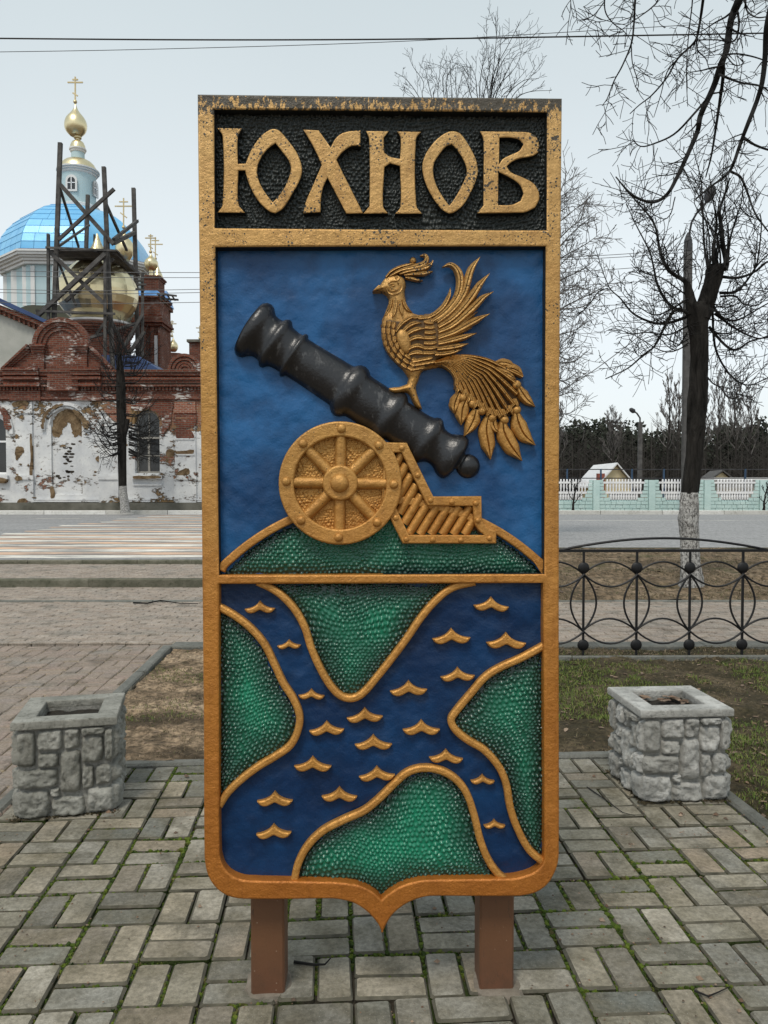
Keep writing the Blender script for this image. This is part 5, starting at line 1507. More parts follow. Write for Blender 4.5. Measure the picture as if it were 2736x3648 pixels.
A_ = [[(440,640),(445,420),(462,300),(476,150),(481,28)], [(430,560),(402,420),(412,300),(432,225),(430,70)], [(440,560),(472,420),(512,330),(572,230),(625,235)], [(450,420),(468,310),(530,190),(577,95)],
      [(500,560),(545,420),(612,350),(677,268)], [(470,560),(520,420),(592,352),(660,342)], [(430,560),(392,420),(382,330),(345,255)], [(440,560),(440,420),(425,330),(400,250)], [(450,500),(458,380),(500,270),(540,215)],
      [(460,520),(500,420),(540,380),(610,300)], [(440,520),(420,420),(440,330),(455,200)], [(480,560),(560,430),(620,400),(716,394)], [(440,500),(480,380),(560,290),(600,175)], [(420,560),(365,420),(350,370),(335,320)], [(436,520),(450,420),(490,250),(488,110)]]
B_ = [[(260,640),(152,420),(158,360),(112,290),(88,232)], [(250,640),(130,410),(75,340),(30,315)], [(250,640),(192,420),(172,340),(160,275)], [(260,620),(247,420),(240,345),(250,300),(150,265)], [(270,640),(280,420),(276,340),(274,262)],
      [(270,640),(305,420),(320,350),(338,296)], [(260,620),(220,420),(225,350),(235,255)], [(265,620),(262,420),(255,350),(290,280)], [(265,620),(330,420),(360,390),(372,350)], [(262,620),(200,420),(210,370),(190,330)], [(262,600),(300,420),(296,340),(310,290)], [(258,620),(120,425),(95,395),(80,380)], [(270,600),(255,400),(262,330),(258,280)]]
traced_tree('slender bare tree whose tip rises above the top edge of the sign', 17, [(1058,1160),(1056,700),(1055,330)], .12, A_, 5, .012, .0036, 1, .5)
traced_tree('dense bushy bare tree behind the left of the slender one above the sign', 20, [(966,1155),(966,700),(966,320)], .12, B_, 6, .011, .0036, 1, .42)
side = thing('bare_tree', 'feathery grey bare tree reaching out behind the right edge of the sign', 'tree', dp(1165, 1160, 22), 0)
b = dp(1165, 1160, 22); MB().tube([b, dp(1168, 900, 22), dp(1160, 600, 22), dp(1165, 400, 22)], [.2, .15, .1, .03], 8).obj('trunk', M['bark'], side, 60)
m_ = MB(); r = random.Random(44)
for y0, x1, y1 in [(560,1245,380),(520,1272,430),(600,1296,505),(560,1262,470),(640,1288,560),(620,1250,540),(680,1290,640),(660,1262,600),(740,1275,690),(700,1246,650),(790,1268,760),(820,1252,800),(860,1248,830),(590,1278,470),(900,1262,870),(720,1330,600),(640,1236,610),(760,1240,740),(480,1228,420)]:
    px = [(1165, y0 + 40), (1195, (y0*.6+y1*.4)+10), (x1-30, y1+22), (x1, y1)]
    limb_px(m_, px, 22, .028, .006, r, 3, .75, n=4, jy=.5, depth=1, updir=.12, minr=.0065)
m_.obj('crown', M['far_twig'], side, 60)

# the street tree in front of the church
TY = 37.4
st = thing('pollarded_tree', 'small tufted bare tree with whitewashed foot in front of the church wall', 'tree', dp(268, 1103, TY))
def tp_(x, y): return dp(x, y, TY)
trk = MB().tube([tp_(265,1052), tp_(264,1000), tp_(263,940), tp_(262,880), tp_(261,830), tp_(259,790), tp_(258,760)], [v*TY/1750/2 for v in (17,18,20,21,20,15,5)], 12).obj('trunk', M['bark'], st, 60)
MB().tube([tp_(271,1108), tp_(269,1085), tp_(266,1066), tp_(265,1050)], [v*TY/1750/2 for v in (22,19,17.5,17.3)], 12).obj('whitewashed_foot', M['whitewash'], trk, 60)
MB().tube([tp_(264,950), tp_(272,925), tp_(275,905)], [.15, .13, .12], 8).obj('limb', M['bark'], trk, 60)
m_ = MB(); r = random.Random(55)
for k in range(62):
    y0 = r.choice((r.uniform(905, 985), r.uniform(905, 985), r.uniform(760, 900))); s = r.choice((-1, 1)); L = r.uniform(25, 75) if y0 > 880 else r.uniform(20, 62)
    drop = r.uniform(-50, 25) if y0 > 900 else r.uniform(-75, -15)
    x0 = 264 + s*6 + (8 if s > 0 and y0 > 900 else 0)
    px = [(x0, y0), (x0 + s*L*.5, y0 + drop*.2 + 8), (x0 + s*L, y0 + drop)]
    limb_px(m_, px, TY, .035, .011, r, 1, .8, n=4, jy=.9, depth=1, updir=.1, minr=.009, sub=3)
for k in range(12):
    x0 = 259 + r.uniform(-6, 6); limb_px(m_, [(x0, 800), (x0 + r.uniform(-12, 12), 765), (x0 + r.uniform(-32, 38), 730 - r.uniform(0, 45))], TY, .03, .010, r, 1, .8, n=4, jy=.6, depth=1, updir=.2, minr=.009, sub=3)
m_.obj('crown', M['twig'], st, 60)

# saplings by the far fence
for (x, y, yt, lab, sd) in ((1238, 1100, 1030, 'leafless sapling at the foot of the mint fence beside the sign', 61), (1650, 1098, 1045, 'leafless dark shrub at the mint fence by the right edge', 62)):
    b = dp(x, y, 39.6); h = dp(x, yt, 39.6).z - b.z
    bare_tree(lab, b, h, .05, sd, M['bark'], M['twig'], 'saplings by the far fence', 7, 1, lean=(.15, 0), sides=4, spread=.7, start=.15, minr=.014, up=.35, cat='sapling', name='sapling', n=4)

# ------------------------------------------------------------------ far wood
rw = np.random.default_rng(77)
def quads_cloud(C_, S_, rngg, k, flat=.7):
    n = len(C_); A = rngg.uniform(0, 6.28, (n, k)); B = rngg.uniform(-1, 1, (n, k)); D = rngg.uniform(.25, 1, (n, k))**.5
    q = C_[:, None, :] + np.stack([np.cos(A)*np.sqrt(1-B*B)*D*S_[:,None], np.sin(A)*np.sqrt(1-B*B)*D*S_[:,None], B*D*S_[:,None]*flat], 2)
    q = q.reshape(-1, 3); s = np.repeat(S_, k)*rngg.uniform(.13, .3, n*k)
    u = rngg.normal(size=(n*k, 3)); u /= np.linalg.norm(u, axis=1)[:, None]; w = np.cross(u, rngg.normal(size=(n*k, 3))); w /= np.linalg.norm(w, axis=1)[:, None]
    V = np.stack([q - u*s[:,None], q + w*s[:,None]*.8, q + u*s[:,None], q - w*s[:,None]*.6], 1).reshape(-1, 3)
    return V, np.arange(len(V)).reshape(-1, 4)
n = 1000
X = rw.uniform(-38, 92, n); Y = rw.uniform(112, 142, n)
top_w = 9.4 + 2.2*vnoise(np.stack([X, Y], 1), 9, 3) + rw.uniform(-1.2, .8, n)
C_ = []; S_ = []
for x, y, t in zip(X, Y, top_w):
    for k in range(4):
        C_.append((x + rw.normal(0, .8), y + rw.normal(0, .8), t - .9 - k*1.55 - rw.uniform(0, .8))); S_.append(rw.uniform(.9, 1.7))
V, F = quads_cloud(np.array(C_), np.array(S_), rw, 30, .75)
props(mesh_obj('pine_wood', fast_mesh('pine_wood', V, F), M['pine']), kind='stuff')
m_ = MB(); r = random.Random(78)
for k in range(1500):                                         # stems and winter brush at the wood's edge
    x = r.uniform(-36, 80); y = r.uniform(96, 114); h = r.uniform(3.5, 9.5); ln = r.uniform(-.5, .5)
    m_.tube([(x, y, .1), (x+ln*.4, y, h*.5), (x+ln, y, h)], [.075, .055, .02], 3, cap=False)
    for j in range(4):
        z = h*r.uniform(.25, .95); s = r.choice((-1, 1)); L = r.uniform(.8, 2.4)
        m_.tube([(x+ln*z/h, y, z), (x+ln*z/h+s*L*.6, y+r.uniform(-.5, .5), z+L*.35), (x+ln*z/h+s*L, y+r.uniform(-.8, .8), z+L*.9)], [.035, .025, .012], 3, cap=False)
props(m_.obj('winter_brush', M['brush']), kind='stuff')
hillw = structure('wood_floor', raw('wood_floor', [(-50,118,.19),(110,118,.19),(110,150,8.0),(-50,150,8.0)], [(0,1,2,3)]), M['brush'], kind='structure')
for i, (x, yt, w, lab) in enumerate([(1442,838,.9,'tall fan shaped bare tree above the wood, left of the pole'), (1468,850,.7,'narrow bare tree above the wood close to the concrete pole'), (1527,842,.7,'thin bare tree above the wood just right of the pollarded trunk'),
                             (1566,828,.8,'tallest bare tree above the wood, in the gap under the drooping limb'), (1606,838,1.0,'broad oval bare tree above the wood near the right edge'), (1648,850,.9,'bare tree above the wood cut by the right edge'),
                             (1345,900,1.2,'low round bare tree above the wood beside the lamp post'), (1222,880,1.0,'bare tree above the wood just beside the sign')]):
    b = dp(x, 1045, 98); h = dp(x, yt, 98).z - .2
    bare_tree(lab, (b.x, 98 + i*.7, .2), h, .17, 90+i, M['brush'], M['far_twig'], 'bare trees over the far wood', 20, 2, sides=6, spread=.5*w, start=.42, minr=.024, up=.55, n=3, lenf=.24*w+.05)

# ------------------------------------------------------------------ mint concrete fence across the road
EY = 41.0; es = EY/1750
mf = thing('concrete_fence', 'mint green concrete panel fence with white baluster tops across the road', 'fence', (dp(1430, 1100, EY).x, EY, .2))
zb_, zt_ = .2, dp(1430, 1036, EY).z
pitch = 119.7*es; px0 = dp(1287, 1100, EY).x
bal = MB().lathe([(.036,0),(.036,.06),(.024,.09),(.05,.25),(.05,.36),(.026,.50),(.042,.56),(.042,.66),(.025,.70)], (0, 0), 8).mesh('baluster'); bal.materials.append(M['fence_white']); bal.shade_smooth()
bal2 = MB().lathe([(.05,0),(.035,.05),(.058,.16),(.058,.24),(.035,.34),(.05,.38)], (0, 0), 8).mesh('baluster'); bal2.materials.append(M['fence_white']); bal2.shade_smooth()
H = zt_ - zb_
for i in range(-1, 4):
    xa = px0 + pitch*i; xb = xa + pitch
    MB().box(xa-.16, xa+.16, EY-.14, EY+.14, zb_-.1, zt_-.02).obj('fence_post', M['mint'], mf)
    pn = MB().box(xa+.16, xb-.16, EY+.0, EY+.05, zb_-.05, zb_+H*.36).obj('panel', M['mint'], mf)
    w = pitch-.32
    # courses of rough blocks, lower in the middle and stepping up to the posts
    rr_ = random.Random(i+5)
    cs = H/9
    for c in range(9):
        z0 = zb_ + c*cs
        e = 0 if c < 3 else .30 + .15*((8-c)/5.0)**2 - .0
        spans = [(xa+.17, xb-.17)] if c < 3 else [(xa+.17, xa+.17+w*(.22 if c == 3 else .155 if c == 4 else .12 if c == 5 else .09 if c < 8 else .075)), (xb-.17-w*(.22 if c == 3 else .155 if c == 4 else .12 if c == 5 else .09 if c < 8 else .075), xb-.17)]
        for sa, sb in spans:
            x = sa
            while x < sb - .02:
                l = min(rr_.uniform(.22, .4), sb-x)
                if sb-x-l < .12: l = sb-x
                d_ = rr_.uniform(.02, .05)
                MB().box(x+.01, x+l-.012, EY-.02-d_, EY+.03, z0+.012, z0+cs-.012).obj('block', M['mint'], pn)
                x += l
    z_r1 = zb_ + H*.60
    MB().box(xa+.17+w*.12, xb-.17-w*.12, EY-.05, EY+.05, z_r1-.06, z_r1+.05).obj('mid_rail', M['fence_white'], pn)
    MB().box(xa+.17+w*.075, xb-.17-w*.075, EY-.045, EY+.045, zt_-.20, zt_-.10).obj('top_rail', M['fence_white'], pn)
    MB().box(xa+.17+w*.20, xb-.17-w*.20, EY+.052, EY+.09, zb_+H*.33, z_r1-.06).obj('back_slab', M['fence_white'], pn)
    nb = 12
    for k in range(nb):
        x = xa+.17+w*(.13 + .74*(k+.5)/nb)
        reg(bpy.data.objects.new('baluster', bal), pn, Matrix.Translation((x, EY, z_r1+.05)) @ Matrix.Diagonal((1.05, 1, (zt_-z_r1-.05+.02)/.70, 1)))
    for k in range(11):
        x = xa+.17+w*(.21 + .58*(k+.5)/11)
        reg(bpy.data.objects.new('baluster', bal2), pn, Matrix.Translation((x, EY-.005, zb_+H*.37)) @ Matrix.Diagonal((1, 1, (z_r1-.06-zb_-H*.37)/.38, 1)))
# wire mesh fence behind it
nf = thing('mesh_fence', 'thin dark mesh fence with blue posts behind the mint fence', 'fence', (dp(1430, 1100, 52).x, 52, .2))
x0_, x1_ = dp(1185, 1014, 52).x, dp(1690, 1014, 52).x
for yy in (1014, 1033): MB().box(x0_, x1_, 51.98, 52.02, dp(1430, yy, 52).z-.03, dp(1430, yy, 52).z+.03).obj('rail', M['lamp'], nf)
for xx in (1225, 1298, 1365, 1434, 1506, 1610, 1680):
    p = dp(xx, 1014, 52); MB().box(p.x-.05, p.x+.05, 51.95, 52.05, .1, p.z+.03).obj('fence_post', M['blue_metal'], nf)

# houses behind the fence
def house(label, peak, eaveR, ridge_back, z_e, Y, wall, roof, rz_len, group='small houses behind the fence'):
    """gable facing right of the viewer; ridge runs back to the left"""
    h_ = thing('house', label, 'house', (dp(*peak, Y).x, Y, .2), 0, group)
    pk = dp(*peak, Y); er = dp(*eaveR, Y+.6); half = er - pk; half.z = 0
    el = pk - half*1.0
    back = dp(*ridge_back, Y + rz_len) - pk; back.z = 0
    drop = pk.z - er.z
    g0, g1 = er + Vector((0,0,-.05)), Vector((el.x, el.y, er.z-.05))
    base = lambda v: Vector((v.x, v.y, .15))
    wv = [g0, g1, pk + Vector((0,0,-.08)), base(g0), base(g1)]; bk_ = [v + back for v in wv]
    mesh_obj('wall', raw('wall', wv + bk_, [(0,2,1),(3,0,1,4),(5,6,7),(8,9,6,5),(0,3,8,5),(1,6,9,4)]), wall, h_)
    o_ = -back.normalized()*.35; ov = half.normalized()*.45; dz = drop*.45/half.length
    V = []
    for s in (1, -1):
        e = pk + half*s + ov*s - Vector((0,0,drop+dz))
        for z in (0, .12): V += [pk + o_ + Vector((0,0,z)), e + o_ + Vector((0,0,z)), e + back - o_ + Vector((0,0,z)), pk + back - o_ + Vector((0,0,z))]
    F = []
    for b in (0, 8): F += [(b,b+1,b+2,b+3),(b+4,b+7,b+6,b+5),(b,b+4,b+5,b+1),(b+1,b+5,b+6,b+2),(b+2,b+6,b+7,b+3)]
    mesh_obj('roof', raw('roof', V, F), roof, h_)
    return h_
hs = house('little cream house with a pale metal roof behind the mint fence', (1331,1003), (1364,1042), (1284,1011), 0, 58, M['yellow_wall'], M['roof_pale'], 6.5)
p = dp(1297, 1032, 57.5); MB().box(p.x-.24, p.x+.24, 57.2, 57.7, .2, p.z+.30).obj('chimney', M['red'], hs)
house('low yellow house with a dark gable roof seen past the pollarded trunk', (1560,1018), (1588,1040), (1535,1017), 0, 62, M['yellow_wall'], M['pole'], 5)
sh_ = thing('shed', 'long low shed with a pale roof behind the right fence panels', 'shed', (dp(1600, 1040, 56).x, 56, .2))
a = dp(1548, 1034, 56); b = dp(1648, 1034, 56)
MB().box(a.x, b.x, 56, 59, .15, a.z-.12).obj('wall', M['window_wood'], sh_); MB().box(a.x-.3, b.x+.3, 55.7, 59.3, a.z-.12, a.z+.08).obj('roof', M['roof_pale'], sh_)

# poles and lamps
pl = thing('utility_pole', 'grey concrete pole behind the pollarded tree, carrying a street lamp', 'pole', dp(1481, 1100, 39.5))
a, b = dp(1480, 1100, 39.5), dp(1486.5, 527, 39.5)
MB().beam(a - Vector((0,0,.2)), b, .33, .3).obj('shaft', M['pole'], pl)
MB().lathe([(.19,0),(.20,.5),(.12,.75),(.04,.9)], (b.x, b.y), 10, 0, b.z-.35).obj('cap', M['lamp'], pl)
MB().tube([dp(1489,522,39.5), dp(1490,500,39.4), dp(1494,480,39.2), dp(1504,462,39.0), dp(1516,446,38.8), dp(1527,436,38.7)], .05, 6).obj('lamp_arm', M['lamp'], pl, 60)
p = dp(1541, 402, 38.6); q = dp(1526, 437, 38.7); MB().tube([q, q.lerp(p, .3), q.lerp(p, .7), p], [.10, .22, .26, .12], 8).obj('lamp_head', M['lamp'], pl, 60)
lp = thing('street_lamp', 'grey street lamp with a bent arm above the far fence', 'street lamp', dp(1382, 1040, 62))
MB().beam(dp(1381.5, 1075, 62), dp(1383, 912, 62), .30, .25).obj('shaft', M['pole'], lp)
MB().tube([dp(1382.5,915,62), dp(1382.5,903,62), dp(1376,893,61.8), dp(1369,888,61.6)], .065, 6).obj('lamp_arm', M['pole'], lp, 60)
MB().tube([dp(1361,884,61.4), dp(1363.5,885,61.45), dp(1368,888,61.5), dp(1371,890,61.6)], [.10,.17,.19,.09], 8).obj('lamp_head', M['lamp'], lp, 60)

# overhead wires
def wire(label, pts, Y, rad, mat, group='overhead wires'):
    P = [dp(x, y, Y if not hasattr(Y, '__len__') else Y[i]) for i, (x, y) in enumerate(pts)]
    a, b = P[0], P[-1]; m = 24; Q = []
    c = smooth_poly(pts, closed=False, corner=170, sub=10)
    ys_ = np.linspace(Y[0], Y[1], len(c)) if hasattr(Y, '__len__') else [Y]*len(c)
    o = MB().tube([dp(x, y, yy) for (x, y), yy in zip(c, ys_)], rad, 5).obj('overhead_wire', mat, None, 60)
    return props(o, label, 'wire', group)
wire('thick black wire crossing the whole sky above the sign', [(-120,82),(400,86),(830,85),(1250,79),(1800,69)], 12.0, .011, M['wire'])
wire('thin black wire slanting up to the right across the sky', [(-120,114),(300,107),(830,91),(1250,68),(1800,35)], 13.0, .005, M['wire'])
for i, (y0, y1, x1) in enumerate([(586,589,437),(597,600,437),(626,624,437),(633,631,437),(654,652,437)]):
    wire(['highest thin grey wire left of the sign beside the gold dome', 'second thin grey wire below the top one, left of the sign', 'upper of the close pair of grey wires crossing the scaffold',
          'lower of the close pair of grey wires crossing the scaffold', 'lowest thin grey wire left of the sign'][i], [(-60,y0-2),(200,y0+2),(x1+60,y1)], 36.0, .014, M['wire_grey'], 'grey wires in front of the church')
for i, (y0, y1) in enumerate([(556,538),(561,545),(589,568),(618,600)]):
    wire(['top thin grey wire running from the sign to the concrete pole', 'grey wire just under the top one, running to the concrete pole', 'middle grey wire running from the sign to the concrete pole', 'lowest grey wire running from the sign to the concrete pole'][i],
         [(1150,y0+3),(1330,(y0+y1)/2+3),(1486,y1)], 39.3, .016, M['wire_grey'], 'grey wires to the pole')
wire('single grey wire sloping down leftwards from the pole to the sign', [(1150,880),(1290,795),(1487,640)], 39.3, .022, M['wire_grey'], 'grey wires to the pole')
# ------------------------------------------------------------------ the church
CY = 40.6
church = thing('church', 'old brick church with peeling white walls, blue dome and gilded onion domes', 'church', (dp(150, 1105, CY).x, CY, .2))
def cX(x, Y=CY): return dp(x, 1050, Y).x
def cZ(y, Y=CY): return dp(830, y, Y).z
def q4(x, y): return (x/2.242/K, (1380+y/2.242)/K)           # two enlarged views of the church, to the working view
def q1(x, y): return (x/2.242/K, (700+y/2.242)/K)
def q5(x, y): return (x/1.843/K, (200+y/1.843)/K)
def cbox(name, x0, x1, y0, y1, d0, d1, mat, parent=None, Y=CY):
    return MB().box(cX(x0, Y), cX(x1, Y), Y+d0, Y+d1, cZ(y1, Y), cZ(y0, Y)).obj(name, mat, parent or church)
XL, XR = -130, 560
cbox('plinth', XL, XR, 1085.5, 1110, -.22, .3, M['plinth'])
# wall with openings
def arch_loop(x0, x1, yb, ys, n=14, Y=CY):
    a, b = cX(x0, Y), cX(x1, Y); zb, zs = cZ(yb, Y), cZ(ys, Y); c = (a+b)/2; r_ = (b-a)/2
    return [(a, zb), (b, zb)] + [(c + r_*math.cos(math.pi*i/n), zs + r_*1.0*math.sin(math.pi*i/n)) for i in range(n+1)]
win_r = arch_loop(292, 345.5, 1022, 912)          # right window
win_l = arch_loop(-42, 14, 1024, 925)
niche = arch_loop(112, 178, 1068, 916)
rect = [(cX(XL), cZ(1087)), (cX(XR), cZ(1087)), (cX(XR), cZ(866)), (cX(XL), cZ(866))]
mesh_obj('facade_wall', plate_mesh('facade_wall', [rect, win_r, win_l, niche], 0, .55, .02, CY+.55), M['plaster'], church, smooth=30)
mesh_obj('niche_wall', plate_mesh('niche_wall', [arch_loop(108, 182, 1072, 914)], 0, .25, .002, CY+.36), M['plaster'], church)
MB().box(cX(XL), cX(XR), CY+1.3, CY+9, .15, cZ(800)).obj('nave_wall', M['plaster'], church)
def ring(name, x0, x1, yb, ys, w, d, mat, legs=0, parent=None):
    o = arch_loop(x0-w, x1+w, yb, ys); i = arch_loop(x0, x1, yb, ys)
    loop = o[2:] + i[2:][::-1]
    if legs:
        a = cZ(ys+legs)
        loop = [(o[2][0], a)] + o[2:] + [(o[-1][0], a), (i[-1][0], a)] + i[2:][::-1] + [(i[2][0], a)]
    return mesh_obj(name, plate_mesh(name, [loop], 0, d, .025, CY), mat, parent or church, smooth=35)
ring('arch_moulding', 100, 190, 1068, 922, 7.5, .14, M['plaster'], 8)
ring('arch_moulding', 111, 179, 1068, 916, 4, .06, M['plaster'], 0)
ring('arch_moulding', -52, 24, 1024, 928, 8, .14, M['plaster'], 10)
ring('arch_moulding', 286, 351, 1022, 912, 3, .05, M['plaster'], 0)
def patch(pts, mat, d=.012, seed=0, back=.02, parent=None, yy=None):
    """a place where the plaster has fallen off: an uneven outline a finger's breadth proud"""
    r_ = random.Random(seed); y_ = CY if yy is None else yy
    c = smooth_poly([(cX(x), cZ(y)) for x, y in pts], corner=170, sub=5)
    q_ = np.ptp(np.array(c), axis=0); j_ = min(.035, .045*float(q_.min()))
    c = [(x + r_.uniform(-j_, j_), z + r_.uniform(-j_, j_)) for x, z in c]
    return mesh_obj('bare_patch', plate_mesh('bare_patch', [c], -back, d, .0005, y_, 0), mat, parent or church)
patch([(114,942),(113,920),(119,900),(132,888),(146,883),(162,888),(174,902),(178,922),(182,934),(178,945),(170,940),(163,944),(157,938),(155,925),(149,912),(144,920),(135,928),(134,938),(124,944)], M['bare_render'], seed=1, yy=CY+.105)
patch([(351,944),(352,915),(345,896),(330,886),(312,884),(300,889),(288,884),(287,868),(330,867),(372,868),(374,892),(371,915),(360,930)], M['brick'], seed=2, d=.06)
patch([(382,890),(383,920),(420,921),(421,890)], M['brick'], seed=3, d=.125)
patch([(382,925),(383,945),(400,947),(420,945),(412,930),(400,926)], M['brick'], seed=4, d=.125)
patch([(37,968),(52,966),(55,974),(49,984),(40,994),(37,990)], M['bare_render'], seed=5, d=.12)
patch([(68,940),(72,938),(72,1030),(66,1024),(69,990)], M['bare_render'], seed=6, d=.12)
patch([(38,1029),(46,1028),(52,1035),(44,1038),(38,1037)], M['bare_render'], seed=7, d=.21)
patch([(163,886),(176,892),(188,905),(196,920),(194,926),(184,924),(180,908),(168,897)], M['bare_render'], seed=8, d=.165)
patch([(94,925),(95,908),(104,890),(120,878),(140,872),(140,876),(122,883),(108,895),(100,912),(98,926)], M['bare_render'], seed=9, d=.165)
patch([(14,922),(12,905),(6,890),(-4,878),(6,878),(18,888),(26,904),(29,925),(22,930)], M['brick'], seed=10, d=.165)
patch([(16,1034),(-10,1032),(-10,1040),(12,1044),(18,1040)], M['bare_render'], seed=11, d=.22)
patch([(40,868),(60,866),(66,873),(50,876),(38,880),(30,874)], M['bare_render'], seed=12, d=.13)
patch([(362,972),(372,970),(378,980),(370,988),(360,984)], M['bare_render'], seed=13)
patch([(382,976),(400,974),(420,972),(418,980),(396,983),(383,982)], M['bare_render'], seed=14, d=.12)
patch([(382,1026),(392,1016),(408,1012),(410,1024),(396,1028)], M['bare_render'], seed=15, d=.12)
patch([(290,1029),(316,1028),(350,1029),(350,1033),(292,1034)], M['bare_render'], seed=16, d=.21)
patch([(108,1056),(112,1050),(116,1056),(118,1074),(110,1076),(109,1066)], M['bare_render'], seed=17)
patch([(208,990),(216,984),(224,988),(222,996),(212,997)], M['bare_render'], seed=18, d=.05)
patch([(40,1082),(52,1076),(60,1080),(54,1088),(42,1089)], M['bare_render'], seed=19, d=.14)
rp = random.Random(23)
for k in range(26):                                          # broken joints in the blocked niche
    y = rp.uniform(952, 1035); x = 146 + rp.gauss(0, 6) + (10 if y < 960 else 0) - (12 if y > 1025 else 0); w = rp.uniform(2.5, 6); h = rp.uniform(.8, 2.6)
    patch([(x-w, y-h*.4), (x, y-h), (x+w, y-h*.5), (x+w*.7, y+h), (x-w*.6, y+h)], M['hole'], .004, 40+k, .01, None, CY+.105)
for k in range(46):                                          # chips all along the wall
    x = rp.uniform(0, 440); y = rp.uniform(872, 1080); w = rp.uniform(1.2, 4.0); h = rp.uniform(.8, 3.0)
    if 108 < x < 182 or 284 < x < 354 or x < 30: continue
    pil = any(a < x < b for a, b in ((35,75),(214,258),(377,426)))
    patch([(x-w, y-h*.4), (x-w*.2, y-h), (x+w, y-h*.2), (x+w*.5, y+h), (x-w*.6, y+h*.7)], M['bare_render'], .145 if pil else .008, 80+k, .02)
def window(x0, x1, yb, ys, mat, transom, mull, rows, lab):
    w = mesh_obj('window', plate_mesh('window', [arch_loop(x0+.6, x1-.6, yb+.0, ys), ], 0, .04, .004, CY+.46), M['glass'], church)
    if lab: w['label'] = lab
    fr = mesh_obj('frame', plate_mesh('frame', [arch_loop(x0+.3, x1-.3, yb, ys), arch_loop(x0+4.2, x1-4.2, yb-4, ys+.5)], 0, .09, .01, CY+.42), mat, w)
    cbox('transom', x0+4, x1-4, transom-2, transom+2, .33, .43, mat, w)
    for m_x in mull: cbox('mullion', m_x-2.2, m_x+2.2, transom+2, yb-4, .345, .43, mat, w)
    for y_ in rows: cbox('glazing_bar', x0+4, x1-4, y_-.9, y_+.9, .36, .425, mat, w)
    cbox('glazing_bar', (x0+x1)/2-1.2, (x0+x1)/2+1.2, ys-26, transom-2, .355, .43, mat, w)
    return w
window(292, 345.5, 1022, 912, M['window_wood'], 945, [318], [984], 'old grey wooden arched window')
window(-42, 14, 1024, 925, M['window_white'], 953, [-14], [], 'new white framed arched window')
for x0, x1 in ((286, 352), (-48, 20)): cbox('sill', x0, x1, 1027, 1035, -.20, .2, M['plaster'])
for x0, x1 in ((37, 73), (216, 256), (379, 424), (470, 512)):
    cbox('pilaster', x0, x1, 868, 1088, -.10, .05, M['plaster'])
    cbox('pilaster_base', x0-2, x1+2, 1027, 1036, -.19, .05, M['plaster']); cbox('pilaster_head', x0-1.5, x1+1.5, 885, 893, -.16, .05, M['plaster'])
    cbox('pilaster_foot', x0-1, x1+1, 1036, 1088, -.13, .05, M['plaster'])
    for ya, yb in ((905, 938), (950, 972), (984, 1010)):
        if x0 > 300: cbox('moulding', x0+2, x1-2, ya-3, ya, -.14, .0, M['plaster'])
for x0, x1 in ((72, 216), (256, 379), (425, 470)):
    for y_, d in ((1077, .10), (1081, .16)): cbox('base_moulding', x0, x1, y_, y_+3.2, -d, .05, M['plaster'])
cbox('panel_moulding', 288, 350, 1046, 1049, -.06, .05, M['plaster'])
# brick entablature
cbox('brick_frieze', XL, XR, 800, 866.5, -.05, .5, M['brick'])
for y0, y1, d in ((800.5, 806, .42), (806, 813, .34), (816, 822, .30), (822, 829, .22), (832, 836, .28), (858, 863, .16)):
    cbox('brick_cornice', XL, XR, y0, y1, -d, .2, M['brick'])
for (x0, x1) in ((19, 95), (163, 226)):
    for y0, y1, d in ((797.5, 803, .58), (803.2, 812.8, .50), (815.8, 821.8, .46), (829, 836.5, .44)): cbox('brick_cornice', x0, x1, y0, y1, -d, .2, M['brick'])
    cbox('brick_pier', x0+8, x1-2, 845, 866, -.20, .2, M['brick'])
x = XL; dent = MB().box(-.055, .055, -.17, .1, -.085, .085).mesh('dentil'); dent.materials.append(M['brick'])
zc = cZ(840.5)
while x < 452:
    reg(bpy.data.objects.new('dentil', dent), church, Matrix.Translation((cX(x), CY, zc))); x += 7.6
# gable with its arched head
def P1(*pts): return [(cX(q1(x, y)[0]), cZ(q1(x, y)[1])) for x, y in pts]
def circ_px(cx, cy, r_, a0=180, a1=0, n=20): return [(cx + r_*math.cos(R(a0+(a1-a0)*i/n)), cy - r_*math.sin(R(a0+(a1-a0)*i/n))) for i in range(n+1)]
gable_px = [(60,1392),(70,1372),(250,1200),(300,1190),(305,1150)] + circ_px(522, 1205, 205, 172, 6, 22) + [(735,1212),(760,1215),(915,1370),(930,1392)]
gab = mesh_obj('gable', plate_mesh('gable', [P1(*gable_px)], -.35, .18, .01, CY), M['brick'], church)
for r0, r1, d in ((225, 188, .44), (188, 158, .34), (158, 126, .26)):
    mesh_obj('arch_ring', plate_mesh('arch_ring', [P1(*(circ_px(522, 1203, r0, 180, 0, 26) + circ_px(522, 1203, r1, 0, 180, 26)))], 0, d, .02, CY), M['brick'], gab)
for x0, x1 in ((300, 396), (622, 735)):
    for y0, y1, d, e in ((1192, 1212, .56, 12), (1214, 1234, .48, 4), (1236, 1256, .40, -4)):
        a = q1(x0-e, y0); b = q1(x1+e, y1); cbox('capital', a[0], b[0], a[1], b[1], -d, .1, M['brick'], gab)
    a = q1(x0+8, 1257); b = q1(x1-12, 1390); cbox('gable_pier', a[0], b[0], a[1], b[1], -.315, .1, M['brick'], gab)
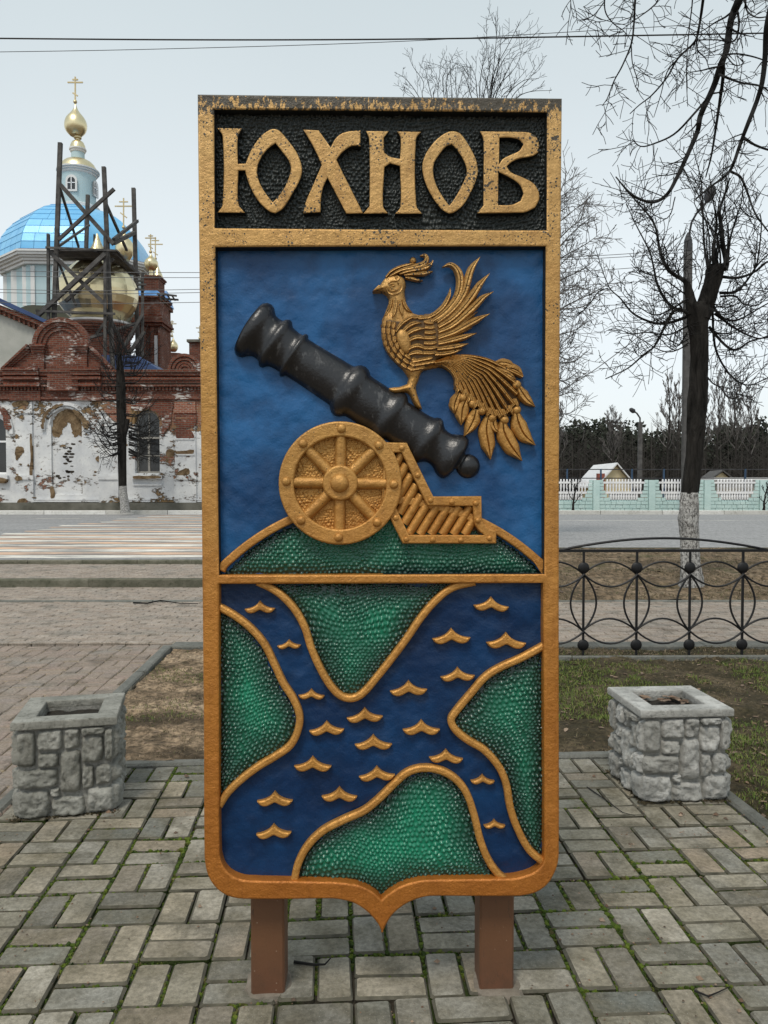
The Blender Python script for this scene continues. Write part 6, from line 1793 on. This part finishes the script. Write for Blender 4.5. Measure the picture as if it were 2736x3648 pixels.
for pa, pb in (((55,1388),(262,1196)), ((928,1388),(752,1212))):
    for o_, d in ((0, .46), (22, .36), (42, .28)):
        sgn = 1 if pa[0] < pb[0] else -1
        a = np.array(pa, float) + np.array([sgn*o_*.75, o_*.0]); b = np.array(pb, float) + np.array([sgn*o_*.2, o_*.9])
        dv = (b-a)/np.linalg.norm(b-a); nv = np.array([-dv[1], dv[0]])*9
        mesh_obj('coping', plate_mesh('coping', [P1(*[tuple(a+nv), tuple(b+nv), tuple(b-nv), tuple(a-nv)])], 0, d, .015, CY), M['brick'], gab)
a = q1(410, 1300); b = q1(655, 1392)
cbox('gable_pier', q1(412,0)[0], q1(652,0)[0], q1(0,1392)[1], 845, -.37, .1, M['brick'], gab)
# small blind arch to the right
g2 = mesh_obj('blind_arch', plate_mesh('blind_arch', [P1(*([(1360,1400)] + circ_px(1490, 1392, 128, 180, 0, 20) + [(1620,1400)]))], -.3, .15, .01, CY), M['brick'], church)
for r0, r1, d in ((130, 106, .34), (102, 78, .28), (74, 52, .22), (48, 30, .20)):
    mesh_obj('arch_ring', plate_mesh('arch_ring', [P1(*(circ_px(1490, 1392, r0, 180, 0, 22) + circ_px(1490, 1392, r1, 0, 180, 22)))], 0, d, .015, CY), M['brick'], g2)
# rendered side gable behind, with a stepped brick edge and blue roof
SY = 44.0
def PS(Y, *pts): return [(dp(*q1(x, y), Y).x, dp(*q1(x, y), Y).z) for x, y in pts]
mesh_obj('side_gable', plate_mesh('side_gable', [PS(SY, (-520,700),(-60,860),(330,1062),(420,1100),(420,1400),(-520,1400))], -.5, 0, .01, SY), M['grey_render'], church)
for k in range(24):
    f = k/23; a = np.array([-60, 872])*(1-f) + np.array([385, 1060])*f
    l = PS(SY, (a[0]-9, a[1]-10), (a[0]+9, a[1]+42))
    if k % 2 == 0: MB().box(l[0][0], l[1][0], SY-.30, SY+.1, l[1][1], l[0][1]).obj('dentil', M['brick_new'], church)
for o0, o1, d in ((-25, 12, .42), (12, 40, .22)):
    mesh_obj('brick_verge', plate_mesh('brick_verge', [PS(SY, (-80,860+o0),(395,1052+o0),(395,1052+o1),(-80,860+o1))], -.1, d, .02, SY), M['brick_new'], church)
mesh_obj('side_roof', plate_mesh('side_roof', [PS(SY, (-90,770),(400,1000),(400,1030),(-90,812))], -6, .55, .01, SY), M['roof_blue'], church)
mesh_obj('low_roof', plate_mesh('low_roof', [PS(46, (-400,1240),(1100,1270),(1290,1395),(1290,1420),(-400,1420))], -6, 0, .01, 46), M['roof_blue'], church)

# onion domes
def onion(cx, cy, Rp, Y, tip_y, bot_y, mat, name='onion_dome', parent=None, seg=28, ribs=True, lab=None, facet=False):
    rj = random.Random(4)
    """centre and greatest radius in working-view pixels at distance Y"""
    c = dp(cx, cy, Y); s = Y/1750; r_ = Rp*s
    zt__ = dp(cx, tip_y, Y).z - c.z; zb__ = dp(cx, bot_y, Y).z - c.z
    pr = [(.52, zb__), (.60, zb__*.92), (.80, zb__*.68), (.93, zb__*.42), (.99, zb__*.16), (1.0, .03*r_)]
    for t, q in ((.10,.985),(.20,.93),(.30,.84),(.40,.70),(.48,.56),(.56,.42),(.64,.30),(.72,.205),(.80,.135),(.88,.08),(.95,.045),(1,.02)): pr.append((q, zt__*t))
    m_ = MB(); n_ = seg; base_ = 0
    for q, z in pr:
        for k in range(n_):
            a = 2*math.pi*k/n_; f = 1 + (.014 if (k % 2 and ribs) else 0) + (rj.uniform(-.009, .009) if facet else 0)
            m_.V.append((c.x + r_*q*f*math.cos(a), Y + r_*q*f*math.sin(a), c.z + z))
    for i in range(len(pr)-1):
        for k in range(n_): m_.F.append((i*n_+k, i*n_+(k+1)%n_, (i+1)*n_+(k+1)%n_, (i+1)*n_+k))
    m_.F.append(tuple(reversed(range(n_))))
    o = mesh_obj(name, m_.mesh(name), mat, parent or church, None, 4 if facet else 32)
    if lab: o['label'] = lab
    return o
def cross(cx, y_top, y_bot, Y, parent, bars, thick):
    """three-barred cross: bars = [(y, half width, slant)]"""
    m_ = MB(); t = thick*Y/1750
    m_.beam(dp(cx, y_top, Y), dp(cx, y_bot, Y), t, t)
    for y, hw, sl in bars: m_.beam(dp(cx-hw, y-sl, Y-.01), dp(cx+hw, y+sl, Y-.01), t, t*.9)
    m_.ball(dp(cx, y_bot-1, Y), t*1.6, 10, 6)
    return m_.obj('cross', M['gilt_dull'], parent)
# great blue dome on its drum
DY = 62.0; ds = DY/1750; dcx = dp(169, 500, DY).x
ROT = R(-69.3-40.7)
def oct_pts(r_, z): return [Vector((dcx + r_*math.cos(ROT + k*math.pi/4), DY + r_*math.sin(ROT + k*math.pi/4), z)) for k in range(8)]
rD = 162*ds; zD0, zD1 = cZ(584, DY), cZ(452, DY)
dome = MB().lathe([(rD*.97*math.cos(t), zD0 + (zD1-zD0)*math.sin(t)) for t in [math.pi/2*i/12 for i in range(12)]], (dcx, DY), 8, ROT, 0).obj('blue_dome', M['dome'], church)
rows_ = 11
for i in range(rows_):
    t0, t1 = math.pi/2*.93*i/rows_, math.pi/2*.93*(i+1)/rows_
    A0, A1 = oct_pts(rD*math.cos(t0), zD0+(zD1-zD0)*math.sin(t0)), oct_pts(rD*math.cos(t1), zD0+(zD1-zD0)*math.sin(t1))
    for k in (4, 5, 6, 7, 0):
        nc = max(1, 5 - i//2)
        a, b, c_, d_ = A0[k], A0[(k+1) % 8], A1[(k+1) % 8], A1[k]
        for j in range(nc):
            f0, f1 = j/nc + .003, (j+1)/nc - .003
            p = [a.lerp(b, f0), a.lerp(b, f1), d_.lerp(c_, f1), d_.lerp(c_, f0)]
            cen = sum(p, Vector())/4; nrm = (p[1]-p[0]).cross(p[3]-p[0]).normalized()
            if nrm.dot(cen - Vector((dcx, DY, zD0))) < 0: nrm = -nrm
            up_ = (p[3]-p[0])*.02
            q = [v + nrm*.03 for v in p]; q[0] += nrm*.03; q[1] += nrm*.03
            mesh_obj('roof_sheet', raw('roof_sheet', p + q, [(4,5,6,7),(0,1,5,4),(1,2,6,5),(2,3,7,6),(3,0,4,7)]), M['dome'], dome)
def drum_ring(name, r_px, y0, y1, mat, parent=None):
    return MB().lathe([(r_px*ds, cZ(y1, DY)), (r_px*ds, cZ(y0, DY))], (dcx, DY), 8, ROT).obj(name, mat, parent or church)
drum = drum_ring('drum', 146, 600, 690, M['drum_blue'])
for r_px, y0, y1 in ((174, 585, 589), (171, 589.2, 594), (165, 594.2, 598), (159, 598.2, 603), (154, 603.2, 609)): drum_ring('drum_cornice', r_px, y0, y1, M['drum_white'], drum)
drum_ring('eaves', 168, 582.5, 585, M['roof_blue'], drum)
for k in range(8):
    A = oct_pts(147*ds, 0)
    for f in (.10, .5, .90):
        p = A[k].lerp(A[(k+1) % 8], f); p2 = A[k].lerp(A[(k+1) % 8], f+.001); d = (p2-p).normalized()
        w = 8*ds if f != .5 else 13*ds
        nrm = Vector((p.x-dcx, p.y-DY, 0)).normalized()*.12
        m_ = MB(); m_.beam(p + Vector((0,0,cZ(690, DY))) + nrm*0, p + Vector((0,0,cZ(612, DY))) + nrm*0, w, w*.5); m_.obj('drum_pilaster', M['drum_white'], drum)
# lantern
def lant(name, prof_px, mat, parent, n=24, cxp=169):
    return MB().lathe([(r_*ds, cZ(y, DY)) for r_, y in prof_px], (dp(cxp, 400, DY).x, DY), n).obj(name, mat, parent, 40)
lan = lant('lantern', [(44,462),(44,456),(38,452),(37,447),(36,446),(36,381)], M['drum_blue'], church)
lant('lantern_cornice', [(36,383),(38,381),(38,378),(41,377),(41,374),(44,373),(44,370)], M['drum_white'], lan)
lant('lantern_base', [(43.5,455.5),(43.5,450),(39.5,448)], M['drum_white'], lan)
for a_ in (-90, -4, 150):
    a = R(a_); rr_ = 36.3*ds; c = Vector((dp(169,400,DY).x + rr_*math.cos(a), DY + rr_*math.sin(a), 0)); tn = Vector((-math.sin(a), math.cos(a), 0)); nr_ = Vector((math.cos(a), math.sin(a), 0))
    def arcv(w_, y0, y1, off):
        pts = [c + nr_*off + tn*(-w_*ds) + Vector((0,0,cZ(y1,DY))), c + nr_*off + tn*(w_*ds) + Vector((0,0,cZ(y1,DY)))]
        for i in range(9):
            t = math.pi*i/8; pts.append(c + nr_*off + tn*(w_*ds*math.cos(t)) + Vector((0,0,cZ(y0,DY)+w_*ds*math.sin(t))))
        return pts
    m_ = MB()
    o_, i_ = arcv(12, 404, 427, .10), arcv(8, 405, 423, .10)
    m_.add(o_ + i_, [(j, (j+1) % 11, (j+1) % 11+11, j+11) for j in range(11)]); m_.add(arcv(12, 404, 427, .02), [tuple(range(11))])
    w_ = m_.obj('window', M['drum_white'], lan)
    mesh_obj('pane', raw('pane', arcv(8, 405, 423, .06), [tuple(range(11))]), M['glass'], w_)
    m_ = MB(); m_.beam(c + nr_*.09 + Vector((0,0,cZ(423,DY))), c + nr_*.09 + Vector((0,0,cZ(397,DY))), .06); m_.beam(c + nr_*.09 - tn*8*ds + Vector((0,0,cZ(409,DY))), c + nr_*.09 + tn*8*ds + Vector((0,0,cZ(409,DY))), .06); m_.obj('glazing_bar', M['window_white'], w_)
lant('lantern_cap', [(40,370),(38,364),(34,357),(28,351),(21,347),(14,345)], M['gilt'], lan)
lant('lantern_neck', [(14,348),(13.5,330)], M['drum_blue'], lan)
lant('neck_cornice', [(14,330.5),(15.5,329),(15.5,326),(17.5,325),(17.5,322)], M['drum_white'], lan)
lant('neck_cap', [(16,322),(15,315),(12,308),(7,304),(4,302),(4,298)], M['gilt'], lan)
lant('finial_ring', [(4,300),(8,299),(8,296),(4,295),(4,292),(7,291),(7,289),(3,288)], M['gilt_dull'], lan)
on = onion(163.5, 272, 23, DY, 222, 293, M['gilt'], lab='highest gilded onion dome, on the lantern')
cross(162.5, 166, 221, DY, on, [(172, 6, 0), (178, 16.5, 0), (204, 5.5, 3.4)], 2.6)
# second small onion beside the blue dome
on = onion(269, 537, 19.5, 56, 495, 562, M['gilt']); cross(267, 428, 492, 56, on, [(436, 9.5, 0), (445.5, 19, 0), (465, 7, 5.5)], 2.4)
# the great onion under the scaffold, on its brick drum
OY = 48.5; os_ = OY/1750; ocx = q1(782, 0)[0]
big = onion(ocx, 637, 83, OY, 505, 698, M['gilt'], seg=40, facet=True, lab='large gilded onion dome inside the scaffold')
MB().lathe([(3*os_, cZ(530, OY)), (2.2*os_, cZ(507, OY)), (.4*os_, cZ(505, OY))], (dp(q1(757,0)[0], 600, OY).x, OY), 10).obj('spike', M['lamp'], big)
def olathe(name, prof_px, mat, n=32): return MB().lathe([(r_*os_, cZ(y, OY)) for r_, y in prof_px], (dp(ocx, 600, OY).x, OY), n).obj(name, mat, church, 35)
olathe('onion_collar', [(66,706),(70,703),(70,699),(56,697),(50,695)], M['drum_white'])
olathe('brick_drum', [(66,810),(66,742),(66,730),(69,729),(69,725),(72,724),(72,719),(75,718),(75,713),(77,712),(77,707),(70,706)], M['brick_new'])
# brick tower to the right
def tbox(name, x0, x1, y0, y1, Y, dep, mat, parent): 
    a = q1(x0, y0); b = q1(x1, y1); return MB().box(dp(*a, Y).x, dp(*b, Y).x, Y, Y+dep, dp(*b, Y).z, dp(*a, Y).z).obj(name, mat, parent)
tw = tbox('brick_tower', 1085, 1285, 800, 1420, 52, 2.0, M['brick_new'], church)
for y0, y1, e, d in ((798, 812, 16, .25), (815, 828, 8, .12), (950, 968, 10, .15), (972, 990, 20, .3), (994, 1012, 26, .4), (1016, 1036, 14, .2)):
    a = q1(1085-e, y0); b = q1(1285+e, y1); MB().box(dp(*a, 52).x, dp(*b, 52).x, 52-d, 54+d, dp(*b, 52).z, dp(*a, 52).z).obj('tower_cornice', M['brick_new'], tw)
for x0, x1 in ((1130, 1165), (1200, 1230), (1262, 1284)): tbox('tower_pier', x0, x1, 1040, 1415, 51.82, .3, M['brick_new'], tw)
wn_ = tbox('window', 1232, 1260, 1110, 1360, 51.93, .1, M['roof_pale'], tw)
p0 = dp(*q1(1190, 795), 52.6)
MB().lathe([(1.75, 0), (1.05, .42)], (dp(*q1(1192,795), 53).x, 53.0), 4, math.pi/4, dp(*q1(1190, 797), 52).z).obj('tower_roof', M['roof_bright'], tw)
up_ = tbox('tower_stage', 1145, 1268, 640, 770, 52.4, 1.4, M['brick_new'], tw)
for y0, y1, e in ((632, 645, 14), (648, 660, 6)): 
    a = q1(1145-e, y0); b = q1(1268+e, y1); MB().box(dp(*a, 52.4).x, dp(*b, 52.4).x, 52.4-.008*e, 53.8+.008*e, dp(*b, 52.4).z, dp(*a, 52.4).z).obj('tower_cornice', M['brick_new'], up_)
onx = onion(q1(1207,0)[0], q1(0,538)[1], 14.5, 53.1, q1(0,448)[1], q1(0,590)[1], M['gilt'], lab='small gilded onion dome on the brick tower')
MB().lathe([(4*53.1/1750, dp(*q1(1207,645), 53.1).z), (4*53.1/1750, dp(*q1(1207,580), 53.1).z)], (dp(*q1(1207,600), 53.1).x, 53.1), 10).obj('onion_neck', M['gilt'], onx)
cross(q1(1203,0)[0], q1(0,302)[1], q1(0,446)[1], 53.1, onx, [(q1(0,315)[1], 5, 0), (q1(0,332)[1], 12, 0), (q1(0,405)[1], 4.5, 3)], 2.2)
on2 = onion(q1(1260,0)[0], q1(0,680)[1], 12, 60, q1(0,520)[1], q1(0,735)[1], M['gilt']); cross(q1(1241,0)[0], q1(0,325)[1], q1(0,500)[1], 60, on2, [(q1(0,352)[1], 8, 0), (q1(0,382)[1], 16, 0), (q1(0,455)[1], 5, 3.5)], 2.0)
tbox('brick_buttress', 1295, 1345, 890, 1420, 55, .7, M['brick_new'], tw); tbox('tower_cornice', 1288, 1352, 880, 905, 54.85, 1.0, M['brick_new'], tw)
MB().lathe([(.72, 0), (.25, 1.1)], (dp(*q1(1316,880), 55.3).x, 55.3), 4, math.pi/4, dp(*q1(1312, 882), 55).z).obj('buttress_roof', M['roof_bright'], tw)
on3 = onion(q1(1384,0)[0], q1(0,1200)[1], 10, 64, q1(0,1120)[1], q1(0,1240)[1], M['gilt'])
MB().lathe([(.9, 0), (.9, 3)], (dp(*q1(1384,1240), 64).x, 64), 8, 0, dp(*q1(1384, 1240), 64).z-3.2).obj('onion_neck', M['brick_new'], on3)
cross(q1(1374,0)[0], q1(0,990)[1], q1(0,1118)[1], 64, on3, [(q1(0,1002)[1], 4, 0), (q1(0,1017)[1], 9.5, 0), (q1(0,1075)[1], 4, 2.5)], 1.8)
tr_ = tbox('brick_turret', 1510, 1680, 1150, 1420, 58, 3, M['brick_new'], church); tbox('turret_ledge', 1490, 1690, 1140, 1160, 57.8, 3.4, M['plinth'], tr_)
cross(q1(1595,0)[0], q1(0,1032)[1], q1(0,1135)[1], 58.5, tr_, [(q1(0,1050)[1], 8, 0), (q1(0,1090)[1], 4, 2.5)], 1.8)

# ------------------------------------------------------------------ scaffold round the great onion
sca = thing('scaffold', 'grey timber scaffold of posts and cross braces around the large gilded dome', 'scaffold', (dp(210, 690, 46).x, 46, cZ(800)))
def sb(name, a, b, Ya, Yb, w, h=None, q=q5):
    s = (Ya+Yb)/2/1750
    return MB().beam(dp(*q(*a), Ya), dp(*q(*b), Yb), w*s, (h or w)*s).obj(name, M['scaffold'], sca)
FY_, BY_ = 45.0, 51.8
for a, b, Y, w in (((396,570),(355,1720),45.2,8.2),((682,728),(742,2080),45.4,8.0),((877,867),(908,2060),50.8,7.6),((577,912),(566,1260),51.4,7.0),((317,1168),(318,1745),45.0,5.8),((690,1185),(690,1990),45.0,5.6),((936,1425),(935,2060),47.5,5.2),((362,1300),(382,1600),45.25,6.0)):
    sb('post', a, b, Y, Y, w)
for a, b, Ya, Yb, w in (((398,845),(745,1235),45.1,45.3,8.5),((750,872),(385,1205),45.0,45.1,6.5),((398,880),(516,1252),45.3,51.0,4.6),((688,950),(832,1275),45.5,50.5,5.0),((722,1030),(800,1200),45.5,50.5,4.0),
                        ((902,1082),(745,1205),50.6,45.6,6.0),((880,1160),(745,1228),50.7,45.6,7.5),((585,1110),(390,1245),51.2,45.6,4.4),((332,1290),(690,1630),45.1,45.1,7.8),((690,1300),(235,1715),44.9,44.9,8.6),
                        ((745,1290),(910,1425),45.5,50.7,6.0),((745,1330),(430,1610),45.7,46.0,6.5),((690,1650),(860,1995),45.2,47.4,5.0),((890,1755),(590,1850),47.5,45.3,5.2),((720,1700),(620,1850),45.6,45.8,5.2),
                        ((820,1900),(935,1700),47,47.4,6.0),((840,1960),(950,1810),47.1,47.5,7.0),((380,1340),(500,1640),45.4,46.1,4.2),((450,1530),(500,1640),45.8,46,4.6),((470,1690),(690,1690),45.2,45.2,3.6),((830,1980),(910,1850),47.3,47.5,5)):
    sb('brace', a, b, Ya, Yb, w)
for a, b, Y, w in (((235,1672),(755,1692),44.85,4.6),((300,1256),(757,1277),44.85,4.2),((745,1282),(905,1425),47.6,4.2),((900,1500),(960,1500),47.3,4.0),((890,1530),(950,1535),47.3,4.0),((1030,1560),(1160,1574),47.2,3.6),((1055,1592),(1172,1600),47.4,3.6),((880,1475),(935,1475),47.3,3.4)):
    sb('rail', a, b, Y, Y+.05, w)
for k in range(4): sb('rail', (1040+30*k, 1562+4*k), (1062+30*k, 1606), 47.3, 47.35, 3.2)
# boarded platforms
zp = dp(*q5(500, 1262), 45).z
for k in range(3):
    y0 = 45.3 + k*.68
    xa, xb = dp(*q5(305, 1255), 45).x, dp(*q5(752, 1275), 45).x
    MB().box(xa+random.uniform(-.1,.1), xb+random.uniform(-.15,.1), y0, y0+.62, zp-.06+random.uniform(0,.02), zp+.03).obj('plank', M['scaffold'], sca)
for k in range(4):
    xa = -16.15 + k*.28
    MB().box(xa, xa+.255, 45.4 + random.uniform(-.1,.1), 50.4 + random.uniform(-.2,.2), zp-.10, zp-.065).obj('plank', M['scaffold'], sca)
